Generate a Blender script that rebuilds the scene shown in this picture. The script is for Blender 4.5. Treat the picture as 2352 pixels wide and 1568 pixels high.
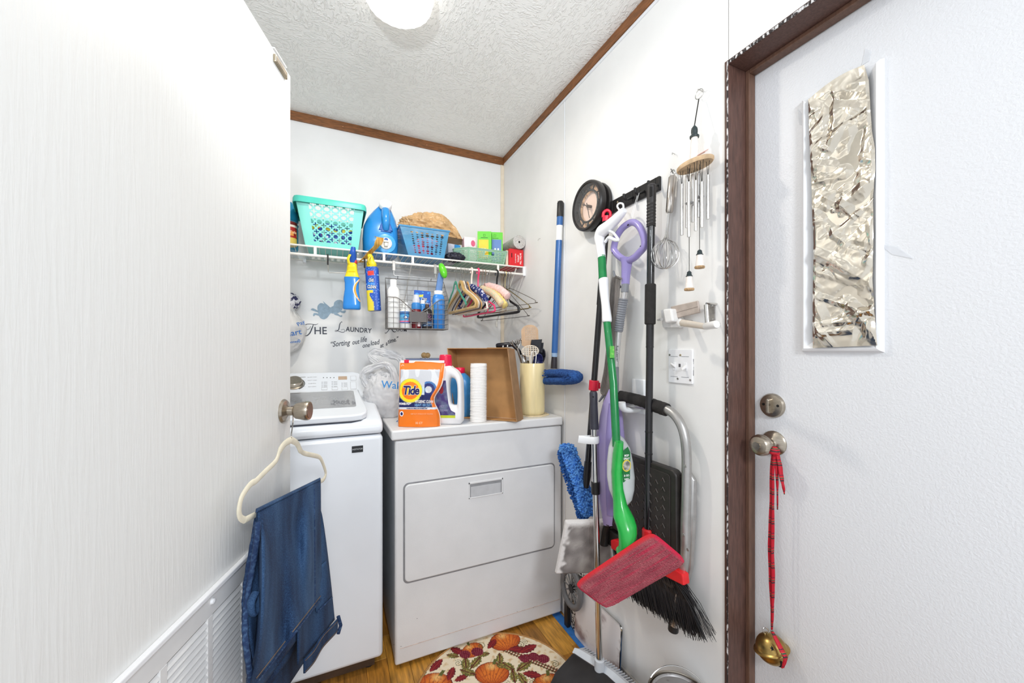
import bpy, bmesh, math, random
import numpy as np
from mathutils import Vector, Matrix, noise as mnoise
V = Vector
R = math.radians
random.seed(7)

# ---------------------------------------------------------------- clear
for o in list(bpy.data.objects):
    bpy.data.objects.remove(o, do_unlink=True)
SC = bpy.context.scene
COL = SC.collection

# ---------------------------------------------------------------- camera
F, CX, HY = 895.0, 1176.0, 803.0          # focal length, centre column and horizon row of a 2352 x 1568 frame
CAMZ, YAW = 1.25, R(24.72)
cd = bpy.data.cameras.new('camera'); cam = bpy.data.objects.new('camera', cd); COL.objects.link(cam)
cd.sensor_width = 36.0; cd.lens = F / 2352 * 36.0; cd.shift_y = (HY - 784.0) / 2352
cd.clip_start = 0.02
cam.location = (0, 0, CAMZ); cam.rotation_euler = (R(90), 0, -YAW)
SC.camera = cam

# ---------------------------------------------------------------- world, lights, exposure
w = bpy.data.worlds.new('world'); SC.world = w; w.use_nodes = True
w.node_tree.nodes['Background'].inputs[0].default_value = (0.93, 0.965, 1.0, 1)
w.node_tree.nodes['Background'].inputs[1].default_value = 0.96
SC.view_settings.view_transform = 'Standard'; SC.view_settings.look = 'None'
SC.view_settings.gamma = 1.0; SC.view_settings.use_curve_mapping = False
SC.view_settings.exposure = 0.06

def area(name, loc, to, size, power, col, shape='DISK'):
    ld = bpy.data.lights.new(name, 'AREA'); ld.shape = shape; ld.size = size; ld.energy = power; ld.color = col
    o = bpy.data.objects.new(name, ld); COL.objects.link(o); o.location = loc
    o.rotation_euler = (V(to) - V(loc)).to_track_quat('-Z', 'Y').to_euler()
    return o
LAMP = V((0.20, 1.33, 2.36))
area('ceiling_lamp_light', LAMP - V((0, 0, .012)), LAMP - V((0, 0, 1)), 0.08, 7, (1.0, 0.92, 0.80))
area('front_fill', (0.10, -1.5, 2.2), (0.5, 2.0, 1.0), 0.5, 34, (0.90, 0.95, 1.0))  # added soft fill from behind the camera, no known lamp there
fd = bpy.data.lights.new('camera_flash', 'SPOT'); fd.energy = 19; fd.color = (0.88, 0.94, 1.0); fd.shadow_soft_size = 0.022
fd.spot_size = R(150); fd.spot_blend = 1.0
fo = bpy.data.objects.new('camera_flash', fd); COL.objects.link(fo); fo.location = (-0.09, 0.45, 1.95)
fo.rotation_euler = V((0.40, 1.0, 0.42)).to_track_quat('-Z', 'Y').to_euler()

# ---------------------------------------------------------------- sight lines (to read places off known planes)
FW = V((math.sin(YAW), math.cos(YAW), 0)); RT = V((math.cos(YAW), -math.sin(YAW), 0)); EYE = V((0, 0, CAMZ))
def ray(px, py): return FW + RT * ((px - CX) / F) + V((0, 0, (HY - py) / F))
def onX(px, py, x): d = ray(px, py); return EYE + d * (x / d.x)
def onY(px, py, y): d = ray(px, py); return EYE + d * (y / d.y)
def onZ(px, py, z): d = ray(px, py); return EYE + d * ((z - CAMZ) / d.z)
def onS(px, py, s): return EYE + ray(px, py) * s
def onP(px, py, p, n):
    d = ray(px, py); return EYE + d * ((V(p) - EYE).dot(n) / d.dot(n))

# ---------------------------------------------------------------- materials
def lin(c):
    c = c / 255.0
    return c / 12.92 if c <= 0.04045 else ((c + 0.055) / 1.055) ** 2.4
def L3(c): return (lin(c[0]), lin(c[1]), lin(c[2]), 1.0)
MATS = {}
def mat(name, rgb, rough=0.5, metal=0.0, var=0.0, vscale=30.0, bump=0.0, bscale=60.0, trans=0.0, alpha=1.0, ior=1.45,
        emit=0.0, stretch=None, sheen=0.0, coat=0.0, sss=0.0, rgb2=None, thr=None, transl=0.0, detail=3.0):
    if name in MATS: return MATS[name]
    m = bpy.data.materials.new(name); m.use_nodes = True; MATS[name] = m
    nt = m.node_tree; N = nt.nodes; Lk = nt.links; b = N['Principled BSDF']
    b.inputs['Base Color'].default_value = L3(rgb); b.inputs['Roughness'].default_value = rough
    b.inputs['Metallic'].default_value = metal; b.inputs['IOR'].default_value = ior
    b.inputs['Transmission Weight'].default_value = trans; b.inputs['Alpha'].default_value = alpha
    b.inputs['Sheen Weight'].default_value = sheen; b.inputs['Coat Weight'].default_value = coat
    if emit: b.inputs['Emission Color'].default_value = L3(rgb); b.inputs['Emission Strength'].default_value = emit
    def coords():
        tc = N.new('ShaderNodeTexCoord'); mp = N.new('ShaderNodeMapping'); Lk.new(tc.outputs['Object'], mp.inputs[0])
        if stretch: mp.inputs['Scale'].default_value = stretch
        return mp
    mp = None
    if var or rgb2:
        mp = coords(); nz = N.new('ShaderNodeTexNoise'); nz.inputs['Scale'].default_value = vscale; nz.inputs['Detail'].default_value = detail
        Lk.new(mp.outputs[0], nz.inputs['Vector'])
        cr = N.new('ShaderNodeValToRGB'); a, z = cr.color_ramp.elements
        lo, hi = thr if thr else (0.3, 0.7)
        a.position, z.position = lo, hi
        if rgb2: a.color, z.color = L3(rgb), L3(rgb2)
        else:
            a.color = L3(tuple(max(0, x * (1 - var)) for x in rgb)); z.color = L3(tuple(min(255, x * (1 + var)) for x in rgb))
        Lk.new(nz.outputs['Fac'], cr.inputs[0]); Lk.new(cr.outputs[0], b.inputs['Base Color'])
    if bump:
        mp = mp or coords(); nz = N.new('ShaderNodeTexNoise'); nz.inputs['Scale'].default_value = bscale; nz.inputs['Detail'].default_value = detail
        Lk.new(mp.outputs[0], nz.inputs['Vector'])
        bp = N.new('ShaderNodeBump'); bp.inputs['Strength'].default_value = bump; bp.inputs['Distance'].default_value = 0.004
        Lk.new(nz.outputs['Fac'], bp.inputs['Height']); Lk.new(bp.outputs[0], b.inputs['Normal'])
    if transl:
        tr = N.new('ShaderNodeBsdfTranslucent'); tr.inputs[0].default_value = L3(rgb); mx = N.new('ShaderNodeMixShader'); mx.inputs[0].default_value = transl
        out = N['Material Output']; Lk.new(b.outputs[0], mx.inputs[1]); Lk.new(tr.outputs[0], mx.inputs[2]); Lk.new(mx.outputs[0], out.inputs[0])
    return m
def vcmat(name, rough=0.45, metal=0.0, bump=0.0, bscale=200.0, transl=0.0):
    if name in MATS: return MATS[name]
    m = mat(name, (200, 200, 200), rough, metal, bump=bump, bscale=bscale); nt = m.node_tree
    at = nt.nodes.new('ShaderNodeVertexColor'); at.layer_name = 'Col'
    nt.links.new(at.outputs[0], nt.nodes['Principled BSDF'].inputs['Base Color'])
    return m

# ---------------------------------------------------------------- things, parts
RM = {}
def I4(): return Matrix.Identity(4)
def thing(name, label, cat, loc=(0, 0, 0), rz=0.0, group=None, m=None):
    o = bpy.data.objects.new(name, None); COL.objects.link(o); o.empty_display_size = 0.02
    M = m.copy() if m is not None else Matrix.Translation(V(loc)) @ Matrix.Rotation(rz, 4, 'Z')
    o.matrix_world = M; RM[o.name] = M
    if label: o['label'] = label; o['category'] = cat
    if group: o['group'] = group
    return o
def tag(o, label, cat, group=None):
    o['label'] = label; o['category'] = cat
    if group: o['group'] = group
    return o
def rootm(o):
    while o.parent: o = o.parent
    return RM.get(o.name, I4())
def dup(root, m, label=None):
    r = root.copy(); COL.objects.link(r); r.matrix_world = m; RM[r.name] = m
    if label: r['label'] = label
    for ch in list(root.children):
        c = ch.copy(); COL.objects.link(c); c.parent = r
        for g in list(ch.children):
            d = g.copy(); COL.objects.link(d); d.parent = c
    return r
def frame(o, x, z):
    """matrix with origin o, local X along x, local Z as near z as possible"""
    x = V(x).normalized(); z = V(z); y = z.cross(x).normalized(); z = x.cross(y).normalized()
    return Matrix(((x.x, y.x, z.x, o[0]), (x.y, y.y, z.y, o[1]), (x.z, y.z, z.z, o[2]), (0, 0, 0, 1)))
def frameZ(o, z, x):
    z = V(z).normalized(); x = V(x); x = (x - z * x.dot(z)).normalized(); y = z.cross(x)
    return Matrix(((x.x, y.x, z.x, o[0]), (x.y, y.y, z.y, o[1]), (x.z, y.z, z.z, o[2]), (0, 0, 0, 1)))
def T(x, y=0, z=0): return Matrix.Translation(V((x, y, z)))
def RX(a): return Matrix.Rotation(R(a), 4, 'X')
def RY(a): return Matrix.Rotation(R(a), 4, 'Y')
def RZ(a): return Matrix.Rotation(R(a), 4, 'Z')

class MB:
    """collects shapes (through a matrix) and links them as ONE mesh object"""
    def __init__(s, m=None): s.v = []; s.f = []; s.m = m if m is not None else I4()
    def add(s, vs, fs, m=None):
        k = len(s.v); M = s.m @ m if m is not None else s.m
        s.v += [M @ V(p) for p in vs]; s.f += [tuple(i + k for i in f) for f in fs]; return s
    def box(s, x0, x1, y0, y1, z0, z1, m=None):
        return s.add([(x, y, z) for z in (z0, z1) for y in (y0, y1) for x in (x0, x1)],
                     [(0, 2, 3, 1), (4, 5, 7, 6), (0, 1, 5, 4), (2, 6, 7, 3), (0, 4, 6, 2), (1, 3, 7, 5)], m)
    def prism(s, out, z0, z1, m=None, cap=True):
        n = len(out); vs = [(x, y, z0) for x, y in out] + [(x, y, z1) for x, y in out]
        fs = [(i, (i + 1) % n, n + (i + 1) % n, n + i) for i in range(n)]
        if cap: fs += [tuple(range(n))[::-1], tuple(range(n, 2 * n))]
        return s.add(vs, fs, m)
    def hull(s, a, b, m=None):
        """closed solid between two equal outlines of 3D points"""
        n = len(a); fs = [(i, (i + 1) % n, n + (i + 1) % n, n + i) for i in range(n)] + [tuple(range(n))[::-1], tuple(range(n, 2 * n))]
        return s.add(list(a) + list(b), fs, m)
    def loft(s, rings, closed=True, caps=True, m=None):
        n = len(rings[0]); vs = [p for r in rings for p in r]; fs = []
        for k in range(len(rings) - 1):
            for i in range(n if closed else n - 1):
                j = (i + 1) % n; fs.append((k * n + i, k * n + j, (k + 1) * n + j, (k + 1) * n + i))
        if caps and closed: fs += [tuple(range(n))[::-1], tuple(range((len(rings) - 1) * n, len(rings) * n))]
        return s.add(vs, fs, m)
    def tube(s, pts, r, n=8, closed=False, caps=True, m=None, flat=1.0, up=None):
        pts = [V(p) for p in pts]; K = len(pts); rr = r if isinstance(r, (list, tuple)) else [r] * K
        rings = []; prev = None
        for k in range(K):
            if closed: t = (pts[(k + 1) % K] - pts[k - 1])
            else: t = pts[min(k + 1, K - 1)] - pts[max(k - 1, 0)]
            t.normalize()
            if prev is None:
                a = V(up) if up else (V((0, 0, 1)) if abs(t.z) < 0.9 else V((1, 0, 0)))
                u = (a - t * a.dot(t)).normalized()
            else:
                u = prev - t * prev.dot(t)
                if u.length < 1e-6: u = t.orthogonal()
                u.normalize()
            prev = u; w_ = t.cross(u)
            rings.append([pts[k] + (u * math.cos(2 * math.pi * i / n) + w_ * (flat * math.sin(2 * math.pi * i / n))) * rr[k] for i in range(n)])
        if closed:
            rings.append(rings[0]); return s.loft(rings, True, False, m)
        return s.loft(rings, True, caps, m)
    def cyl(s, p0, p1, r0, r1=None, n=16, m=None): return s.tube([p0, p1], [r0, r0 if r1 is None else r1], n, m=m)
    def lathe(s, prof, n=24, m=None, sx=1.0, sy=1.0, caps=True):
        rings = [[(r * sx * math.cos(2 * math.pi * i / n), r * sy * math.sin(2 * math.pi * i / n), z) for i in range(n)] for r, z in prof]
        return s.loft(rings, True, caps, m)
    def sphere(s, c, r, n=16, k=10, m=None, sc=(1, 1, 1)):
        c = V(c); rings = []
        for j in range(k + 1):
            a = -math.pi / 2 + math.pi * j / k
            rr = max(math.cos(a), 0.02) * r
            rings.append([(c.x + sc[0] * rr * math.cos(2 * math.pi * i / n), c.y + sc[1] * rr * math.sin(2 * math.pi * i / n), c.z + sc[2] * r * math.sin(a)) for i in range(n)])
        return s.loft(rings, True, True, m)
    def grid(s, fn, nu, nv, m=None):
        vs = [fn(i / nu, j / nv) for j in range(nv + 1) for i in range(nu + 1)]
        fs = [(j * (nu + 1) + i, j * (nu + 1) + i + 1, (j + 1) * (nu + 1) + i + 1, (j + 1) * (nu + 1) + i) for j in range(nv) for i in range(nu)]
        return s.add(vs, fs, m)
    def build(s, name, mt, parent=None, smooth=35, bevel=0.0, seg=2, solid=0.0, sub=0, fix=True, soff=0.0):
        inv = rootm(parent).inverted() if parent is not None else I4()
        me = bpy.data.meshes.new(name)
        me.from_pydata([tuple(inv @ p) for p in s.v], [], s.f)
        if fix:
            bm = bmesh.new(); bm.from_mesh(me); bmesh.ops.recalc_face_normals(bm, faces=bm.faces); bm.to_mesh(me); bm.free()
        me.update()
        if smooth:
            me.polygons.foreach_set('use_smooth', [True] * len(me.polygons)); me.set_sharp_from_angle(angle=R(smooth))
        for q in (mt if isinstance(mt, (list, tuple)) else [mt]): me.materials.append(q)
        o = bpy.data.objects.new(name, me); COL.objects.link(o)
        if parent is not None: o.parent = parent
        if solid: md = o.modifiers.new('solid', 'SOLIDIFY'); md.thickness = solid; md.offset = soff
        if sub: md = o.modifiers.new('sub', 'SUBSURF'); md.levels = sub; md.render_levels = sub
        if bevel: md = o.modifiers.new('bevel', 'BEVEL'); md.width = bevel; md.segments = seg; md.limit_method = 'ANGLE'; md.angle_limit = R(40)
        return o
def struct(o, label=None):
    o['kind'] = 'structure'
    if label: o['label'] = label
    return o
def paint(o, fn):
    """colour a mesh vertex by vertex: fn(co) -> sRGB (flat print)"""
    me = o.data; at = me.color_attributes.new('Col', 'FLOAT_COLOR', 'POINT')
    buf = np.empty(len(me.vertices) * 4, np.float32)
    for i, v in enumerate(me.vertices): buf[4 * i:4 * i + 4] = L3(fn(v.co))
    at.data.foreach_set('color', buf)
def text(s, size, m, mt, parent, name='lettering', shear=0.0, ext=0.0003, align='CENTER', bold=0.0, sx=1.0, sp=1.0):
    cu = bpy.data.curves.new('t', 'FONT'); cu.body = s; cu.size = size; cu.shear = shear; cu.align_x = align; cu.align_y = 'CENTER'
    cu.extrude = ext; cu.offset = bold; cu.resolution_u = 3; cu.space_character = sp
    o = bpy.data.objects.new('t', cu)
    me = bpy.data.meshes.new_from_object(o); bpy.data.objects.remove(o); bpy.data.curves.remove(cu)
    inv = rootm(parent).inverted() if parent is not None else I4()
    me.transform(inv @ m @ Matrix.Diagonal((sx, 1, 1, 1))); me.name = name
    me.materials.clear(); me.materials.append(mt)
    q = bpy.data.objects.new(name, me); COL.objects.link(q)
    if parent is not None: q.parent = parent
    return q
def arc(c, r, a0, a1, n, ux=(1, 0, 0), uy=(0, 0, 1)):
    c, ux, uy = V(c), V(ux), V(uy)
    return [c + ux * (r * math.cos(R(a0 + (a1 - a0) * i / n))) + uy * (r * math.sin(R(a0 + (a1 - a0) * i / n))) for i in range(n + 1)]
def rrect(x0, x1, y0, y1, r, n=4):
    p = []
    for cx, cy, a in ((x1 - r, y1 - r, 0), (x0 + r, y1 - r, 90), (x0 + r, y0 + r, 180), (x1 - r, y0 + r, 270)):
        p += [(cx + r * math.cos(R(a + 90 * i / n)), cy + r * math.sin(R(a + 90 * i / n))) for i in range(n + 1)]
    return p
def spline(pts, n=6, closed=False):
    pts = [V(p) for p in pts]; K = len(pts); out = []
    for k in range(K if closed else K - 1):
        g = (lambda i: pts[i % K]) if closed else (lambda i: pts[max(0, min(K - 1, i))])
        a, b, c, d = g(k - 1), g(k), g(k + 1), g(k + 2)
        for i in range(n):
            t = i / n
            out.append(0.5 * ((2 * b) + (c - a) * t + (2 * a - 5 * b + 4 * c - d) * t * t + (3 * b - a - 3 * c + d) * t ** 3))
    if not closed: out.append(pts[-1])
    return out
def nz(p, s=1.0): return mnoise.noise(V(p) * s)
# ================================================================ SETTING
XR, YB, ZC = 0.993, 2.284, 2.471          # right wall, back wall, ceiling
YJ, ZH, XD = 0.7251, 2.036, 1.0887        # far jamb, head, face of the outside door
WALL = mat('wall_paint', (238, 237, 235), 0.55, var=0.012, vscale=6, bump=0.04, bscale=220)
WHITE = mat('white_enamel', (236, 237, 240), 0.28, var=0.01, vscale=8, bump=0.05, bscale=300)
TRIMB = mat('brown_trim', (126, 80, 44), 0.5, var=0.16, vscale=30, stretch=(1, 1, 6))
JAMB = mat('brown_jamb', (88, 62, 54), 0.5, var=0.14, vscale=60, stretch=(3, 3, 0.4), bump=0.2, bscale=90)
CREAM = mat('cream_trim', (232, 218, 196), 0.6, var=0.03, vscale=20)
BLACK = mat('black_plastic', (30, 29, 30), 0.4, var=0.1, vscale=40)
DARK = mat('dark_gap', (20, 18, 17), 0.8, var=0.1)
NICK = mat('brushed_nickel', (176, 166, 152), 0.28, 1.0, var=0.06, vscale=60, stretch=(1, 1, 8))
CHROME = mat('chrome', (205, 203, 200), 0.13, 1.0, var=0.04, vscale=20)
WIREW = mat('white_wire', (238, 234, 226), 0.4, var=0.02)
SILV = mat('silver_wire', (190, 188, 184), 0.3, 1.0, var=0.05)

def ceiling_mat():
    m = mat('ceiling_texture', (250, 249, 246), 0.8); nt = m.node_tree; N, Lk = nt.nodes, nt.links; b = N['Principled BSDF']
    tc = N.new('ShaderNodeTexCoord'); hs = []
    for sc, st, dist in ((26, (1, 2.4, 1), 1.6), (30, (2.6, 1, 1), 1.4)):
        mp = N.new('ShaderNodeMapping'); mp.inputs['Scale'].default_value = st; Lk.new(tc.outputs['Object'], mp.inputs[0])
        n1 = N.new('ShaderNodeTexNoise'); n1.inputs['Scale'].default_value = sc; n1.inputs['Detail'].default_value = 3; n1.inputs['Distortion'].default_value = dist
        Lk.new(mp.outputs[0], n1.inputs['Vector']); hs.append(n1)
    mask = N.new('ShaderNodeTexNoise'); mask.inputs['Scale'].default_value = 5; Lk.new(tc.outputs['Object'], mask.inputs['Vector'])
    mr = N.new('ShaderNodeMapRange'); mr.inputs[1].default_value = 0.45; mr.inputs[2].default_value = 0.55; Lk.new(mask.outputs['Fac'], mr.inputs[0])
    mx = N.new('ShaderNodeMix'); Lk.new(mr.outputs[0], mx.inputs[0]); Lk.new(hs[0].outputs['Fac'], mx.inputs[2]); Lk.new(hs[1].outputs['Fac'], mx.inputs[3])
    pw = N.new('ShaderNodeMapRange'); pw.interpolation_type = 'SMOOTHSTEP'; pw.inputs[1].default_value = 0.47; pw.inputs[2].default_value = 0.64; Lk.new(mx.outputs[0], pw.inputs[0])
    bp = N.new('ShaderNodeBump'); bp.inputs['Strength'].default_value = 0.45; bp.inputs['Distance'].default_value = 0.008
    Lk.new(pw.outputs[0], bp.inputs['Height']); Lk.new(bp.outputs[0], b.inputs['Normal'])
    return m
def grain_mat(name, rgb, rough, sc, st, strength, thr):
    m = mat(name, rgb, rough); nt = m.node_tree; N, Lk = nt.nodes, nt.links; b = N['Principled BSDF']
    tc = N.new('ShaderNodeTexCoord'); mp = N.new('ShaderNodeMapping'); mp.inputs['Scale'].default_value = st; Lk.new(tc.outputs['Object'], mp.inputs[0])
    n1 = N.new('ShaderNodeTexNoise'); n1.inputs['Scale'].default_value = sc; n1.inputs['Detail'].default_value = 4; n1.inputs['Distortion'].default_value = 0.6
    Lk.new(mp.outputs[0], n1.inputs['Vector'])
    mr = N.new('ShaderNodeMapRange'); mr.inputs[1].default_value = thr[0]; mr.inputs[2].default_value = thr[1]; Lk.new(n1.outputs['Fac'], mr.inputs[0])
    bp = N.new('ShaderNodeBump'); bp.inputs['Strength'].default_value = strength; bp.inputs['Distance'].default_value = 0.003
    Lk.new(mr.outputs[0], bp.inputs['Height']); Lk.new(bp.outputs[0], b.inputs['Normal'])
    return m
CEIL = ceiling_mat()
DOORW = grain_mat('embossed_door_white', (231, 231, 229), 0.42, 9, (14, 14, 0.9), 0.10, (0.40, 0.65))
LEATH = grain_mat('pebbled_door_white', (227, 228, 231), 0.36, 190, (1, 1, 1), 0.15, (0.35, 0.65))
WOODF = [mat('floor_wood_%d' % i, c, 0.42, var=0.22, vscale=16, stretch=(5, 0.6, 1), bump=0.1, bscale=40)
         for i, c in enumerate(((178, 126, 50), (162, 110, 42), (188, 136, 58), (152, 104, 44)))]

# floor with its planks
fl = struct(MB().box(-0.80, 1.3, -0.05, 2.4, -0.05, -0.003).build('floor', mat('floor_base', (84, 54, 22), 0.6, var=0.2), smooth=0))
k = 0
for i in range(13):
    x0 = -0.04 + i * 0.080; y = 0.55 + 0.13 * ((i * 5) % 4)
    y0 = 0.40
    while y0 < 1.9:
        y1 = y if y0 == 0.40 else y0 + 0.42
        MB().box(x0 + .0006, x0 + .0794, y0 + .0006, y1 - .0006, -0.004, random.uniform(-0.0008, 0.0)).build('plank', WOODF[(i * 3 + k) % 4], fl, smooth=0, bevel=0.0006, seg=1)
        k += 1; y0 = y1
# back wall
wb = struct(MB().box(-0.80, 1.12, YB, YB + .08, 0, ZC + .02).build('wall_back', WALL, smooth=0))
# left wall (behind the open door)
struct(MB().box(-0.84, -0.76, 0.60, YB + .08, 0, ZC + .02).build('wall_left', WALL, smooth=0))
# right wall: studwork core, facing panels with open joints
wr = struct(MB().box(XR + .006, XR + .0957, YJ + .012, YB, 0, ZC + .02).box(XR + .006, XR + .0957, -0.7, YJ + .012, ZH + .012, ZC + .02)
            .build('wall_right', mat('panel_joint', (150, 152, 158), 0.7, var=0.1), smooth=0))
YS = onX(1298, 800, XR).y; YS2 = YJ + .003
for y0, y1, z0 in ((YS + .0012, YB, 0.0), (YS2 + .001, YS - .0012, 0.0), (-0.7, YS2 - .001, ZH + .004)):
    MB().box(XR, XR + .007, y0, y1, z0, ZC).build('panel', WALL, wr, smooth=0, bevel=0.0012, seg=1)
MB().box(XR - .002, XR, YS + .0012, YS + .0075, 0, ZC - .045).build('batten', WHITE, wr, smooth=0, bevel=0.001, seg=1)
# ceiling
struct(MB().box(-0.84, 1.2, -0.1, YB + .08, ZC, ZC + .05).build('ceiling', CEIL, smooth=0))
# crown trim, corner trim
struct(MB().box(-0.76, XR, YB - .010, YB, ZC - .046, ZC).build('trim_1', TRIMB, smooth=0, bevel=0.002), 'brown wood strip along the top of the back wall')
ct = struct(MB().box(XR - .010, XR, -0.7, YB - .010, ZC - .040, ZC).build('trim_2', TRIMB, smooth=0, bevel=0.002), 'brown wood strip along the top of the right wall')
struct(MB().box(XR - .0045, XR, -0.7, YB - .012, ZC - .053, ZC - .041).build('trim_3', WHITE, smooth=0), 'thin white strip under the brown strip')
for x in (-0.40, 0.05, 0.50, 0.93):
    MB().lathe([(.0022, 0), (.0018, .0012), (.0004, .0016)], 10, T(x, YB - .010, ZC - .026) @ RX(90)).build('nail_head', mat('nail_filler', (206, 150, 110), 0.5, var=0.05), bpy.data.objects['trim_1'])
struct(MB().box(XR - .022, XR, YB - .007, YB, 0, ZC - .046).build('trim_4', CREAM, smooth=0, bevel=0.002), 'cream strip in the corner of the two walls')
struct(MB().box(XR - .009, XR, YJ + .05, 1.56, 0, .062).build('baseboard_right', mat('vinyl_base', (176, 172, 166), 0.35, var=0.05), smooth=0, bevel=0.003), 'grey vinyl baseboard under the hanging brooms')
tag(MB().box(XR - .052, XR - .010, 0.80, 1.60, 0.0, 0.0012).build('painters_tape', mat('blue_tape', (54, 116, 188), 0.6, var=0.08, vscale=40), smooth=0),
    'blue painter\'s tape stuck to the floor along the right wall', 'tape')

# ---- outside door in the right wall: casing, jamb, slab
tr = struct(MB().prism([(YJ + .006, 0), (YJ + .046, 0), (YJ + .046, ZH + .046), (YJ + .006, ZH + .006)], 0, .005, frame((XR, 0, 0), (0, 1, 0), (-1, 0, 0)))
            .prism([(-.7, ZH + .006), (YJ + .0055, ZH + .006), (YJ + .0455, ZH + .046), (-.7, ZH + .046)], 0, .005, frame((XR, 0, 0), (0, 1, 0), (-1, 0, 0)))
            .build('trim_5', WHITE, smooth=0, bevel=0.001, seg=1), 'white flat casing around the outside door')
CHIP = mat('chipped_paint', (46, 38, 38), 0.6, rgb2=(222, 220, 220), vscale=170, stretch=(1, 1, 0.35), thr=(0.50, 0.58))
jb = struct(MB().box(XR - .004, XD + .04, YJ, YJ + .0118, 0, ZH + .012).box(XR - .004, XD + .04, -.7, YJ, ZH, ZH + .0118)
            .build('trim_6', JAMB, smooth=0, bevel=0.001, seg=1), 'dark brown jamb of the outside door')
MB().box(XR - .0058, XR - .0038, YJ + .0005, YJ + .0034, 0, ZH + .008).build('worn_edge', CHIP, jb, smooth=0)
MB().box(XR - .0058, XR - .0038, -.7, YJ, ZH + .0005, ZH + .008).build('worn_edge', CHIP, jb, smooth=0)
MB().box(XD - .028, XD - .002, YJ - .011, YJ, 0, ZH).box(XD - .028, XD - .002, -.7, YJ - .011, ZH - .011, ZH).build('door_stop', mat('brown_stop', (104, 76, 62), 0.45, var=0.1, vscale=50, stretch=(3, 3, .4)), jb, smooth=0, bevel=0.0015)

d2 = struct(MB().box(XD, XD + .044, YJ - .914, YJ - .002, 0.008, ZH - .003).build('door_2', LEATH, smooth=0, bevel=0.002), 'white pebbled outside door with a foil-covered narrow window')
def molding(x, pa, w, h, name, m, parent):
    """rectangular frame moulding on the plane X = x, pa = (y0,y1,z0,z1) outer"""
    y0, y1, z0, z1 = pa; mb = MB()
    prof = [(0, 0), (.15 * w, h * .8), (.35 * w, h), (.6 * w, h * .75), (w, h * .2), (w, 0)]
    rings = []
    for q, (cy, cz, sy, sz) in enumerate(((y0, z0, 1, 1), (y1, z0, -1, 1), (y1, z1, -1, -1), (y0, z1, 1, -1))):
        rings.append([(x - hh, cy + sy * ww, cz + sz * ww) for ww, hh in prof])
    rings.append(rings[0]); mb.loft(rings, True, False)
    return mb.build(name, m, parent, smooth=30)
pr, pl = onX(2032, 470, XD), onX(1856, 470, XD)
z1, z0 = onX(2032, 133, XD).z, onX(2032, 809, XD).z
LITE = (pr.y, pl.y + .012, z0, z1)
molding(XD, LITE, .026, .014, 'window_frame', WHITE, d2)
MB().box(XD - .002, XD + .001, LITE[0] + .02, LITE[1] - .02, z0 + .02, z1 - .02).build('window_pane', mat('frosted_pane', (226, 232, 238), 0.25, var=0.02), d2, smooth=0)
# deadbolt and knob
c = onX(1775, 931, XD)
mx_ = frame(c, (0, 1, 0), (-1, 0, 0))
MB(mx_).lathe([(.033, 0), (.033, .004), (.030, .0085), (.024, .010), (.001, .010)], 32).build('deadbolt', NICK, d2)
db = [o for o in d2.children if o.name.startswith('deadbolt')][0]
MB(mx_).hull([(x, y, .009) for x, y in rrect(-.006, .006, -.022, .022, .005)], [(x * .6, y * .85, .026) for x, y in rrect(-.006, .006, -.022, .022, .005)]).build('thumb_turn', NICK, db, bevel=.001)
for yy in (-.019, .019): MB(mx_).cyl((yy, -.002, .009), (yy, -.002, .0108), .0036, n=12).build('screw', DARK, db)
KN = onX(1778, 1017, XD); mx_ = frame(KN, (0, 1, 0), (-1, 0, 0))
kb = MB(mx_).lathe([(.033, 0), (.033, .003), (.029, .008), (.016, .012), (.012, .016), (.011, .030), (.015, .034), (.0255, .044), (.0285, .054), (.0275, .062), (.022, .069), (.012, .072), (.001, .0725)], 32).build('door_knob', NICK, d2)
MB(mx_).lathe([(.010, .0715), (.010, .0755), (.001, .0758)], 20).build('lock_button', NICK, kb)

# ---- inside door, open, in the left foreground
DA = R(16.7); DD = V((math.sin(DA), math.cos(DA), 0)); DN = V((DD.y, -DD.x, 0))
_s = 895 * 0.78 / 627.0; D0 = EYE + ray(667, 800) * _s; D0.z = 0
def onD(px, py, off=0.0): return onP(px, py, D0 + DN * off, DN)
MD1 = frame(D0, -DD, (0, 0, 1))           # local x runs from the free edge towards the hinge, y = into the door
# local -y faces the room
if (MD1.to_3x3() @ V((0, 1, 0))).dot(DN) > 0: SGN = 1
else: SGN = -1
RM['door_1'] = MD1
d1m = bpy.data.meshes.new('door_1')
d1 = MB().box(0, .80, min(0, -SGN * .035), max(0, -SGN * .035), 0.010, 2.030).build('door_1', DOORW, None, smooth=0, bevel=.0015)
d1.matrix_world = MD1; struct(d1, 'white wood-grain inside door standing open at the left with a vent grille')
def DL(p): return MD1.inverted() @ p
# knob
kc = onD(651, 944); mk = frame(kc, DD, DN); mk = frame(kc, (0, 0, 1), DN)
k1 = MB(mk).lathe([(.033, 0), (.033, .002), (.029, .007), (.017, .010), (.0125, .013), (.0120, .026), (.0175, .029), (.0215, .034), (.0265, .058), (.0265, .064), (.0245, .068), (.001, .0685)], 36).build('door_knob', NICK, d1)
MB(mk).lathe([(.021, .0682), (.021, .0692), (.001, .0694)], 30).build('knob_face', mat('worn_nickel', (150, 134, 122), 0.35, 1.0, var=0.08), k1)
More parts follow.
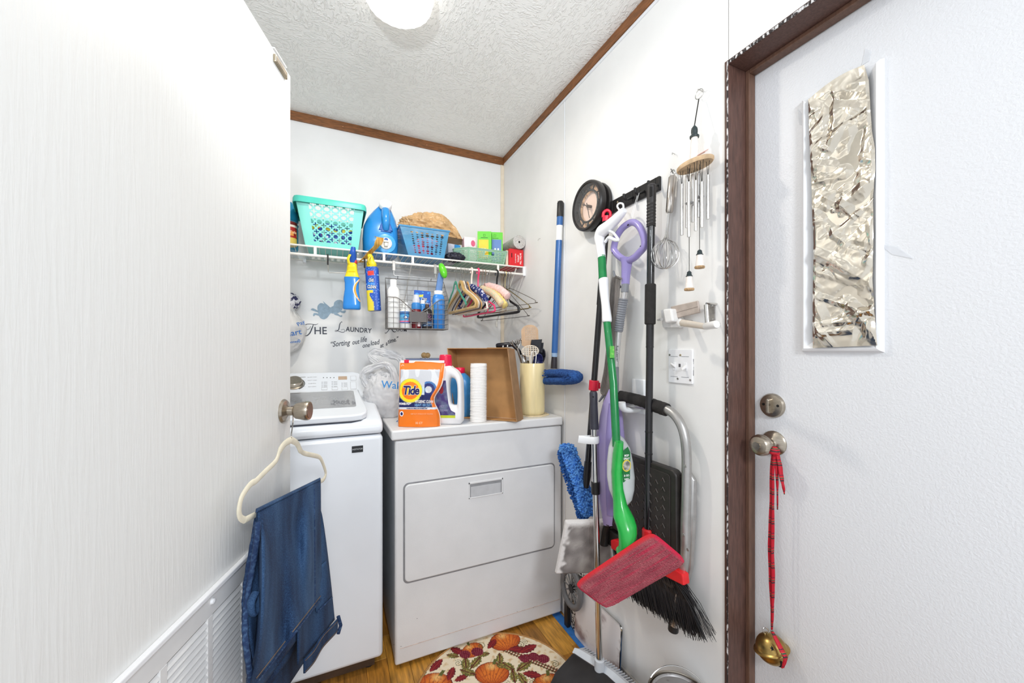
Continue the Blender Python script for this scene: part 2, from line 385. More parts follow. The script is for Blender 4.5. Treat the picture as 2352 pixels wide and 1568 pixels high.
# latch plate at the top corner
a, b = DL(onD(627, 106)), DL(onD(655, 157))
zt = a.z
lp = MB(MD1).box(min(a.x, b.x), max(a.x, b.x), SGN * -.0005, SGN * .007, 1.997, 2.017).build('strap_plate', mat('strap_metal', (150, 140, 122), 0.4, 0.8, var=0.1), d1, smooth=0, bevel=.002)
MB(MD1).box(min(a.x, b.x) + .008, max(a.x, b.x) - .004, SGN * .0068, SGN * .0078, 2.0015, 2.0125).build('strap_slot', mat('slot_taupe', (120, 110, 96), 0.6, var=0.1), lp, smooth=0)
MB(MD1).box(min(a.x, b.x), max(a.x, b.x), SGN * -.036, SGN * .004, 2.0305, 2.033).build('over_strap', WHITE, d1, smooth=0)
# vent grille
vg_t = [DL(onD(px, 1300)).x for px in (376, 467, 480, 548, 559)]
zt = onD(570, 1275).z; zb = 0.13
colw = vg_t[0] - vg_t[1]; gap = vg_t[1] - vg_t[2]; pitch = (vg_t[0] - vg_t[3]) / 1.0 / 2.0
pitch = vg_t[1] - vg_t[3]
c0 = vg_t[4]                               # right side of the bar between the second and first column
xr0 = max(0.03, c0 - (pitch - gap)); VX0 = xr0 - gap * 1.6; VX1 = c0 + gap + 4 * pitch
vg = MB(MD1)
def fr(x0, x1, z0_, z1_): vg.box(x0, x1, SGN * -.001, SGN * .006, z0_, z1_)
fr(VX0, VX1, zt - .040, zt); fr(VX0, VX1, zb, zb + .035)
cols = []
x = c0
bars = [(VX0, xr0)]
for q in range(5):
    bars.append((x, x + gap)); x += pitch
lo = [xr0] + [b_[1] for b_ in bars[1:]]
hi = [b_[0] for b_ in bars[1:]]
for b_ in bars: fr(b_[0], b_[1], zb + .0345, zt - .0395)
GR = mat('vent_enamel', (226, 226, 226), 0.4, var=0.01)
vgo = vg.build('vent_grille', GR, d1, smooth=0, bevel=.0012, seg=1)
lipm = MB(MD1).box(VX0 - .004, VX1, SGN * .000, SGN * .011, zt, zt + .010).build('vent_lip', WHITE, vgo, smooth=0, bevel=.002)
MB(MD1).box(VX0 + .002, VX1 - .002, SGN * .0002, SGN * .0012, zb + .003, zt - .003).build('vent_shadow', mat('vent_inside', (54, 48, 44), 0.9, var=0.1), vgo, smooth=0)
sp = 0.0139; nrow = int((zt - .042 - zb - .035) / sp)
for (a_, b_) in list(zip(lo, hi))[:5]:
    lm = None
    for r_ in range(nrow):
        zc = zt - .0405 - sp * r_
        if lm is None:
            q = MB(MD1).hull([(a_ - .001, SGN * .0055, zc - .0130), (a_ - .001, SGN * .0066, zc - .0122), (a_ - .001, SGN * .0024, zc - .0030), (a_ - .001, SGN * .0014, zc - .0036)],
                             [(b_ + .001, SGN * .0055, zc - .0130), (b_ + .001, SGN * .0066, zc - .0122), (b_ + .001, SGN * .0024, zc - .0030), (b_ + .001, SGN * .0014, zc - .0036)]).build('louver', GR, vgo, smooth=0)
            lm = q; continue
        q2 = lm.copy(); COL.objects.link(q2); q2.location = (0, 0, -sp * r_)
MB(MD1).lathe([(.0055, .006), (.0048, .010), (.001, .0115)], 14, T(*(DL(onD(479, 1381)).x, 0, DL(onD(479, 1381)).z)) @ RX(90 * (1 if SGN < 0 else -1))).build('vent_screw', WHITE, vgo)

# ---- ceiling lamp with a pressed glass shade
lg = thing('ceiling_lamp', 'round ribbed white glass ceiling lamp near the top edge', 'lamp', (LAMP.x, LAMP.y, ZC))
n_ = 48; rings = []
for r_, z in ((.060, ZC - .012), (.100, ZC - .020), (.112, ZC - .045), (.104, ZC - .072), (.080, ZC - .092), (.048, ZC - .104), (.020, ZC - .108), (.006, ZC - .109)):
    rings.append([(LAMP.x + r_ * (1 + .018 * (i % 2)) * math.cos(2 * math.pi * i / n_), LAMP.y + r_ * (1 + .018 * (i % 2)) * math.sin(2 * math.pi * i / n_), z) for i in range(n_)])
MB().loft(rings).build('glass_shade', mat('lamp_glass', (255, 252, 246), 0.2, emit=1.6), lg, smooth=12)
MB().lathe([(.075, ZC - .0005), (.075, ZC - .010), (.062, ZC - .013)], 32, T(LAMP.x, LAMP.y, 0)).build('lamp_base', WHITE, lg)
# ================================================================ WASHER
W0, W1, WY = -0.52, 0.180, 1.600
ENW = mat('washer_white', (232, 236, 242), 0.22, var=0.008, vscale=6)
wa = thing('washing_machine', 'white top-load washing machine with a grey glass lid window', 'washer', (-.17, 1.9, 0))
MB().box(W0, W1, WY, 2.235, .045, .918).build('cabinet', ENW, wa, smooth=35, bevel=.016, seg=4)
MB().box(W0 + .03, W1 - .03, WY + .02, 2.2, .012, .05).build('base_shade', mat('base_shade_brown', (70, 52, 38), 0.6, var=0.1), wa, smooth=0)  # brown block painted as the shadow under the washer
for x in (W0 + .05, W1 - .05):
    MB().cyl((x, WY + .05, 0), (x, WY + .05, .014), .02).build('foot', BLACK, wa)
FX = frame((0, 0, 0), (0, 1, 0), (1, 0, 0))      # local x = world Y, local y = world Z, extrude along world X
def xprism(mb, prof, x0, x1): return mb.hull([(x0, y, z) for y, z in prof], [(x1, y, z) for y, z in prof])
prof = [(WY + .002, .922), (WY + .001, .945), (WY + .006, .965), (WY + .03, .978), (1.80, 1.000), (1.995, 1.030), (2.235, 1.035), (2.235, .922)]
xprism(MB(), prof, W0, W1).build('top_deck', ENW, wa, smooth=35, bevel=.014, seg=4)
# lid: sloped slab with round front corners
lf, lb = V((0, 1.610, .975)), V((0, 1.985, 1.0385))
sl = (lb - lf).normalized(); ML = Matrix(((1, 0, 0, 0), (0, sl.y, -sl.z, lf.y), (0, sl.z, sl.y, lf.z), (0, 0, 0, 1)))
ll = (lb - lf).length; LX1 = onY(846, 965, 1.63).x
out = [(-.485, ll), (-.485, .05), (-.46, .012), (-.42, 0)] + [(LX1 - .06, 0), (LX1 - .025, .008), (LX1 - .006, .03), (LX1, .07), (LX1 - .010, .22), (LX1 - .016, ll)]
lid = MB(ML).prism(out, 0, .026).build('lid', ENW, wa, smooth=35, bevel=.007, seg=3)
MB(ML).prism([(x * .99 - .001, y + .004) for x, y in out], -.014, .0002).build('lid_gap', mat('lid_gap_shade', (66, 70, 80), 0.5, var=0.05), lid, smooth=0)  # dark slab, shade of the gap under the lid put into its colour
wx = onY(820, 960, 1.74).x
MB(ML).prism(rrect(-.46, wx - .004, .105, .355, .012), .0255, .0268).build('lid_window', mat('lid_glass', (128, 130, 134), 0.07, 0.0, var=0.04, coat=1.0), lid, smooth=0)
# console
cb, ctp = V((0, 1.990, 1.028)), V((0, 2.150, 1.140))
s2 = (ctp - cb).normalized(); MC = Matrix(((1, 0, 0, 0), (0, s2.y, -s2.z, cb.y), (0, s2.z, s2.y, cb.z), (0, 0, 0, 1))); lc = (ctp - cb).length
rx = W1 - .012
cout = [(W0 + .02, 0), (rx, 0), (rx - .004, .06), (rx - .012, .10), (rx - .026, lc - .035), (rx - .045, lc - .012), (rx - .075, lc), (W0 + .09, lc), (W0 + .05, lc - .02)]
cs = MB(MC).hull([(x, y, 0) for x, y in cout], [(x * .985, y - (.002 if y > .05 else 0), -.13) for x, y in cout]).build('console', ENW, wa, smooth=35, bevel=.008, seg=3)
def onC(px, py):
    n = MC.to_3x3() @ V((0, 0, 1)); p = onP(px, py, cb, n); q = MC.inverted() @ p; return q.x, q.y
GRY = mat('print_grey', (172, 172, 174), 0.5, var=0.02); SILB = mat('button_silver', (214, 214, 214), 0.35, var=0.02)
kx, ky = onC(676, 882)
kd = MB(MC).lathe([(.040, 0), (.040, .004), (.034, .006), (.033, .022), (.030, .025), (.001, .0252)], 40, T(kx, ky, 0)).build('dial', NICK, wa)
MB(MC).tube([(kx + .043 * math.cos(R(a)), ky + .043 * math.sin(R(a)), .0008) for a in range(-60, 61, 8)], .0014, 6).build('dial_scale', BLACK, wa)
def plate(px0, py0, px1, py1, nm, m, h=.0012, par=None):
    a, b = onC(px0, py1), onC(px1, py0)
    q = MB(MC).prism(rrect(min(a[0], b[0]), max(a[0], b[0]), min(a[1], b[1]), max(a[1], b[1]), .002, 2), -.0003, h).build(nm, m, par or wa, smooth=0)
    return q
plate(777, 864, 797, 872, 'display', mat('display_tan', (196, 170, 146), 0.3, var=0.02))
for b_ in ((805, 863, 818, 874), (805, 876, 818, 894), (738, 889, 752, 896), (762, 889, 776, 896), (785, 889, 799, 896)):
    q = plate(*b_, 'button', mat('button_line', (196, 196, 198), 0.4, var=0.02), .0008)
    plate(b_[0] + .8, b_[1] + .8, b_[2] - .8, b_[3] - .8, 'button_face', ENW, .0014, q)
for gx, rows in ((739, (877, 880.5, 884, 887.5)), (762, (876, 879.5, 883, 887)), (785, (879, 882.5, 886))):
    for r_ in rows:
        q = plate(gx, r_, gx + 1.6, r_ + 1.4, 'indicator', mat('indicator_dark', (70, 70, 74), 0.5, var=0.03), .0006)
        plate(gx + 4, r_ + .2, gx + 13, r_ + 1.0, 'printed_word', GRY, .0005)
for gx in (742, 750, 758, 766): plate(gx, 866, gx + 2, 868, 'indicator', mat('indicator_dark', (70, 70, 74)), .0006)
for i, w_ in enumerate(('QUICK WASH', 'HEAVY WASH', 'RINSE+SPIN', 'SELF CLEAN')):
    x_, y_ = onC(717, 866 + 7.3 * i)
    text(w_, .0065, MC @ T(x_, y_, .0005), GRY, wa, 'lettering')
    plate(689, 865.8 + 7.3 * i, 702, 866.2 + 7.3 * i, 'print_line', GRY, .0004)
# badge
p = onY(821, 1031, WY); MBd = frame((p.x, WY - .0005, p.z), (1, 0, 0), (0, -1, 0))
bd = MB(MBd).prism(rrect(-.020, .020, -.0125, .0125, .001, 2), 0, .001).build('badge', mat('badge_black', (32, 34, 38), 0.3, var=0.05), wa, smooth=0)
text('AGITATOR', .0075, MBd @ T(0, 0, .0012), mat('badge_print', (206, 210, 214), 0.5, var=0.02), bd)

# ================================================================ DRYER
ENG = mat('dryer_white', (226, 226, 227), 0.34, var=0.012, vscale=10, bump=0.10, bscale=420)
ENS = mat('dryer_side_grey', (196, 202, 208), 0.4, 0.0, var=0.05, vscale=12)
X0, X1, DY = 0.2225, 0.981, 1.571
dr = thing('clothes_dryer', 'white front-load clothes dryer with a wide drop door under the clutter', 'dryer', (.6, 1.9, 0))
MB().box(X0, X1, DY + .018, 2.22, .02, .893).build('cabinet', ENS, dr, smooth=0, bevel=.004)
MB().box(X0 - .001, X1, DY, DY + .030, .014, .893).build('front_panel', ENG, dr, smooth=35, bevel=.008, seg=3)
MB().box(X0 - .016, X1 + .001, DY - .010, 2.22, .897, .936).build('worktop', ENG, dr, smooth=35, bevel=.007, seg=3)
DTOP = .936
a, b = onY(930, 1114, DY - .006), onY(1273, 1062, DY - .006); e = onY(932, 1338, DY - .006)
dx0, dx1, dz1, dz0 = a.x, b.x, a.z, e.z
MF = frame((0, DY, 0), (1, 0, 0), (0, -1, 0))
MB(MF).prism(rrect(dx0 - .006, dx1 + .006, dz0 - .008, dz1 + .006, .022, 5), -.004, .0006).build('door_groove', mat('groove_shade', (138, 138, 141), 0.6, var=0.05), dr, smooth=0)  # flat grey ring, shadow of the door groove painted in
dd = MB(MF).prism(rrect(dx0, dx1, dz0, dz1, .018, 5), -.002, .0075).build('drop_door', ENG, dr, smooth=35, bevel=.004, seg=3)
a, b = onY(1076, 1108, DY - .0075), onY(1155, 1134, DY - .0075)
hx0, hx1, hz1, hz0 = a.x, b.x, onY(1115, 1102, DY - .0075).z, onY(1115, 1139, DY - .0075).z
hf = MB(MF)
for x0, x1, z0_, z1_ in ((hx0, hx1, hz1 - .008, hz1), (hx0, hx1, hz0, hz0 + .005), (hx0, hx0 + .006, hz0, hz1), (hx1 - .006, hx1, hz0, hz1)): hf.box(x0, x1, z0_, z1_, .007, .0105)
hfo = hf.build('handle', ENG, dd, smooth=0, bevel=.0012, seg=1)
MB(MF).box(hx0 + .005, hx1 - .005, hz0 + .004, hz1 - .007, .0072, .0079).build('handle_recess', mat('recess_grey', (150, 151, 154), 0.5, var=0.04), dd, smooth=0)
MB(MF).box(hx0 + .010, hx1 - .010, hz0 + .005, hz1 - .020, .0078, .0092).build('handle_lip', mat('lip_grey', (196, 197, 200), 0.4, var=0.03), dd, smooth=0, bevel=.0006, seg=1)
# kick-panel crease
p0, p1 = onY(916, 1490, DY), onY(1284, 1383, DY)
MB(MF).box(X0 + .018, X1 - .010, p0.z - .0018, p0.z + .0006, -.001, .0016).build('crease', mat('crease_tan', (196, 176, 166), 0.6, var=0.1, vscale=60), dr, smooth=0, bevel=.0008, seg=1)  # crease strip tinted darker and warmer than the panel
for px, py in ((905, 1480), (921, 1484), (1188, 1404), (958, 1420), (1225, 1395)):
    p = onY(px, py, DY); MB(MF).lathe([(.0016, -.0005), (.0012, .0005)], 8, T(p.x, p.z, 0)).build('paint_chip', mat('chip_dark', (74, 66, 62), 0.7, var=0.1), dr)
for x in (X0 + .06, X1 - .06): MB().cyl((x, DY + .06, 0), (x, DY + .06, .021), .018).build('foot', BLACK, dr)
# ================================================================ WIRE SHELF
SY, SZ, RZD = 1.979, 1.7175, 1.677
SX0, SX1 = -0.74, 0.984
sh = thing('wire_shelf', 'white ventilated wire shelf with hanging rod across the back wall', 'shelf', (.2, 2.1, SZ))
MB().cyl((SX0, SY, SZ), (SX1, SY, SZ), .0042, n=10).build('front_rail', WIREW, sh)
MB().cyl((SX0, SY, RZD), (SX1 + .006, SY, RZD), .0062, n=12).build('hanging_rod', WIREW, sh)
MB().cyl((SX0, YB - .012, SZ - .004), (SX1, YB - .012, SZ - .004), .0032, n=8).build('back_rail', WIREW, sh)
MB().cyl((SX0, YB - .15, SZ - .0055), (SX1, YB - .15, SZ - .0055), .0030, n=8).build('middle_rail', WIREW, sh)
dw = None
for i in range(50):
    x = -0.285 + .0254 * i
    if x > SX1: break
    if dw is None: dw = MB().tube([(x, YB - .012, SZ - .001), (x, SY, SZ + .0035), (x, SY - .002, SZ + .002)], .0014, 6).build('deck_wire', WIREW, sh); xd = x
    else:
        q = dw.copy(); COL.objects.link(q); q.location = (x - xd, 0, 0)
for px in (724, 882, 948, 1144):
    x = onY(px, 590, SY).x
    MB().box(x - .006, x + .006, SY - .003, SY + .003, RZD, SZ).build('rod_support', WIREW, sh, smooth=0, bevel=.001, seg=1)
for px, zb_ in ((822, 1.51), (948, 1.51), (1186, 1.425)):
    x = onY(px, 600, SY).x
    MB().tube([(x, SY + .004, SZ - .012), (x + .004, YB - .006, zb_)], .0052, 8, flat=.5).cyl((x + .004, YB - .006, zb_ + .01), (x + .004, YB - .006, zb_ - .03), .006, n=8).build('brace', WIREW, sh)
MB().box(SX1 - .006, XR, SY - .008, SY + .008, RZD - .010, SZ + .004).build('end_bracket', WHITE, sh, smooth=0, bevel=.003)
for px in (700, 805, 1010): # wall clips
    x = onY(px, 600, YB).x
    MB().box(x - .008, x + .008, YB - .016, YB, SZ - .018, SZ + .004).build('shelf_clip', WHITE, sh, smooth=0, bevel=.002)
DECK = SZ + .005

# ---------------------------------------------------------------- helpers for soft and pierced things
def perf(mb, c00, c10, c01, c11, nu, nv, hole):
    c00, c10, c01, c11 = map(V, (c00, c10, c01, c11)); vs = []; idx = {}; fs = []
    def vid(i, j):
        if (i, j) not in idx:
            u, v = i / nu, j / nv; idx[(i, j)] = len(vs)
            vs.append((c00 * (1 - u) + c10 * u) * (1 - v) + (c01 * (1 - u) + c11 * u) * v)
        return idx[(i, j)]
    for j in range(nv):
        for i in range(nu):
            if not hole((i + .5) / nu, (j + .5) / nv): fs.append((vid(i, j), vid(i + 1, j), vid(i + 1, j + 1), vid(i, j + 1)))
    return mb.add(vs, fs)
def ridge(p, s): return 1 - 2 * abs(nz(p, s))
def crumple(mb, c, rad, seed=0.0, amp=.25, s=3.0, nu=56, nv=36, flat_bottom=None, fn=None, m=None):
    c = V(c)
    def f(u, v):
        a = 2 * math.pi * u; b = math.pi * (v - .5); d = V((math.cos(a) * math.cos(b), math.sin(a) * math.cos(b), math.sin(b)))
        q = d * 1.0 + V((seed, seed * .7, -seed))
        k = 1 + amp * (ridge(q, s) * .6 + ridge(q + V((3, 1, 2)), s * 2.3) * .3 + nz(q, s * 5) * .25)
        p = V((d.x * rad[0], d.y * rad[1], d.z * rad[2])) * k
        if fn: p = fn(p, d)
        p = c + p
        if flat_bottom is not None and p.z < flat_bottom: p.z = flat_bottom + (p.z - flat_bottom) * .02
        return p
    return mb.grid(f, nu, nv, m)
def pane(M, w, h, nu, nv, name, m, parent, fn, off=.0005, x0=0.0, z0=0.0, curve=None):
    """printed panel: grid in local xz, facing local -y"""
    def g(u, v):
        x = x0 + (u - .5) * w; z = z0 + v * h
        return (x, -off - (curve(x, z) if curve else 0), z)
    o = MB(M).grid(g, nu, nv).build(name, m, parent, smooth=60, fix=False)
    inv = (rootm(parent).inverted() @ M).inverted() if parent is not None else I4()
    paint(o, lambda co: fn(*(lambda q: (q.x, q.z))(inv @ co)))
    return o
PRINT = vcmat('flat_print', 0.4)
TX = lambda x, z, y=-.0008: T(x, y, z) @ RX(90)          # text plane facing local -y
def face(o, x=None, z=(0, 0, 1)): return frame(o, x or RT, z)

# ---------------------------------------------------------------- teal basket
TEAL = mat('teal_plastic', (110, 206, 192), 0.38, var=0.02, vscale=10)
yf = 1.988
bl, br = onY(702, 566, yf), onY(822, 572, yf); tl, t_r = onY(678, 450, yf - .032), onY(836, 472, yf - .032)
ZT = (tl.z + t_r.z) / 2
tb = thing('plastic_basket', 'teal plastic basket with a pierced lattice front on the wire shelf', 'basket', ((bl.x + br.x) / 2, 2.1, DECK))
def lattice(u, v, nu=5.2, nv=5.6, mu=.17, mv0=.10, mv1=.90):
    if not (mu < u < 1 - mu * .85 and mv0 < v < mv1): return False
    a = (u - mu) / (1 - mu * 1.85) * nu; b = (v - mv0) / (mv1 - mv0) * nv
    du, dv = a - round(a), b - round(b)
    if round(a) % 1 == 0:
        d = math.hypot(du, dv)
        if d < .31: return True
    du, dv = (a % 1) - .5, (b % 1) - .5
    if math.hypot(du, dv) < .15: return True
    for ex, ey in ((.25, 0), (-.25, 0), (0, .25), (0, -.25)):
        if math.hypot(du - ex, dv - ey) < .095: return True
    return (abs(du) < .05 and abs(dv) < .25) or (abs(dv) < .05 and abs(du) < .25)
B = {'fl': V((bl.x, yf, DECK)), 'fr': V((br.x, yf, DECK)), 'bl': V((bl.x + .01, 2.21, DECK)), 'br': V((br.x - .01, 2.21, DECK))}
U = {'fl': V((tl.x, yf - .030, ZT)), 'fr': V((t_r.x, yf - .030, ZT)), 'bl': V((tl.x, 2.25, ZT)), 'br': V((t_r.x, 2.25, ZT))}
perf(MB(), B['fl'], B['fr'], U['fl'], U['fr'], 190, 150, lattice).build('front_panel', TEAL, tb, smooth=0, solid=.003)
perf(MB(), B['br'], B['bl'], U['br'], U['bl'], 60, 48, lattice).build('back_panel', TEAL, tb, smooth=0, solid=.003)
for s_, nm in (('l', 'side_panel'), ('r', 'side_panel')):
    MB().add([B['f' + s_], B['b' + s_], U['b' + s_], U['f' + s_]], [(0, 1, 2, 3)]).build(nm, TEAL, tb, smooth=0, solid=.003)
MB().add([B['fl'], B['fr'], B['br'], B['bl']], [(0, 1, 2, 3)]).build('bottom', TEAL, tb, smooth=0, solid=.004)
ring = []
for q in ('fl', 'fr', 'br', 'bl'): ring.append(U[q])
cx_ = sum(ring, V((0, 0, 0))) / 4; loop = []
rp = [(-1, -1), (1, -1), (1, 1), (-1, 1)]
for (p, (sx, sy)) in zip(ring, rp):
    for a in range(0, 91, 30):
        st = {(-1, -1): 180, (1, -1): 270, (1, 1): 0, (-1, 1): 90}[(sx, sy)]
        loop.append(V((p.x - sx * .02 + .024 * math.cos(R(st + a)), p.y - sy * .02 + .024 * math.sin(R(st + a)), p.z)))
sec = [(0, 0), (.010, .004), (.014, -.004), (.015, -.024), (.011, -.024), (.009, -.006), (0, -.006)]
rings = []
for p in loop:
    d = (p - cx_); d.z = 0; d.normalize(); rings.append([p + d * (a - .004) + V((0, 0, b)) for a, b in sec])
rings.append(rings[0])
MB().loft(rings, True, False).build('rim', mat('teal_rim', (78, 196, 178), 0.35, var=0.02), tb)
# pouches standing in the basket
def pouch_paint(x, z):
    n = nz((x * 40, z * 40, 1)); 
    if z > .085 and abs(z - .098 - .01 * math.sin(x * 60)) < .010: return (228, 214, 70)
    if n > .32: return (236, 240, 246)
    if n < -.42: return (196, 44, 52)
    return (24, 84, 176)
for i, (px, dy, hh, lb) in enumerate(((724, 0, .118, 'left'), (762, .03, .130, 'middle'), (800, .01, .112, 'right'))):
    p = onY(px, 560, 2.03 + dy); MP = frame((p.x, 2.035 + dy, DECK + .004), (1, .02, 0), (0, .06, 1))
    t_ = thing('refill_pouch', 'blue and yellow refill pouch inside the teal basket, %s one of three' % lb, 'pouch', m=MP, group='pouches in the teal basket')
    MB(MP).hull([(-.029, -.012, 0), (.029, -.012, 0), (.029, .016, 0), (-.029, .016, 0)], [(-.029, -.001, hh), (.029, -.001, hh), (.029, .002, hh), (-.029, .002, hh)]).build('pouch_body', mat('pouch_blue', (26, 82, 170), 0.35, var=0.08, vscale=50), t_, smooth=0, bevel=.002)
    pane(MP, .054, hh * .95, 30, 44, 'print', PRINT, t_, lambda x, z: pouch_paint(x + i, z), x0=0, curve=lambda x, z, h_=hh: .012 - .011 * z / h_)

# ---------------------------------------------------------------- can and bottle at the far left of the shelf
p = onY(669, 560, 2.02)
c_ = thing('food_can', 'red and gold can with dark lid at the far left of the wire shelf', 'can', (p.x - .012, 2.03, DECK))
MC_ = T(p.x - .012, 2.03, DECK)
cano = MB(MC_).lathe([(.034, 0), (.0345, .002)] + [(.034, .004 + .085 * i / 30) for i in range(31)], 64, caps=True).build('can_body', PRINT, c_)
def canp(co):
    z = co.z
    if z < .008: return (206, 190, 120)
    if z < .030: return (214, 190, 92)
    if z > .080: return (232, 218, 206)
    n = nz((co.x * 60, co.y * 60, z * 60))
    if .040 < z < .058 and n > .0 and co.x > -.005: return (226, 150, 70)
    return (168, 36, 34) if n > -.2 else (132, 24, 26)
paint(cano, canp)
text('Tub', .018, MC_ @ RZ(28) @ T(.004, -.0348, .055) @ RX(90), mat('can_print', (240, 214, 176), 0.5, var=0.02), c_)
MB(MC_).lathe([(.0345, .089), (.0352, .090), (.0352, .102), (.033, .104), (.001, .1035)], 40).build('lid', mat('dark_red_lid', (110, 28, 30), 0.4, var=0.04), c_)
p = onY(663, 535, 2.13)
b_ = thing('shampoo_bottle', 'sky blue bottle behind the red can at the left end of the shelf', 'bottle', (p.x, 2.14, DECK))
MB(T(p.x, 2.14, DECK)).lathe([(.036, 0), (.040, .01), (.040, .10), (.037, .115), (.041, .118), (.041, .124), (.036, .128), (.038, .150), (.034, .185), (.022, .215), (.010, .230), (.001, .231)], 32).build('bottle_body', mat('sky_bottle', (84, 170, 206), 0.25, var=0.05), b_)
MB(T(p.x, 2.14, DECK)).lathe([(.0412, .140), (.041, .150), (.038, .185), (.027, .215), (.014, .232), (.001, .234)], 32).build('cap', mat('deep_teal_cap', (32, 138, 178), 0.25, var=0.04), b_)

# ---------------------------------------------------------------- big blue jug with a tap
JB = mat('jug_blue', (44, 140, 212), 0.22, var=0.05, vscale=8, coat=0.3)
JD = mat('jug_navy', (18, 84, 160), 0.3, var=0.05)
p = onY(876, 580, 2.03); MJ = frame((p.x, 2.075, DECK), (1, -.06, 0), (0, 0, 1))
jg = thing('detergent_jug', 'large blue detergent jug with white cap and white tap on the shelf', 'jug', m=MJ)
def sq(cx, cy, a, b, z, n=28, e=3.2, tilt=0.0):
    r_ = []
    for i in range(n):
        t = 2 * math.pi * i / n; c_, s_ = math.cos(t), math.sin(t)
        x = abs(c_) ** (2 / e) * (1 if c_ >= 0 else -1) * a; y = abs(s_) ** (2 / e) * (1 if s_ >= 0 else -1) * b
        r_.append((cx + x, cy + y, z - tilt * y))
    return r_
MB(MJ).loft([sq(0, 0, .074, .070, 0), sq(0, 0, .083, .078, .008), sq(0, 0, .085, .080, .08), sq(.001, .004, .082, .078, .14), sq(.006, .010, .066, .064, .19), sq(.012, .012, .046, .050, .225), sq(.018, .008, .028, .036, .250), sq(.020, -.006, .024, .026, .266, e=2)]).build('jug_body', JB, jg, smooth=60)
cp = V((.022, -.050, .248)); ax = V((.0, -.80, .60)).normalized(); MCp = MJ @ frame(cp, (1, 0, 0), ax)
MB(MCp).lathe([(.0265, -.03), (.0275, -.012), (.027, -.011)], 28).build('neck', JB, jg)
MB(MCp).lathe([(.0300, -.012), (.0305, .006), (.0285, .0095), (.001, .010)], 32).build('cap', mat('white_cap', (240, 240, 240), 0.35, var=0.01), jg)
MB(MJ).tube(spline([(.022, -.030, .236), (.022, -.074, .200), (.022, -.088, .155), (.022, -.074, .116)], 5), [.019, .0195, .020, .020, .020, .020, .020, .020, .019, .019, .018, .018, .017, .016, .015, .013], 14).build('handle', JB, jg, smooth=60)
for sx in (-1, 1):  # flush dark insets, shade of the grip recesses painted in
    MB(MJ).hull([(.022 + sx * .013, -.079, .112), (.022 + sx * .034, -.0795, .112), (.022 + sx * .022, -.080, .146), (.022 + sx * .013, -.0795, .150)], [(.022 + sx * .013, -.060, .112), (.022 + sx * .034, -.060, .112), (.022 + sx * .022, -.060, .146), (.022 + sx * .013, -.060, .150)]).build('grip_shade', JD, jg, smooth=0, bevel=.003)
MB(MJ).hull([(-.004, -.0795, .104), (.050, -.0795, .104), (.040, -.0795, .128), (.006, -.0795, .128)], [(-.004, -.07, .104), (.050, -.07, .104), (.040, -.07, .128), (.006, -.07, .128)]).build('grip_shade', JD, jg, smooth=0, bevel=.003)
MT = MJ @ T(.022, -.079, .048) @ RX(90)
MB(MT).lathe([(.046, -.001), (.046, .001), (.044, .0016), (.001, .0016)], 36).build('tap_well', mat('jug_light', (70, 160, 224), 0.25, var=0.03), jg)
tp = MB(MT).lathe([(.0285, 0), (.0285, .006), (.026, .009), (.001, .009)], 32).build('tap', mat('tap_white', (232, 228, 220), 0.35, var=0.02), jg)
MB(MT).box(-.012, .012, .002, .010, .008, .026).cyl((0, -.002, .020), (0, -.018, .020), .0088, n=18).build('spout', mat('tap_white', (232, 228, 220)), tp, smooth=40, bevel=.001)
MB(MT).lathe([(.009, .008), (.009, .020), (.001, .021)], 18, T(0, .014, 0)).build('push_button', JD, tp)

# ---------------------------------------------------------------- amber strap sticking out of the shelf
pts = [onY(829, 602, 1.985), onY(842, 590, 1.965), onY(852, 578, 1.945), onY(864, 566, 1.925), onY(871, 554, 1.915), onY(873, 546, 1.925), onY(868, 545, 1.95)]
pts = spline(pts, 4)
rings = []
for i, q in enumerate(pts):
    wv = V((.0135, .004, .003)) if i < 14 else V((.0165, .003, 0)); rings.append([q - wv + V((0, 0, .0015)), q + wv + V((0, 0, .0015)), q + wv - V((0, 0, .0015)), q - wv - V((0, 0, .0015))])
tag(MB().loft(rings).build('folded_strap', mat('amber_strap', (172, 118, 46), 0.3, rgb2=(206, 172, 92), vscale=24, stretch=(8, 1, 1), thr=(.4, .65)), smooth=20),
    'amber brown folded strap poking over the shelf edge in front of the blue jug', 'strap')

# ---------------------------------------------------------------- blue translucent basket, bag and small boxes
BLU = mat('blue_translucent', (84, 156, 200), 0.2, var=0.05, alpha=0.80, vscale=20)
yf = 1.990
bl, br = onY(938, 586, yf), onY(1020, 594, yf); tl, t_r = onY(918, 516, yf - .02), onY(1032, 532, yf - .02)
ZT = (tl.z + t_r.z) / 2
bb = thing('small_basket', 'blue see-through plastic basket with round holes on the wire shelf', 'basket', ((bl.x + br.x) / 2, 2.1, DECK))
rnd = random.Random(3); HR = {}
def holes(u, v):
    a, b = (u - .16) / .76 * 7, (v - .10) / .76 * 10
    if not (0 <= a < 7 and 0 <= b < 10): return False
    k_ = (int(a), int(b)); r_ = HR.setdefault(k_, rnd.choice((.20, .26, .32, .40)))
    return math.hypot((a % 1) - .5, ((b % 1) - .5) * .78) < r_ * .85
B = {'fl': V((bl.x, yf, DECK)), 'fr': V((br.x, yf, DECK)), 'bl': V((bl.x, 2.20, DECK)), 'br': V((br.x, 2.20, DECK))}
U = {'fl': V((tl.x, yf - .020, ZT)), 'fr': V((t_r.x, yf - .020, ZT)), 'bl': V((tl.x, 2.24, ZT)), 'br': V((t_r.x, 2.24, ZT))}
perf(MB(), B['fl'], B['fr'], U['fl'], U['fr'], 90, 70, holes).build('front_panel', BLU, bb, smooth=0)
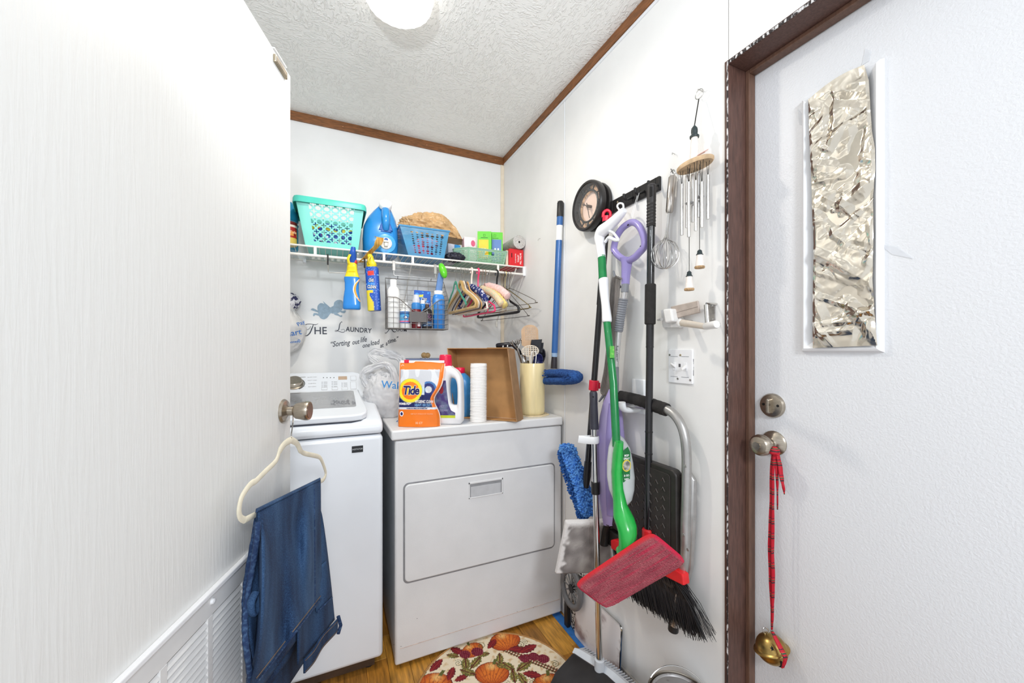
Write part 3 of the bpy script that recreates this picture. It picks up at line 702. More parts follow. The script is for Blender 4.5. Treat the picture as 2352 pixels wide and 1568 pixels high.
for a, b in (('fl', 'bl'), ('fr', 'br'), ('bl', 'br')):
    MB().add([B[a], B[b], U[b], U[a]], [(0, 1, 2, 3)]).build('side_panel', BLU, bb, smooth=0)
MB().add([B['fl'], B['fr'], B['br'], B['bl']], [(0, 1, 2, 3)]).build('bottom', BLU, bb, smooth=0, solid=.003)
MB().tube([U['fl'], U['fr'], U['br'], U['bl']], .005, 8, closed=True).build('rim', mat('blue_rim', (72, 140, 186), 0.25, var=0.04), bb)
rr = random.Random(5)
for i, (nm, rgb, lab) in enumerate((('rag', (226, 70, 96), 'folded coral red rag seen through the blue see-through basket'), ('rag', (236, 150, 170), 'folded pale pink rag on top inside the blue see-through basket'), ('rag', (150, 30, 60), 'dark crimson rag low in the blue see-through basket'))):
    cc = V(((bl.x + br.x) / 2 + (-.03, .02, .035)[i], 2.045 + .02 * i, DECK + (.036, .088, .028)[i]))
    tag(crumple(MB(), cc, ((.052, .036, .032), (.058, .036, .026), (.038, .03, .022))[i], i + 1.0, .22, 2.6, 36, 22).build(nm, mat('rag_%d' % i, rgb, 0.8, var=0.25, vscale=40), smooth=30), lab, 'rag', 'rags in the blue basket')
# brown grocery bag
bb_top = ZT + .007
def bagf(p, d):
    if p.x > 0: p.z -= .55 * p.x * max(0, p.x / .13)
    return p
cc = onY(1000, 520, 2.15)
tag(crumple(MB(), (cc.x, 2.165, cc.z - .02), (.165, .075, .078), 4.2, .30, 2.6, 170, 90, fn=bagf, flat_bottom=bb_top).build('grocery_bag', mat('brown_film', (226, 188, 138), 0.28, var=0.08, vscale=20, transl=0.25), smooth=18),
    'crumpled tan plastic grocery bag on top of the blue see-through basket', 'bag')
p = onY(1043, 560, 2.03)
q = tag(MB(frame((p.x + .004, 2.10, DECK), (1, .25, 0), (.06, 0, 1))).box(-.036, .010, -.03, .03, 0, .105).build('carton', mat('grey_carton', (196, 196, 204), 0.5, var=0.05), smooth=0, bevel=.001),
        'pale grey carton leaning between the blue basket and the green tray', 'box')
q = tag(MB(frame((p.x + .026, 2.085, DECK), (1, .25, 0), (.10, 0, 1))).box(-.016, .016, -.02, .03, .02, .102).build('small_box', mat('bright_blue_box', (44, 138, 200), 0.4, var=0.05), smooth=0, bevel=.001),
        'small bright blue box beside the pale grey carton on the shelf', 'box')
tag(crumple(MB(), (p.x + .004, 2.025, DECK + .022), (.046, .028, .022), 8.0, .35, 4.0, 40, 24).build('tangled_cord', mat('navy_black', (32, 32, 46), 0.5, var=0.3, vscale=60), smooth=25),
    'dark tangled cord heap at the shelf edge left of the green tray', 'cord')

# ---------------------------------------------------------------- green woven tray and its boxes
SAGE = mat('sage_plastic', (146, 184, 158), 0.45, var=0.03, vscale=20)
yf = 1.992
bl, br = onY(1066, 597, yf + .02), onY(1158, 607, yf + .02); tl, t_r = onY(1070, 571, yf - .006), onY(1164, 577, yf - .006)
tl2 = onY(1052, 590, yf + .06)
ZT = DECK + .074
x0, x1 = bl.x, br.x; X0_, X1_ = tl.x - .006, t_r.x + .002
sg = thing('woven_tray', 'sage green woven plastic tray with a slot handle on the shelf', 'tray', ((x0 + x1) / 2, 2.1, DECK))
def woven(n, m_, slot=False):
    def h(u, v):
        if slot and .42 < u < .68 and .62 < v < .86: return True
        if slot and .38 < u < .72 and .54 < v < .92: return False
        a, b = u * n, (v - .12) / .74 * m_
        return 0 < b < m_ and .04 < u < .96 and .22 < (a + .5 * (int(b) % 2)) % 1 < .78 and .30 < b % 1 < .74
    return h
B = [V((x0 + .02, yf + .012, DECK)), V((x1 - .006, yf + .012, DECK)), V((x1 - .006, 2.20, DECK)), V((x0 + .02, 2.20, DECK)), V((x0 - .03, 2.16, DECK)), V((x0 - .03, yf + .06, DECK))]
U = [V((X0_ + .02, yf - .006, ZT)), V((X1_, yf - .006, ZT)), V((X1_, 2.235, ZT)), V((X0_ + .02, 2.235, ZT)), V((X0_ - .042, 2.18, ZT)), V((X0_ - .042, yf + .055, ZT))]
perf(MB(), B[0], B[1], U[0], U[1], 130, 36, woven(24, 7, True)).build('front_wall', SAGE, sg, smooth=0, solid=.0025)
perf(MB(), B[5], B[0], U[5], U[0], 60, 36, woven(11, 7)).build('corner_wall', SAGE, sg, smooth=0, solid=.0025)
perf(MB(), B[4], B[5], U[4], U[5], 60, 36, woven(14, 7)).build('side_wall', SAGE, sg, smooth=0, solid=.0025)
MB().add([B[1], B[2], U[2], U[1], B[3], U[3], B[4], U[4]], [(0, 1, 2, 3), (1, 4, 5, 2), (4, 6, 7, 5)]).build('back_wall', SAGE, sg, smooth=0, solid=.0025)
MB().add(B, [(0, 1, 2, 3, 4, 5)]).build('bottom', SAGE, sg, smooth=0, solid=.003)
MB().tube(U, .0032, 8, closed=True).build('rim', SAGE, sg)
GRN = mat('box_green', (104, 208, 50), 0.4, var=0.02); YEL = mat('box_yellow', (250, 206, 44), 0.4, var=0.03); BLB = mat('box_blue', (96, 132, 196), 0.4, var=0.03); DGN = mat('box_dark_print', (44, 110, 40), 0.5, var=0.03)
MB_ = face(onY(1112, 603, 2.035), RT + FW * .05); MB_.translation.z = DECK + .004
g1 = thing('tea_box', 'green box with a yellow panel standing in the sage tray', 'box', m=MB_)
hh = onY(1112, 531, 2.035).z - DECK - .004
MB(MB_).box(-.037, .040, 0, .055, 0, hh).build('carton', GRN, g1, smooth=0, bevel=.001)
MB(MB_).box(-.0376, -.0365, .001, .054, .0, hh - .012).build('side_print', YEL, g1, smooth=0)
MB(MB_).box(-.030, .024, -.0008, .0002, .03, hh - .047).build('yellow_panel', YEL, g1, smooth=0)
MB(MB_).tube([(-.004, -.0006, hh - .016), (.006, -.0006, hh - .016), (.006, -.0006, hh - .028), (-.004, -.0006, hh - .028)], .0008, 4, closed=True).box(-.018, .020, -.0008, 0, hh - .037, hh - .034).build('print', DGN, g1, smooth=0)
for i in range(2):
    for j in range(3): MB(MB_).box(-.016 + .016 * i, -.006 + .016 * i, -.0014, -.0004, .040 + .019 * j, .051 + .019 * j).build('print_square', mat('box_pale_print', (250, 236, 170), 0.5, var=0.02), g1, smooth=0)
MB_ = face(onY(1141, 605, 2.045), RT + FW * .12); MB_.translation.z = DECK + .004
g2 = thing('tea_box', 'green box with a blue panel, right of the yellow-panelled box in the sage tray', 'box', m=MB_)
hh = onY(1141, 533, 2.045).z - DECK - .004
MB(MB_).box(-.030, .034, 0, .06, 0, hh).build('carton', GRN, g2, smooth=0, bevel=.001)
MB(MB_).box(-.028, .026, -.0008, .0002, .02, hh - .042).build('blue_panel', BLB, g2, smooth=0)
MB(MB_).tube([(-.016, -.0006, hh - .014), (-.006, -.0006, hh - .014), (-.006, -.0006, hh - .026), (-.016, -.0006, hh - .026)], .0007, 4, closed=True).box(-.024, .010, -.0008, 0, hh - .036, hh - .0335).build('print', DGN, g2, smooth=0)
for i in range(2):
    for j in range(4): MB(MB_).box(-.014 + .017 * i, -.004 + .017 * i, -.0014, -.0004, .034 + .018 * j, .045 + .018 * j).build('print_square', mat('box_white_print', (236, 240, 250), 0.5, var=0.02), g2, smooth=0)
MB_ = frame(V((onY(1078, 600, 2.05).x, 2.075, DECK + .004)), RT + FW * .35, V((.28, .1, 1)))
g3 = thing('soap_box', 'white and pink box tilted at the left in the sage tray', 'box', m=MB_)
MB(MB_).box(-.022, .044, -.02, .04, 0, .150).build('carton', mat('box_white_pink', (244, 226, 230), 0.45, var=0.03), g3, smooth=0, bevel=.001)
MB(MB_).lathe([(.012, 0), (.012, .0008), (.001, .0009)], 20, T(.028, -.0205, .115) @ RX(90), sy=1.5).build('logo_patch', mat('pink_print', (214, 96, 130), 0.5, var=0.03), g3)
MB(MB_).box(-.0226, -.0218, -.018, .038, .002, .146).build('side_print', mat('pink_side', (238, 196, 204), 0.5, var=0.06, vscale=60), g3, smooth=0)

# ---------------------------------------------------------------- red valve box, cream box, grey roll
p0, p1 = onY(1170, 608, 1.985), onY(1204, 608, 1.985)
rb = thing('valve_box', 'red cardboard box with white lettering at the right end of the shelf', 'box', ((p0.x + p1.x) / 2, 2.02, DECK))
hh = onY(1185, 572, 1.985).z - DECK; RX0, RX1 = p0.x, min(p1.x, .985)
MB().box(RX0, RX1, 1.985, 2.16, DECK, DECK + hh).build('carton', mat('box_red', (214, 34, 42), 0.38, var=0.03), rb, smooth=0, bevel=.0015)
MBt = frame((0, 1.985, 0), (1, 0, 0), (0, 0, 1)); WT = mat('white_print', (248, 244, 244), 0.5, var=0.01)
wI = RX1 - RX0
for i, (s_, sz, fx) in enumerate((('FLUIDMASTER', .0085, .44), ('TOILET', .013, .64), ('FILL VALVE', .013, .80))):
    text(s_, sz, MBt @ T(RX0 + wI * fx, -.0006, DECK + hh * .45) @ RX(90) @ RZ(90), WT, rb, bold=.0002 if i else 0)
MB(MBt).box(RX0 + wI * .14, RX0 + wI * .20, -.0008, 0, DECK + hh * .48, DECK + hh * .74).build('hang_slot', DARK, rb, smooth=0, bevel=.0005, seg=1)
tag(MB().box(RX0 - .016, RX0 - .002, 1.995, 2.15, DECK, DECK + hh * .9).build('cream_box', mat('cream_carton', (220, 206, 184), 0.6, var=0.04), smooth=0, bevel=.001),
    'narrow cream carton squeezed between the sage tray and the red valve box', 'box')
ce = onY(1196, 561, 1.975); rr_ = 15.5 / F * 2.19
ce.x = min(ce.x, XR - rr_ - .002); ce.z = DECK + hh + rr_ + .0005
ro = thing('grey_roll', 'grey speckled roll lying on the red valve box by the wall', 'roll', (ce.x, 2.07, ce.z))
MR = frame((ce.x, 1.972, ce.z), (1, 0, 0), (-.10, 1, 0))
SPK = mat('speckled_grey', (168, 164, 160), 0.7, rgb2=(206, 202, 198), vscale=260, thr=(.35, .6))
MB(MR).lathe([(rr_, 0.0), (rr_, .19), (.004, .19)], 36, caps=False).build('roll_side', mat('roll_film', (172, 168, 164), 0.4, var=0.10, vscale=50), ro)
rings = [[(r_ * math.cos(2 * math.pi * i / 36), r_ * math.sin(2 * math.pi * i / 36), -.0012 * (k_ % 2)) for i in range(36)] for k_, r_ in enumerate([rr_ * f for f in (1, .94, .9, .8, .76, .66, .62, .5, .46, .34, .30, .2, .14)])]
MB(MR).loft(rings, True, False).build('roll_end', SPK, ro, smooth=20)
MB(MR).box(-.005, .005, -.007, .007, -.0005, .02).build('core_hole', DARK, ro, smooth=0)
# ================================================================ HANGING BELOW THE SHELF
# wire pot rack hooked on the rod
a, b_, c_, d_ = onY(753, 592, SY), onY(754, 627, SY), onY(838, 630, SY), onY(837, 597, SY)
rk = thing('hook_rack', 'thin chrome wire rack with black hook sleeves hung on the shelf rod', 'rack', (a.x, SY, RZD))
yo = SY - .012
hk = lambda p: [V((p.x, SY + .010, RZD + .002)), V((p.x, SY, RZD + .0095)), V((p.x, yo, RZD + .004)), V((p.x, yo, RZD - .03))]
MB().tube(hk(a) + [V((b_.x, yo, b_.z + .006)), V((b_.x + .004, yo, b_.z)), V((c_.x - .004, yo, c_.z)), V((c_.x, yo, c_.z + .006))] + hk(d_)[::-1], .0017, 6).build('wire_frame', SILV, rk)
for p in (a, d_): MB().tube(hk(p)[1:] + [V((p.x, yo, RZD - .040))], .0034, 8).build('hook_sleeve', BLACK, rk)

# ---------------------------------------------------------------- spray bottle 1 : blue with yellow neck
BB1 = mat('spray_blue', (36, 132, 214), 0.2, var=0.05, vscale=10, coat=.3); YL1 = mat('spray_yellow', (238, 214, 40), 0.35, var=0.03); NVB = mat('spray_navy', (30, 84, 176), 0.35, var=0.04)
p0 = onY(808, 711, SY - .012); M1 = frame((p0.x, SY - .016, p0.z), (1, -.20, 0), (0, .02, 1)); H1 = onY(808, 637, SY - .012).z - p0.z
s1 = thing('spray_bottle', 'light blue spray bottle with yellow collar and orange swoosh hung on the rod', 'bottle', m=M1)
def oval(a, b, z, n=24, cx=0.0, cy=0.0): return [(cx + a * math.cos(2 * math.pi * i / n), cy + b * math.sin(2 * math.pi * i / n), z) for i in range(n)]
MB(M1).loft([sq(0, 0, .035, .020, 0), sq(0, 0, .0385, .024, .005), sq(0, 0, .0385, .024, .022), sq(0, 0, .0355, .023, H1 * .38), sq(0, 0, .0305, .021, H1 * .62), sq(0, 0, .031, .021, H1 * .82), sq(0, 0, .034, .022, H1 * .95), sq(0, 0, .032, .021, H1)]).build('bottle_body', BB1, s1, smooth=60)
MB(M1).loft([sq(.001, 0, .032, .021, H1), sq(.001, 0, .026, .018, H1 + .020), sq(.001, -.002, .024, .020, H1 + .026), sq(.001, 0, .023, .017, H1 + .031), sq(.001, -.002, .0215, .020, H1 + .045), sq(.001, 0, .021, .017, H1 + .052), sq(.001, 0, .0195, .017, H1 + .066)]).build('collar', YL1, s1, smooth=40)
MB(M1).box(-.018, .022, -.016, .016, H1 + .064, H1 + .080).build('safety_clip', mat('clip_red', (206, 44, 40), 0.4, var=0.03), s1, smooth=0, bevel=.003)
MB(M1).loft([sq(.004, 0, .015, .015, H1 + .062), sq(.005, -.004, .0155, .018, H1 + .086), sq(.006, -.012, .0145, .020, H1 + .104), sq(.008, -.018, .0115, .018, H1 + .122), sq(.009, -.020, .009, .012, H1 + .136)]).build('nozzle', NVB, s1, smooth=50)
MB(M1).tube(spline([(-.004, -.030, H1 + .098), (-.010, -.038, H1 + .078), (-.008, -.034, H1 + .058)], 5), .0045, 8, flat=1.6).build('trigger', YL1, s1)
sw = spline([(.036, -.0185, H1 * .93), (.020, -.0232, H1 * .76), (.016, -.0236, H1 * .58), (.024, -.0238, H1 * .40), (.0375, -.0185, H1 * .24)], 6)
for off, w_, nm, m_ in ((0, (.0022, .0075), 'white_swoosh', mat('white_print', (248, 244, 244))), (-.0008, (.0012, .0055), 'orange_swoosh', mat('orange_print', (246, 160, 44), 0.4, var=0.03))):
    rings = []
    for i, q in enumerate(sw):
        t = math.sin(math.pi * i / (len(sw) - 1)); ww = w_[0] + (w_[1] - w_[0]) * t; q = q + V((.002 if off else 0, off - .0008, 0))
        rings.append([q + V((-ww, .0, 0)), q + V((ww * .6, .004 * (1 if q.x > .03 else 0), 0))])
    MB(M1).loft(rings, False, False).build(nm, m_, s1, smooth=60)

# ---------------------------------------------------------------- spray bottle 2 : dark blue with yellow trigger
p0, p1 = onY(860, 714, SY - .012), onY(868, 612, SY - .012)
M2 = frame((p0.x, SY - .020, p0.z), (1, -.30, .07), (p1 - p0)); H2 = (p1 - p0).length * .97
s2_ = thing('spray_bottle', 'dark blue spray bottle with yellow trigger head hung on the rod', 'bottle', m=M2)
bo = MB(M2).loft([sq(0, 0, .030 if 0 < f < 1 else .027, .021, H2 * f, 120) if f < .985 else sq(0, 0, .026, .019, H2 * f, 120) for f in [0, .01] + [i / 120 for i in range(2, 118)] + [.985, 1.0]]).build('bottle_body', PRINT, s2_, smooth=60)
def s2p(co):
    x, z = co.x, co.z / H2
    if co.y > .012: return (22, 70, 160)
    if z < .40 and x < -.014 + .10 * max(0, .34 - z) and x < .004: return (222, 204, 58)
    if .80 < z < .90 and -.016 < x < .012: return (216, 56, 44)
    if .40 < z < .46 and x < .0: return (236, 206, 40)
    n = nz((x * 260, z * 34, 3)); r_ = math.hypot(x + .004, (z - .55) * .12)
    if n > .45: return (150, 196, 240)
    return (24, 78, 176) if r_ > .018 else (44, 124, 214)
paint(bo, s2p)
WP = mat('white_print', (248, 244, 244)); KP = mat('black_print', (24, 26, 40), 0.5, var=0.02)
for s_, sz, x_, z_ in (('OXI', .0215, -.003, .68), ('CLEAN', .0215, -.002, .53)):
    text(s_, sz, M2 @ T(x_, -.0222, H2 * z_) @ RX(90) @ RZ(-6), KP, s2_, bold=.0016, sx=.62, sp=.9, shear=.15)
    text(s_, sz, M2 @ T(x_, -.0229, H2 * z_) @ RX(90) @ RZ(-6), WP, s2_, bold=.0002, sx=.62, sp=.9, shear=.15)
MB(M2).loft([sq(0, 0, .020, .016, H2), sq(.001, 0, .0215, .018, H2 + .006), sq(.001, -.003, .022, .020, H2 + .018), sq(.0, -.002, .015, .018, H2 + .028), sq(-.001, -.002, .013, .019, H2 + .040), sq(-.002, -.004, .0125, .020, H2 + .052), sq(-.004, -.006, .010, .016, H2 + .060)]).build('trigger_head', YL1, s2_, smooth=50)
MB(M2).tube(spline([(.002, -.026, H2 + .046), (-.006, -.034, H2 + .030), (-.005, -.030, H2 + .010)], 5), .004, 8, flat=1.6).build('trigger', mat('spray_yellow_dark', (220, 190, 30), 0.4, var=0.03), s2_)

# ---------------------------------------------------------------- wire basket hooked on the rod
GW = mat('grey_wire', (124, 120, 116), 0.4, 0.2, var=0.06)
bx0, bx1, byb, byf, bz0, bzb, bzf = .2336, .5224, 1.986, 1.893, 1.3515, 1.600, 1.497
wbk = thing('wire_basket', 'grey wire basket with a slate label plate hooked on the shelf rod', 'basket', ((bx0 + bx1) / 2, 1.94, bz0))
def dip(x):
    t = (x - bx0) / (bx1 - bx0)
    k_ = 0 if t < .12 or t > .88 else .5 - .5 * math.cos(2 * math.pi * (t - .12) / .76)
    return bzf - .066 * k_ ** .8
rim = [V((bx0, byb, bzb)), V((bx0 - .002, byf, bzf))] + [V((bx0 + (bx1 - bx0) * i / 24, byf - .001, dip(bx0 + (bx1 - bx0) * i / 24))) for i in range(1, 24)] + [V((bx1 + .002, byf, bzf)), V((bx1, byb, bzb))]
MB().tube(rim, .0022, 8, closed=True).build('rim', GW, wbk)
MB().tube([(bx0, byf, bz0), (bx1, byf, bz0), (bx1, byb, bz0), (bx0, byb, bz0)], .0022, 8, closed=True).build('bottom_frame', GW, wbk)
vm = MB(); hm = MB(); sm_ = MB(); bm_ = MB()
n1 = 11
for i in range(n1 + 1):
    x = bx0 + (bx1 - bx0) * i / n1
    vm.cyl((x, byf, bz0), (x, byf, dip(x)), .0012, n=6); bm_.cyl((x, byf, bz0), (x, byb, bz0), .0011, n=6); hm.cyl((x, byb, bz0), (x, byb, bzb), .0011, n=6) if i % 2 == 0 else None
for j in range(1, 7):
    z = bz0 + .0245 * j
    xs = [bx0 + (bx1 - bx0) * k_ / 80 for k_ in range(81)]
    run = []
    for x in xs + [None]:
        if x is not None and dip(x) > z: run.append(x)
        elif run:
            if len(run) > 1: vm.cyl((run[0], byf - .0015, z), (run[-1], byf - .0015, z), .0011, n=6)
            run = []
for j in range(1, 10):
    z = bz0 + .0245 * j; hm.cyl((bx0, byb, z), (bx1, byb, z), .0010, n=6)
    for x in (bx0, bx1):
        ye = byf if z < bzf else byb - (byb - byf) * (bzb - z) / (bzb - bzf)
        sm_.cyl((x, byb, z), (x, ye, z), .0010, n=6)
for k_ in range(1, 8):
    y = byf + (byb - byf) * k_ / 8
    for x in (bx0, bx1): sm_.cyl((x, y, bz0), (x, y, bzf + (bzb - bzf) * k_ / 8), .0010, n=6)
    bm_.cyl((bx0, y, bz0), (bx1, y, bz0), .0009, n=6)
vm.build('front_grid', GW, wbk, smooth=0); hm.build('back_grid', GW, wbk, smooth=0); sm_.build('side_grid', GW, wbk, smooth=0); bm_.build('bottom_grid', GW, wbk, smooth=0)
lx0, lx1 = onY(940, 740, byf - .004).x, onY(980, 740, byf - .004).x
MB().box(lx0, lx1, byf - .006, byf - .003, onY(960, 740, byf).z, onY(960, 716, byf).z).build('label_plate', mat('slate_plate', (98, 94, 94), 0.6, var=0.04), wbk, smooth=0, bevel=.0006, seg=1)
for px in (904, 999):
    x = onY(px, 610, SY).x
    MB().box(x - .0065, x + .0065, SY - .011, SY - .0085, RZD - .040, RZD + .009).box(x - .0065, x + .0065, SY - .011, SY + .009, RZD + .0068, RZD + .0088).build('flat_hook', mat('galvanised', (168, 164, 160), 0.4, 0.7, var=0.06), wbk, smooth=0, bevel=.0006, seg=1)
xl, xr_ = onY(904, 610, SY).x, onY(999, 610, SY).x
MB().tube([(xl, SY - .006, RZD - .035), (xl, SY - .006, 1.618), (xl + .004, SY - .006, 1.614), (xr_ - .004, SY - .006, 1.614), (xr_, SY - .006, 1.618), (xr_, SY - .006, RZD - .035)], .0018, 6).cyl((xl + .02, SY - .006, 1.614), (xl + .02, byb, bzb), .0018, n=6).cyl((xr_ - .02, SY - .006, 1.614), (xr_ - .02, byb, bzb), .0018, n=6).build('hanger_wire', SILV, wbk)

# contents
BZ = bz0 + .0014
def bottle(nm, lab, px, dy, prof, cap, mb_, mc, sy=1.0, n=28, rz=0.0):
    x = onY(px, 740, byf + dy).x; MM = T(x, byf + dy, BZ) @ RZ(rz)
    t_ = thing(nm, lab, 'bottle', m=MM)
    MB(MM).lathe(prof, n, sy=sy).build('bottle_body', mb_, t_, smooth=40)
    MB(MM).lathe(cap, n, sy=sy).build('cap', mc, t_, smooth=35)
    return t_, MM
WB = mat('bottle_white', (238, 238, 236), 0.3, var=0.01); WC = mat('cap_white', (244, 244, 242), 0.4, var=0.01)
bottle('lotion_bottle', 'tall white bottle with white cap at the left in the wire basket', 903.5, .042, [(.028, 0), (.0310, .004), (.0310, .155), (.0305, .168), (.027, .184), (.020, .196), (.0155, .200)], [(.0160, .199), (.0160, .228), (.0150, .2325), (.012, .2335), (.001, .234)], WB, WC)
t_, MM = bottle('cleaner_bottle', 'short white bottle with a blue and red label in the wire basket', 931, .032, [(.023, 0), (.0255, .003), (.0255, .070), (.024, .084), (.018, .097), (.0125, .102)], [(.0130, .101), (.0130, .122), (.0115, .124), (.001, .1245)], WB, WC)
lb = MB(MM).lathe([(.0259, .024 + .056 * i / 26) for i in range(27)], 72, caps=False).build('label', PRINT, t_)
def lbp(co):
    x, z = co.x, co.z
    if z < .030: return (40, 110, 190)
    if math.hypot(x + .002, z - .052) < .010: return (236, 240, 246) if math.hypot(x + .002, z - .052) < .006 else (20, 96, 176)
    if x > .012 and z < .056: return (210, 44, 60)
    if .030 < z < .036: return (236, 120, 150)
    return (92, 168, 214) if z < .066 else (26, 104, 180)
paint(lb, lbp)
BC = mat('cap_blue', (54, 128, 196), 0.3, var=0.03); CL = mat('clear_cap', (222, 224, 232), 0.15, var=0.02, alpha=.75)
t_, MM = bottle('rinse_bottle', 'blue capped bottle with a clear cup and crimson label in the wire basket', 956, .030, [(.021, 0), (.0225, .003), (.0225, .090), (.0215, .094)], [(.0225, .0935), (.0230, .0960), (.0225, .120), (.0195, .123), (.0185, .126)], mat('crimson_label', (112, 24, 34), 0.35, var=0.2, vscale=70), BC)
MB(MM).lathe([(.0180, .1235), (.0182, .138), (.0165, .146), (.0145, .149), (.0140, .163), (.012, .165), (.001, .1655)], 24).build('measuring_cup', CL, t_)
MB(MM).box(.002, .016, -.0235, -.0195, .010, .080).build('label_patch', mat('pale_label', (226, 208, 210), 0.5, var=0.06, vscale=90), t_, smooth=0, bevel=.001)
bottle('rinse_bottle', 'light blue bottle with a small white cap behind the clear cup bottle', 971, .066, [(.022, 0), (.0235, .003), (.0235, .112), (.020, .120), (.011, .127)], [(.0115, .126), (.0115, .142), (.0100, .144), (.001, .1445)], BC, WC)
t_, MM = bottle('dark_bottle', 'dark brown bottle with patterned label in the wire basket', 981, .026, [(.022, 0), (.0240, .003), (.0240, .082), (.022, .092), (.013, .102), (.009, .105)], [(.0095, .104), (.0095, .119), (.0085, .121), (.001, .1215)], mat('dark_glass', (46, 42, 44), 0.18, var=0.15), mat('brown_cap', (70, 48, 38), 0.4, var=0.05))
lb = MB(MM).lathe([(.0243, .012 + .062 * i / 26) for i in range(27)], 60, caps=False).build('label', PRINT, t_)
def dkp(co):
    n = nz((co.x * 120, co.y * 120, co.z * 190))
    return (150, 96, 130) if n > .30 and co.z > .04 else ((176, 196, 214) if n > .34 else ((58, 84, 120) if co.z < .034 else (44, 36, 48)))
paint(lb, dkp)
x = onY(1007, 740, byf + .045).x; MM = T(x, byf + .046, BZ) @ RZ(-6)
t_ = thing('powder_jug', 'tall square blue bottle with a wide white cap at the right in the wire basket', 'bottle', m=MM)
MB(MM).loft([sq(0, 0, .024, .026, 0, e=5), sq(0, 0, .028, .030, .004, e=5), sq(0, 0, .0285, .030, .150, e=5), sq(0, 0, .026, .028, .166, e=4), sq(0, 0, .021, .022, .174, e=2.5)]).build('bottle_body', mat('powder_blue', (50, 128, 206), 0.28, var=0.06), t_, smooth=50)
MB(MM).lathe([(.0215, .173), (.0225, .175), (.0225, .190), (.021, .193), (.001, .1935)], 32).build('cap', WC, t_)
MB(MM).box(-.0290, -.0282, -.024, .020, .070, .120).build('side_label', YL1, t_, smooth=0)
# oxygen cleaner pouch
x = onY(969, 740, byf + .075).x; MM = frame((x, byf + .078, BZ), (1, -.03, -.03), (0, .04, 1))
t_ = thing('stain_pouch', 'blue stain remover pouch with white outlined lettering at the back of the wire basket', 'pouch', m=MM)
MB(MM).hull([(-.044, -.010, 0), (.044, -.010, 0), (.044, .010, 0), (-.044, .010, 0)], [(-.042, -.001, .196), (.040, -.001, .196), (.040, .0015, .196), (-.042, .0015, .196)]).build('pouch_body', mat('pouch_royal', (22, 84, 178), 0.3, var=0.06), t_, smooth=0, bevel=.002)
pane(MM, .080, .190, 40, 90, 'print', PRINT, t_, lambda x, z: (214, 206, 60) if (x < .004 and abs(z - .170 - .2 * x) < .006) else ((186, 196, 60) if x > .004 and .092 < z < .120 and x < .030 else ((64, 150, 226) if nz((x * 90, z * 60, 2)) > .25 else (22, 84, 178))), curve=lambda x, z: .0102 - .009 * z / .196)
for s_, x_, z_ in (('OXI', .006, .150), ('CLEAN', .010, .128)):
    text(s_, .024, MM @ T(x_, -.0056, z_) @ RX(90 - 2.6) @ RZ(-8), KP, t_, bold=.0016, sx=.66, sp=.9, shear=.15)
    text(s_, .024, MM @ T(x_, -.0064, z_) @ RX(90 - 2.6) @ RZ(-8), WP, t_, bold=.0001, sx=.66, sp=.9, shear=.15)
# clear-blue sprayer with green nozzle
pa, pb = onY(1008, 664, byf + .082), onY(1014, 628, byf + .060)
MM = frameZ((onY(1003, 700, byf + .085).x, byf + .081, BZ), (.06, -.02, 1), (1, 0, 0))
t_ = thing('pump_sprayer', 'translucent blue sprayer with a bright green nozzle in the wire basket', 'bottle', m=MM)
inv = MM.inverted(); qb = inv @ pb; qa = inv @ pa
MB(MM).loft([sq(0, 0, .006, .004, .0, e=3), sq(0, 0, .012, .005, .03, e=3), sq(qa.x * .5, .0, .017, .006, qa.z * .7, e=3), sq(qa.x, qa.y, .017, .012, qa.z, e=3), sq(qb.x - .002, qb.y, .0145, .013, qb.z, e=3)]).build('bottle_body', mat('sprayer_blue', (112, 150, 206), 0.2, var=0.04, alpha=.85), t_, smooth=50)
MB(MM).tube(spline([(qb.x - .008, qb.y - .004, qb.z + .046), (qb.x - .004, qb.y - .014, qb.z + .030), (qb.x + .004, qb.y - .022, qb.z + .006), (qb.x + .010, qb.y - .026, qb.z - .016), (qb.x + .013, qb.y - .026, qb.z - .026)], 4), [.008, .011, .013, .0145, .016, .017, .018, .0185, .0185, .018, .017, .0155, .0135, .0115, .009, .006, .002], 14).build('nozzle', mat('lime_green', (92, 200, 36), 0.25, var=0.03, coat=.3), t_, smooth=60)

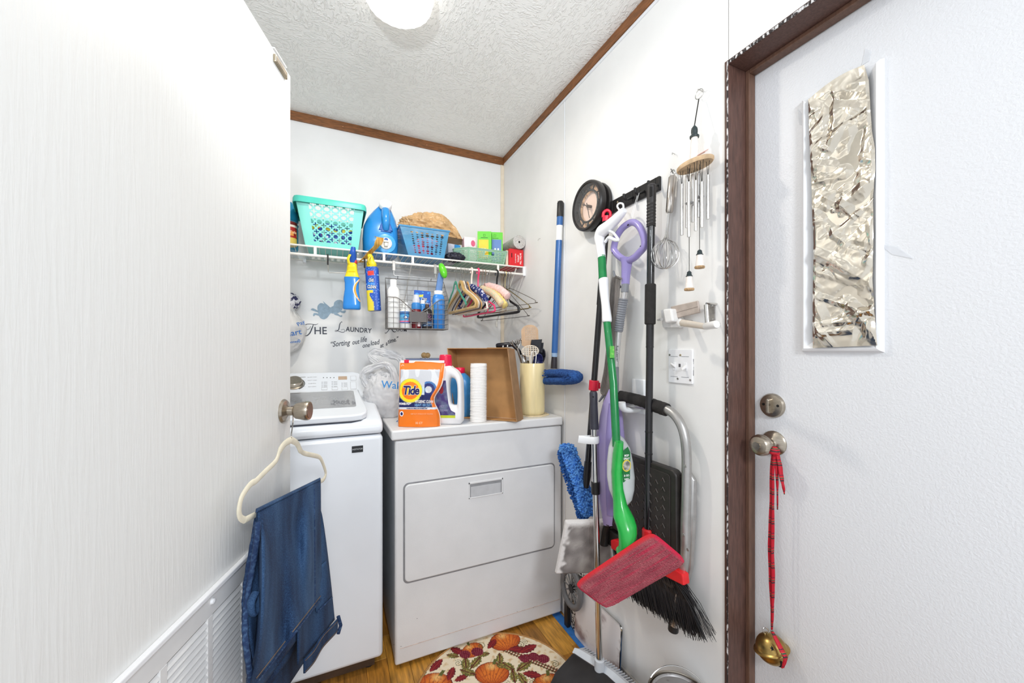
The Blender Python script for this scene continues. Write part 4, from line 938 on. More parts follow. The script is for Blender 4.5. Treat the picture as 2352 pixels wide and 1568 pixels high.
# ---------------------------------------------------------------- hangers on the rod
def hx(px): return onY(px, 618, SY).x
HRING = .012
def hookpts(x, top, neck, th, side=1, w_=None):
    """wire hook over the rod in the plane of the hanger"""
    d = V((math.sin(R(th)), -math.cos(R(th)), 0)); c = V((x, SY, RZD + .0005)); r_ = .0125
    pts = [c + d * (-r_ * side) + V((0, 0, -.018))]
    pts += [c + d * (-r_ * side * math.cos(a)) + V((0, 0, r_ * math.sin(a) - .004)) for a in [math.pi * i / 8 for i in range(9)]]
    pts += [c + d * (r_ * side * .9) + V((0, 0, -.020)), c + d * (r_ * side * .2) + V((0, 0, -.040)), c + V((0, 0, neck - RZD + .004))]
    return spline(pts, 3)
def H(x, th):
    d = V((math.sin(R(th)), -math.cos(R(th)), 0)); return frame((x, SY, 0), d, (0, 0, 1))
def velvet(px, zn, mt, lab, hw=.205, drop=.145, th=4.0, bar=True, grp=None, roll=0.0, barm=None):
    x = hx(px); M = H(x, th); t_ = thing('clothes_hanger', lab, 'hanger', (x, SY, RZD), group=grp)
    MB().tube(hookpts(x, RZD, zn, th), .0015, 6).build('hook', SILV, t_)
    def arm(s):
        up = spline([(0, 0, zn + .004), (s * .016, 0, zn - .004), (s * .035, 0, zn - .034), (s * .060, 0, zn - .052), (s * hw * .62, 0, zn - .080), (s * hw * .92, 0, zn - .112), (s * hw, 0, zn - .128), (s * (hw - .006), 0, zn - drop)], 4)
        return [V(q) for q in up]
    mb = MB(M)
    for s in (-1, 1):
        pts = arm(s); mb.tube(pts, [.0095 if i < 4 else .0078 for i in range(len(pts))], 8, flat=.36, up=(0, 0, 1))
    mb.build('shoulders', mt, t_, smooth=50)
    if bar: MB(M).tube([(-hw + .006, 0, zn - drop), (hw - .006, 0, zn - drop)], .0065, 8, flat=.42).build('trouser_bar', barm or mt, t_)
    return t_, x
TE = mat('teal_velvet', (34, 146, 116), 0.75, var=0.06, vscale=40, sheen=.3); TAN = mat('tan_velvet', (206, 168, 104), 0.75, var=0.06, vscale=40, sheen=.2)
IVO = mat('ivory_velvet', (238, 224, 204), 0.75, var=0.03, sheen=.2); GRYV = mat('grey_velvet', (104, 96, 100), 0.8, var=0.05, sheen=.2)
velvet(1046, 1.598, TE, 'teal velvet child hanger, leftmost of the hangers on the rod', hw=.150, drop=.118, bar=False)
velvet(1056.5, 1.603, TAN, 'tan velvet hanger next to the teal hanger on the rod')
velvet(1059.5, 1.603, TAN, 'second tan velvet hanger from the teal hanger', hw=.208)
velvet(1064, 1.603, IVO, 'ivory velvet hanger between the tan hangers on the rod', hw=.203)
velvet(1068, 1.600, GRYV, 'grey velvet hanger behind the ivory hanger on the rod', hw=.195)
velvet(1073, 1.600, mat('amber_velvet', (222, 172, 112), 0.7, var=0.05), 'amber tan hanger in front of the navy yarn hanger', hw=.185)
def tubular(px, mt, lab, zn, hw, drop, r_, th, bars=False, hook_r=None, bar=True, tilt=0.0):
    x = hx(px); M = H(x, th) @ T(0, 0, zn) @ RY(tilt) @ T(0, 0, -zn); t_ = thing('clothes_hanger', lab, 'hanger', (x, SY, RZD))
    MB().tube(hookpts(x, RZD, zn, th), hook_r or r_ * .75, 8).build('hook', mt, t_)
    top = spline([(-hw, 0, zn - drop + .030), (-hw * .55, 0, zn - drop * .50), (-.014, 0, zn - .006), (0, 0, zn + .003), (.014, 0, zn - .006), (hw * .55, 0, zn - drop * .50), (hw, 0, zn - drop + .030)], 5)
    bot = spline([(hw, 0, zn - drop + .030), (hw + .006, 0, zn - drop + .012), (hw - .010, 0, zn - drop), (0, 0, zn - drop), (-hw + .010, 0, zn - drop), (-hw - .006, 0, zn - drop + .012), (-hw, 0, zn - drop + .030)], 4)
    MB(M).tube(top + bot[1:-1], r_, 8, closed=True).build('hanger_frame', mt, t_, smooth=60)
    if bars:
        MB(M).tube([(hw * .62, 0, zn - drop * .56), (hw * .62, 0, zn - drop)], r_ * .6, 6).tube([(hw * .40, 0, zn - drop * .78), (hw * .84, 0, zn - drop * .78)], r_ * .5, 6).build('tie_bar', mt, t_)
    return t_, M
def yarn(t_, M, zn, hw, drop, mt, r_, s0=-1, s1=1, nm='yarn_cover', seed=0):
    pts = spline([(-hw, 0, zn - drop + .012), (-hw * .6, 0, zn - drop * .42), (-.01, 0, zn - .012), (.01, 0, zn - .012), (hw * .6, 0, zn - drop * .42), (hw, 0, zn - drop + .012)], 12)
    pts = [p for p in pts if s0 * hw <= p.x <= s1 * hw]
    rad = [r_ * (1 + .22 * abs(math.sin(i * 1.2 + seed))) for i in range(len(pts))]; rad[0] *= .5; rad[-1] *= .5
    return MB(M).tube(pts, rad, 12, flat=.8).build(nm, mt, t_, smooth=50)
t_, M = tubular(1083, mat('ivory_plastic', (238, 222, 208), 0.3, var=0.02), 'ivory plastic hanger wrapped in navy and white yarn on the rod', 1.590, .190, .140, .0050, 4, hook_r=.0046)
yarn(t_, M, 1.592, .192, .120, mat('navy_yarn', (34, 46, 110), 0.9, rgb2=(214, 212, 224), vscale=70, thr=(.52, .62), bump=.6, bscale=200), .016)
t_, M = tubular(1098, mat('hot_pink_plastic', (238, 56, 110), 0.25, var=0.03), 'hot pink plastic hanger with tie bars on the rod', 1.580, .185, .140, .0044, 6, bars=True, hook_r=.0044)
t_, M = tubular(1107, mat('thin_brown_wire', (150, 128, 110), 0.4, .6, var=0.05), 'hanger covered in peach and mint speckled crochet next to the pink hanger', 1.590, .190, .140, .0018, 10)
yarn(t_, M, 1.588, .195, .125, mat('speckled_yarn', (238, 204, 168), 0.9, rgb2=(206, 208, 176), vscale=90, thr=(.45, .6), bump=.7, bscale=220), .0165, seed=1)
t_, M = tubular(1113, mat('thin_brown_wire', (150, 128, 110)), 'hanger covered in pale yellow crochet behind the pink crochet hanger', 1.584, .190, .140, .0018, 12)
yarn(t_, M, 1.584, .195, .128, mat('yellow_yarn', (232, 208, 130), 0.9, var=0.08, vscale=80, bump=.7, bscale=220), .0165, seed=2)
t_, M = tubular(1122, mat('bright_wire', (200, 196, 190), 0.3, .9, var=0.03), 'hanger covered in thick pale pink crochet on the rod', 1.602, .180, .128, .0018, 13)
yarn(t_, M, 1.604, .180, .100, mat('pink_yarn', (246, 204, 200), 0.9, var=0.06, vscale=90, bump=.8, bscale=200), .0185, seed=3)
MB(M).tube(arc((-.035, 0, 1.604), .010, 0, 180, 8, (1, 0, 0), (0, 0, 1)), .0045, 8).build('yarn_loop', mat('pink_yarn', (246, 204, 200)), t_)
tubular(1141, mat('black_tubular', (28, 28, 32), 0.3, var=0.05), 'black plastic tubular hanger near the right end of the rod', 1.590, .200, .150, .0062, 10, hook_r=.0048)
def wirehanger(px, mt, lab, zn, hw, drop, th, tilt=0.0, notch=False):
    x = hx(px); M = H(x, th) @ T(0, 0, zn) @ RY(tilt) @ T(0, 0, -zn); t_ = thing('wire_hanger', lab, 'hanger', (x, SY, RZD))
    MB().tube(hookpts(x, RZD, zn, th), .0014, 6).build('hook', mt, t_)
    pts = [(0, 0, zn), (.022, 0, zn - .004), (hw * .96, 0, zn - drop + .020), (hw, 0, zn - drop + .006), (hw - .008, 0, zn - drop)]
    if notch: pts += [(hw * .62, 0, zn - drop), (hw * .58, 0, zn - drop + .012), (hw * .54, 0, zn - drop - .006)]
    pts += [(-hw + .008, 0, zn - drop), (-hw, 0, zn - drop + .006), (-hw * .96, 0, zn - drop + .020), (-.022, 0, zn - .004)]
    MB(M).tube(spline(pts, 4, closed=True), .0014, 6, closed=True).build('wire_frame', mt, t_)
    MB(M).tube([V((.0022 * math.cos(i * 1.3), .0022 * math.sin(i * 1.3), zn - .004 + .0016 * i)) for i in range(16)], .0010, 5).build('twist', mt, t_)
DKW = mat('dark_wire', (72, 62, 56), 0.4, .7, var=0.06); GDW = mat('gold_wire', (178, 156, 84), 0.35, .8, var=0.06)
wirehanger(1156, DKW, 'dark wire hanger tilted low, its corner below the black hanger', 1.588, .200, .166, 14, 0)
wirehanger(1160, GDW, 'gold wire hanger near the right end of the rod', 1.585, .195, .120, 15)
wirehanger(1164, DKW, 'dark wire hanger with a notched trouser bar at the right of the rod', 1.582, .190, .118, 14, notch=True)
wirehanger(1170, mat('bronze_wire', (104, 92, 76), 0.4, .7, var=0.06), 'bronze wire hanger, rightmost and nearest the right wall', 1.590, .200, .098, 17)

# ---------------------------------------------------------------- carrier bag hanging at the left behind the door
p = onY(656, 750, 2.22); pk = onY(672, 690, 2.22)
FILM = mat('white_film', (238, 236, 234), 0.35, var=0.02, transl=0.25, bump=.25, bscale=30)
cb_ = thing('carrier_bag', 'white carrier bag with blue print hanging on the back wall beside the door edge', 'bag', (p.x, 2.2, p.z))
def bagshape(q, d):
    t = max(0, d.z); k_ = 1 - .72 * t; q.x *= k_; q.y *= k_; return q
crumple(MB(), (p.x, 2.222, p.z), (.086, .045, .125), 2.0, .12, 2.2, 60, 40, fn=bagshape).build('bag_body', FILM, cb_, smooth=30)
crumple(MB(), (pk.x - .012, 2.235, pk.z - .002), (.040, .028, .036), 6.0, .3, 3.0, 40, 26).build('knot', mat('print_knot', (232, 230, 234), 0.5, rgb2=(52, 50, 92), vscale=60, thr=(.50, .56)), cb_, smooth=30)
BLP = mat('bag_blue_print', (44, 104, 176), 0.5, var=0.03)
for s_, sz, px, py, rz in (('Walmart', .040, 654, 768, 12), ('Pay', .026, 691, 742, 30), ('Save money', .016, 664, 786, 8), ('0', .022, 687, 783, 14)):
    q = onY(px, py, 2.160)
    text(s_, sz, frame(q, (1, 0, 0), (0, -.0, 1)) @ RX(90) @ RZ(rz) , BLP, cb_, ext=.0004, bold=.0004, align='CENTER')

# ---------------------------------------------------------------- wall lettering and figure (vinyl decals)
DEC = mat('decal_charcoal', (62, 64, 76), 0.5, var=0.04); MDW = frame((0, YB - .0006, 0), (1, 0, 0), (0, 0, 1))
def dpt(px, py): q = onY(px, py, YB); return V((q.x, 0, q.z))
dl = thing('lettering_decal', 'charcoal vinyl lettering reading The Laundry Room on the back wall', 'decal', (onY(815, 760, YB).x, YB, 1.30))
def stroke(pxs, ws, nm='letter_stroke', n=7):
    pts = spline([dpt(*p) for p in pxs], n); K = len(pts); rings = []
    wl = [ws[min(len(ws) - 1, int(i / (K - 1) * (len(ws) - 1)))] + (ws[min(len(ws) - 1, int(i / (K - 1) * (len(ws) - 1)) + 1)] - ws[min(len(ws) - 1, int(i / (K - 1) * (len(ws) - 1)))]) * ((i / (K - 1) * (len(ws) - 1)) % 1) for i in range(K)]
    for i, q in enumerate(pts):
        t = (pts[min(i + 1, K - 1)] - pts[max(i - 1, 0)]).normalized(); nn = V((-t.z, 0, t.x)); w_ = wl[i] * .00245
        rings.append([q + nn * w_ + V((0, -.0004, 0)), q - nn * w_ + V((0, -.0004, 0)), q - nn * w_ + V((0, .0004, 0)), q + nn * w_ + V((0, .0004, 0))])
    return MB(MDW).loft(rings).build(nm, DEC, dl, smooth=0)
stroke([(699, 749), (704, 744.5), (715, 744), (724, 745.5), (731, 743)], [1.2, .7, .5, .7, .2])
stroke([(720, 745), (716.5, 754), (712, 764), (706, 770), (701, 771)], [.6, 1.1, 1.2, 1.0, .3])
stroke([(714, 749), (710, 755), (705, 757), (700, 756)], [.3, .4, .4, .2])
stroke([(786, 740), (784, 739), (780.5, 744), (779, 752), (777.5, 757), (772, 761), (769.5, 760), (772, 758), (779, 761), (788, 763), (792, 760), (789, 756), (783, 758)], [.8, .4, .8, .9, .9, .5, .3, .4, .6, .6, .4, .3, .3])
stroke([(884.5, 763.5), (886, 765), (890, 761.5), (894, 756), (897, 751), (898.5, 746), (896, 744)], [.7, .5, .6, .8, .9, .7, .3])
stroke([(888, 747), (893, 744), (900, 744), (903, 747), (899, 751), (897, 752), (900, 757), (905, 762), (910, 761)], [.3, .4, .6, .6, .5, .5, .9, .9, .3])
def deco(s_, px, py, size, rz, shear=0.0, sx=1.0, sp=1.0, bold=.0006):
    text(s_, size, MDW @ T(*dpt(px, py)) @ RX(90) @ RZ(rz), DEC, dl, ext=.0004, shear=shear, sx=sx, sp=sp, bold=bold)
deco('HE', 736, 760, .054, 1, sx=.95)
deco('AUNDRY', 824, 758, .036, -3, sx=.86, sp=1.05)
deco('OOM', 922, 757.5, .026, -2, sx=.95, sp=1.05, bold=.0003)
sg2 = thing('lettering_decal', 'small slanted vinyl lettering about sorting out life under the big lettering', 'decal', (onY(830, 785, YB).x, YB, 1.27))
for s_, px, py, size, rz in (('\u201cSorting', 780, 789, .040, 7), ('out', 816, 785.5, .036, 9), ('life', 834, 780, .040, 10), ('one', 840, 793, .034, 8), ('load', 860, 787, .038, 12), ('at', 876, 793.5, .032, 14), ('a', 887, 789, .032, 14), ('time.\u201d', 902, 781.5, .034, 18)):
    text(s_, size, MDW @ T(*dpt(px, py)) @ RX(90) @ RZ(rz), DEC, sg2, ext=.0004, shear=.38, sx=.74, sp=1.0, bold=.0004)
fg = thing('figure_decal', 'grey-blue vinyl silhouette of a tumbling figure on the back wall', 'decal', (onY(750, 710, YB).x, YB, 1.4))
FIGM = mat('decal_blue_grey', (150, 172, 188), 0.6, var=0.07, vscale=60)
def blob(pxs, nm, mt, off): 
    pts = spline([dpt(*p) for p in pxs], 5, closed=True)
    MB(MDW).prism([(q.x, q.z) for q in pts], 0, .0006 + off, RX(90)).build(nm, mt, fg, smooth=0)
blob([(731, 700), (737, 696), (745, 698), (752, 703), (760, 706), (764, 709), (762, 717), (758, 721), (752, 729), (745, 733), (737, 731), (732, 724), (730, 715), (729, 706)], 'torso', FIGM, 0)
blob([(760, 706), (766, 702), (768, 694), (775, 689), (783, 689), (788, 694), (788, 704), (785, 712), (778, 718), (768, 720), (760, 718)], 'head', FIGM, .0002)
for pp in ([(714, 711), (717, 708), (722, 709), (731, 714), (733, 718), (726, 716), (718, 713)], [(719, 724), (721, 719), (727, 719), (734, 722), (732, 725), (725, 723), (721, 726)], [(768, 718), (776, 720), (781, 724), (786, 724), (784, 728), (777, 725), (768, 722)], [(780, 714), (788, 714), (793, 712), (794, 716), (790, 719), (783, 717)], [(742, 692), (746, 695), (757, 705), (754, 706), (746, 699)]):
    blob(pp, 'limb', FIGM, .0003)
# ================================================================ ON TOP OF THE DRYER
TZ = DTOP + .0006
def onT(px, py): return onZ(px, py, TZ)
# ---------------------------------------------------------------- orange pouch
p = onT(967, 979); MP = frame((p.x, p.y + .02, TZ), RT, (0, .02, 1)); PW, PH = .186, .262
pu = thing('detergent_pouch', 'orange and navy laundry pod pouch standing at the front of the dryer top', 'pouch', m=MP)
def pw(z):                       # half width along the height: pinched in the middle right
    t = z / PH; return .094 - .010 * math.sin(min(1, max(0, (t - .02) / .7)) * math.pi)
def pth(x, z):
    t = z / PH; u = x / .094
    return (.030 * (1 - t) ** .7 * (1 - .5 * u * u) + .0015) * (1 if t < .86 else max(.12, (1 - t) / .14)) + .0022 * ridge(V((x * 9, z * 7, 1)), 1.4)
def pxx(u, t):
    z = t * PH; L_ = -.086 - .006 * (1 - t); Rr = .082 + .022 * t ** 1.2 - .030 * math.exp(-((t - .42) / .17) ** 2) + .004 * (1 - t) ** 3
    return L_ + (Rr - L_) * u
def pgrid(s):
    def f(u, v):
        x = pxx(u, v); z = v * PH; e = min(1, min(u, 1 - u) / .06); return (x, s * (.0008 + pth(x, z) * e), z + (.006 * math.sin(3.1 * u) - .006 * u) * v)
    return f
of = MB(MP).grid(pgrid(-1), 110, 150).build('front_film', vcmat('pouch_film', 0.25, 0.0, bump=.15, bscale=60), pu, smooth=60)
def poup(co):
    t = co.z / PH; x = co.x
    L_, Rr = pxx(0, max(0, t)), pxx(1, max(0, t)); u = (x - L_) / (Rr - L_)
    if u < .012 or u > .985: return (250, 236, 226)
    if t > .885: return (250, 128, 40)
    if t < .265: return (240, 122, 28)
    if t < .300: return (222, 226, 234)
    if u > .91: return (250, 132, 48)
    if u < .035 and t > .44: return (250, 132, 48)
    dx, dz = x + .036, co.z - .146; d = math.hypot(dx, dz)
    if d < .050:
        if d > .047: return (196, 196, 120)
        if d > .036: return (252, 226, 40)
        if d > .021: return (248, 124, 30)
        return (252, 226, 40) if d < .016 else (250, 180, 34)
    ex, ez = x - .026, co.z - .150
    if .014 < math.hypot(ex - .012, ez) < .034 and ex > -.004 and ez > -.020: return (34, 44, 110) if math.hypot(ex - .012, ez) < .026 else (70, 120, 180)
    if math.hypot(ex + .010, ez + .002) < .014: return (196, 220, 236)
    if math.hypot(ex + .018, ez - .006) < .008: return (70, 150, 186)
    if t < .475 + .10 * max(0, u - .42) + .01 * math.sin(u * 16): return (24, 34, 92)
    n = nz((x * 24, co.z * 10, 4)); return (206, 208, 214) if n < .1 else (226, 228, 232)
paint(of, poup)
MB(MP).grid(pgrid(1), 20, 24).build('back_film', mat('pouch_orange', (246, 126, 34), 0.3, var=0.03), pu, smooth=60)
zt_ = PH + .001
MB(MP).box(pxx(0, 1) + .004, pxx(1, 1) - .004, -.0030, .0030, zt_ - .004, zt_ + .006).build('zip_track', WC, pu, smooth=0, bevel=.001)
MB(MP).box(-.066, -.046, -.0050, .0050, zt_ - .004, zt_ + .009).build('zip_slider', mat('slider_red', (226, 30, 66), 0.35, var=0.03), pu, smooth=0, bevel=.0015)
def ptext(s_, sz, x, z, mt, **k):
    y = -(.0008 + pth(x, z)) - k.pop('off', .0020)
    return text(s_, sz, MP @ T(x, y, z) @ RX(90 + k.pop('tilt', 4)), mt, pu, **k)
NAVY = mat('print_navy', (28, 30, 96), 0.5, var=0.02)
ptext('Tide', .050, -.033, .146, WP, bold=.0030, shear=.22, sx=.80, off=.0035, sp=.92)
ptext('Tide', .050, -.033, .146, NAVY, bold=.0014, shear=.22, sx=.80, off=.0046, sp=.92)
ptext('+', .030, .012, .118, NAVY, bold=.0008)
ptext('HYGIENIC CLEAN', .0165, .022, .101, WP, bold=.0004, shear=.1, sx=.56)
ptext('POWER PODS', .0125, -.055, .092, WP, bold=.0006, sx=.62)
ptext('HEAVY 10X DUTY', .0150, .020, .087, mat('print_sky', (130, 180, 230), 0.5, var=0.02), bold=.0004, sx=.60)
ptext('WORKS ON VISIBLE AND INVISIBLE DIRT', .0058, -.006, .074, NAVY, bold=.0002, sx=.8)
ptext('KEEP OUT OF REACH OF CHILDREN', .0062, .014, .052, mat('print_peach', (255, 206, 160), 0.5, var=0.02), sx=.9)
ptext('32 CT', .0115, .004, .016, mat('print_peach', (255, 206, 160)), bold=.0003)
MB(MP).lathe([(.0078, 0), (.0078, .0006), (.001, .0007)], 20, T(-.070, -(.0008 + pth(-.07, .052)) - .0016, .052) @ RX(94), sy=1.4).build('warning_mark', WP, pu)
MB(MP).lathe([(.0048, 0), (.0048, .0005), (.001, .0006)], 16, T(-.070, -(.0008 + pth(-.07, .052)) - .0024, .052) @ RX(94), sy=1.4).build('warning_figure', NAVY, pu)
MB(MP).tube(arc((-.072, -.0036, .246), .005, 0, 330, 12, (1, 0, 0), (0, 0, 1)), .0009, 6).build('emblem', WP, pu)

# ---------------------------------------------------------------- white jug with handle
p = onT(1048, 976); MJ2 = frame((p.x - .001, p.y + .045, TZ), RT - FW * .06, (0, 0, 1)) @ T(-.014, 0, 0) @ Matrix.Diagonal((.92, .92, .975, 1))
wj = thing('carpet_cleaner_jug', 'white handled jug with crimson cap and purple label beside the orange pouch', 'jug', m=MJ2)
out = spline([V(q) for q in ((-.070, 0, 0), (.050, 0, 0), (.062, .010, 0), (.064, .060, 0), (.062, .150, 0), (.058, .195, 0), (.040, .228, 0), (.012, .246, 0), (.006, .252, 0), (-.040, .252, 0), (-.046, .240, 0), (-.066, .200, 0), (-.074, .150, 0), (-.074, .020, 0))], 5, closed=True)
hole = spline([V(q) for q in ((.010, .085, 0), (.034, .082, 0), (.040, .100, 0), (.040, .160, 0), (.032, .192, 0), (.012, .200, 0), (.002, .184, 0), (.000, .150, 0), (.004, .110, 0))], 5, closed=True)
# body with a through handle : outer and inner outline bridged as strips
def plate_hole(mb, o_, h_, th):
    N_ = 90
    def res(l):
        L_ = [0.0]
        c = sum((V(q) for q in l), V((0, 0, 0))) / len(l)
        c = V((.020, .140, 0)); ang = sorted([(math.atan2(q.y - c.y, q.x - c.x), q) for q in l], key=lambda t: t[0]); r_ = []
        for i in range(N_):
            a = -math.pi + 2 * math.pi * i / N_; best = None
            d = V((math.cos(a), math.sin(a), 0)); K = len(l); bt = 0
            for k_ in range(K):
                p_, q_ = l[k_] - c, l[(k_ + 1) % K] - c; e = q_ - p_; den = d.x * e.y - d.y * e.x
                if abs(den) < 1e-9: continue
                t = (p_.x * e.y - p_.y * e.x) / den; s_ = (p_.x * d.y - p_.y * d.x) / den
                if t > 0 and -1e-6 <= s_ <= 1 + 1e-6: bt = max(bt, t)
            r_.append(c + d * bt)
        return r_
    O, Hh = res(o_), res(h_); rings = []
    cs = [(0.0, .55), (.06, .80), (.18, .96), (.35, 1.0), (.62, 1.0), (.82, .90), (.94, .72), (1.0, .45)]
    for s in (1, -1):
        seq = cs if s == 1 else cs[::-1]
        for f, t in seq: rings.append([(O[i].x + (Hh[i].x - O[i].x) * f, s * th * t, O[i].y + (Hh[i].y - O[i].y) * f) for i in range(N_)])
    rings.append(rings[0])
    vs = [p_ for r_ in rings for p_ in r_]
    return mb.loft(rings, True, False)
plate_hole(MB(MJ2), out, hole, .040).build('jug_body', mat('jug_white', (240, 240, 242), 0.3, var=0.01), wj, smooth=60)
CRM = mat('crimson_cap', (226, 20, 72), 0.3, var=0.04, coat=.3)
MB(MJ2).lathe([(.027, .246), (.030, .250), (.0300, .268), (.0275, .296), (.024, .300), (.001, .301)], 30, T(-.020, 0, 0)).build('cap', CRM, wj)
MB(MJ2).hull([(-.068, -.0405, .030), (.034, -.0405, .030), (.034, -.0405, .052), (.014, -.0405, .062), (.002, -.0405, .090), (-.006, -.0405, .150), (-.010, -.0405, .190), (-.062, -.0405, .190)], [(x, -.036, z) for x, z in ((-.068, .030), (.034, .030), (.034, .052), (.014, .062), (.002, .090), (-.006, .150), (-.010, .190), (-.062, .190))]).build('label', mat('label_purple', (74, 56, 118), 0.35, rgb2=(110, 122, 150), vscale=26, thr=(.42, .62)), wj, smooth=0, bevel=.001)
MB(MJ2).box(-.068, .034, -.0412, -.040, .030, .041).build('label_stripe', mat('label_lime', (196, 208, 52), 0.4, var=0.03), wj, smooth=0)
MB(MJ2).lathe([(.010, 0), (.010, .0008), (.001, .0009)], 20, MJ2.inverted() @ MJ2 @ T(-.030, -.0406, .150) @ RX(90), sy=1.7).build('logo_patch', mat('label_red', (150, 28, 44), 0.4, var=0.04), wj)
text('PET', .014, MJ2 @ T(-.026, -.0416, .078) @ RX(90), mat('label_pale', (170, 160, 200), 0.5, var=0.02), wj)
text('CLEAN', .012, MJ2 @ T(-.020, -.0416, .062) @ RX(90), mat('label_pale', (170, 160, 200)), wj)

# ---------------------------------------------------------------- open white carton flap below the jug
q0, q1 = onT(1006, 974), onT(1060, 974)
tag(MB(frame((q0.x + .004, q0.y + .03, TZ), RT, (0, 0, 1))).hull([(0, 0, 0), (.080, -.006, 0), (.055, .05, 0), (0, .05, 0)], [(0, 0, .026), (.050, 0, .030), (.050, .05, .030), (0, .05, .026)]).build('small_carton', mat('ivory_card', (226, 216, 200), 0.6, var=0.05), smooth=0, bevel=.001),
    'small ivory cardboard tray crushed under the white handled jug', 'box')

# ---------------------------------------------------------------- second detergent bottle
p = onT(1062, 966); MM = frame((p.x + .046, p.y + .107, TZ), RT, (0, 0, 1))
t_ = thing('fabric_softener', 'blue bottle with a crimson cap behind the white handled jug', 'bottle', m=MM)
MB(MM).loft([sq(-.02, 0, .052, .030, 0, e=2.6), sq(-.02, 0, .058, .034, .008, e=2.6), sq(-.02, 0, .060, .030, .05, e=2.6), sq(-.02, 0, .054, .032, .085, e=2.6), sq(-.02, 0, .060, .035, .12, e=2.6), sq(-.02, 0, .056, .034, .165, e=2.6), sq(-.022, 0, .040, .028, .19, e=2.4), sq(-.024, 0, .024, .022, .205, e=2)]).build('bottle_body', mat('softener_blue', (60, 138, 200), 0.3, var=0.05), t_, smooth=60)
MB(MM).lathe([(.023, .203), (.025, .206), (.0245, .226), (.022, .230), (.001, .2305)], 28, T(-.024, 0, 0)).build('cap', CRM, t_)

# ---------------------------------------------------------------- yellow and black pack
p = onT(1078, 953); MM = frame((p.x, p.y, TZ + .004), (.7071, -.7071, 0), (0, 0, 1))
t_ = thing('charcoal_pack', 'yellow and black pack standing behind the paper cups', 'box', m=MM)
MB(MM).box(-.045, .045, -.016, .016, 0, .160).build('pack_body', mat('pack_yellow', (232, 180, 36), 0.4, var=0.06), t_, smooth=0, bevel=.004)
for z0_, z1_, m_ in ((.130, .160, KP), (.116, .128, WP), (.090, .115, KP)): MB(MM).box(-.0455, .0455, -.0166, .0, z0_, z1_).build('print_band', m_, t_, smooth=0)
text('ORANGE', .020, MM @ T(.0, -.0168, .066) @ RX(90), KP, t_, bold=.0005)
MB(MM).box(.0, .022, -.0168, -.015, .012, .030).build('print_block', KP, t_, smooth=0)

# ---------------------------------------------------------------- grey-blue tin with a wooden knob
a_, b_ = onY(934, 826, 2.03), onY(1050, 830, 2.03); zl = onY(985, 823, 2.06).z
t_ = thing('storage_tin', 'grey-blue lidded box with a wooden knob behind the orange pouch', 'box', ((a_.x + b_.x) / 2, 2.1, TZ))
MB().box(a_.x, b_.x, 2.03, 2.19, TZ, zl - .022).build('box_body', mat('tin_blue', (126, 138, 168), 0.5, var=0.05), t_, smooth=0, bevel=.003)
MB().box(a_.x - .004, b_.x + .004, 2.026, 2.194, zl - .0215, zl).build('lid', mat('tin_lid', (134, 146, 178), 0.45, var=0.04), t_, smooth=0, bevel=.004)
pk = onY(978, 822, 2.11)
MB().lathe([(.022, zl), (.022, zl + .002), (.001, zl + .0025)], 24, T(pk.x, 2.11, 0), sx=1.5).build('knob_base', mat('striped_base', (228, 226, 226), 0.5, rgb2=(60, 66, 90), vscale=90, thr=(.5, .55)), t_)
MB().sphere((pk.x - .010, 2.11, zl + .0165), .0155, 18, 10).sphere((pk.x + .010, 2.11, zl + .0160), .0150, 18, 10).build('wooden_knob', mat('knob_wood', (190, 154, 104), 0.5, var=0.10, vscale=40), t_)

# ---------------------------------------------------------------- plastic carrier bag between washer and dryer
pb = onT(905, 962)
c_ = onS(890, 900, 1.84)
t_ = thing('carrier_bag', 'crumpled white carrier bag on the dryer corner left of the orange pouch', 'bag', (c_.x, c_.y, TZ))
def bg(q, d):
    t = q.z / .12
    q.x += -.030 * max(0, t) ; q.x *= 1.0 - .18 * max(0, t)
    return q
cz = TZ + .088
FILM2 = mat('clear_film', (246, 246, 247), 0.42, var=0.02, transl=0.5, bump=.18, bscale=24)
crumple(MB(), (c_.x, c_.y, cz), (.094, .070, .112), 11.0, .17, 2.0, 150, 90, fn=bg, flat_bottom=TZ + .001).build('bag_body', FILM2, t_, smooth=45)
def strap(pxs, w_, seed):
    pts = spline([onS(px, py, s) for px, py, s in pxs], 7); rings = []
    for i, q in enumerate(pts):
        ww = w_ * (1 + .5 * nz((i * .33, seed, 0))); t = (pts[min(i + 1, len(pts) - 1)] - pts[max(i - 1, 0)]).normalized()
        nn = t.cross(FW).normalized()
        rings.append([q + nn * ww * f + FW * (.007 * nz((i * .22, f * 5, seed)) + .005 * ridge(V((i * .12, f * 4.0, seed)), 1.6) + .012 * f * f * (.4 + .6 * nz((i * .2, seed, 4)))) for f in [j_ / 7 - 1 for j_ in range(15)]])
    return MB().loft(rings, False, False).build('bag_handle', FILM2, t_, smooth=40, solid=.0008)
strap([(862, 912, 1.80), (840, 882, 1.79), (832, 858, 1.78), (850, 845, 1.78), (882, 836, 1.79), (900, 850, 1.80), (912, 890, 1.80)], .016, 1.0)
strap([(880, 840, 1.90), (850, 818, 1.92), (862, 808, 1.92), (890, 812, 1.92), (920, 824, 1.92), (926, 850, 1.92)], .020, 2.0)
strap([(846, 862, 1.80), (868, 868, 1.80), (888, 862, 1.80), (880, 886, 1.80), (858, 896, 1.80)], .013, 3.0)
qx = onS(919, 886, 1.722)
text('Walmart', .046, frame(qx, RT, (0, 0, 1)) @ RX(90) @ RZ(-4), mat('bag_sky_print', (66, 140, 206), 0.5, var=0.03), t_, ext=.0004, bold=.0004)
text('Save money', .016, frame(onS(912, 968, 1.70), RT, (0, 0, 1)) @ RX(90) @ RZ(48), mat('bag_blue_print', (44, 104, 176)), t_, ext=.0004, bold=.0006)

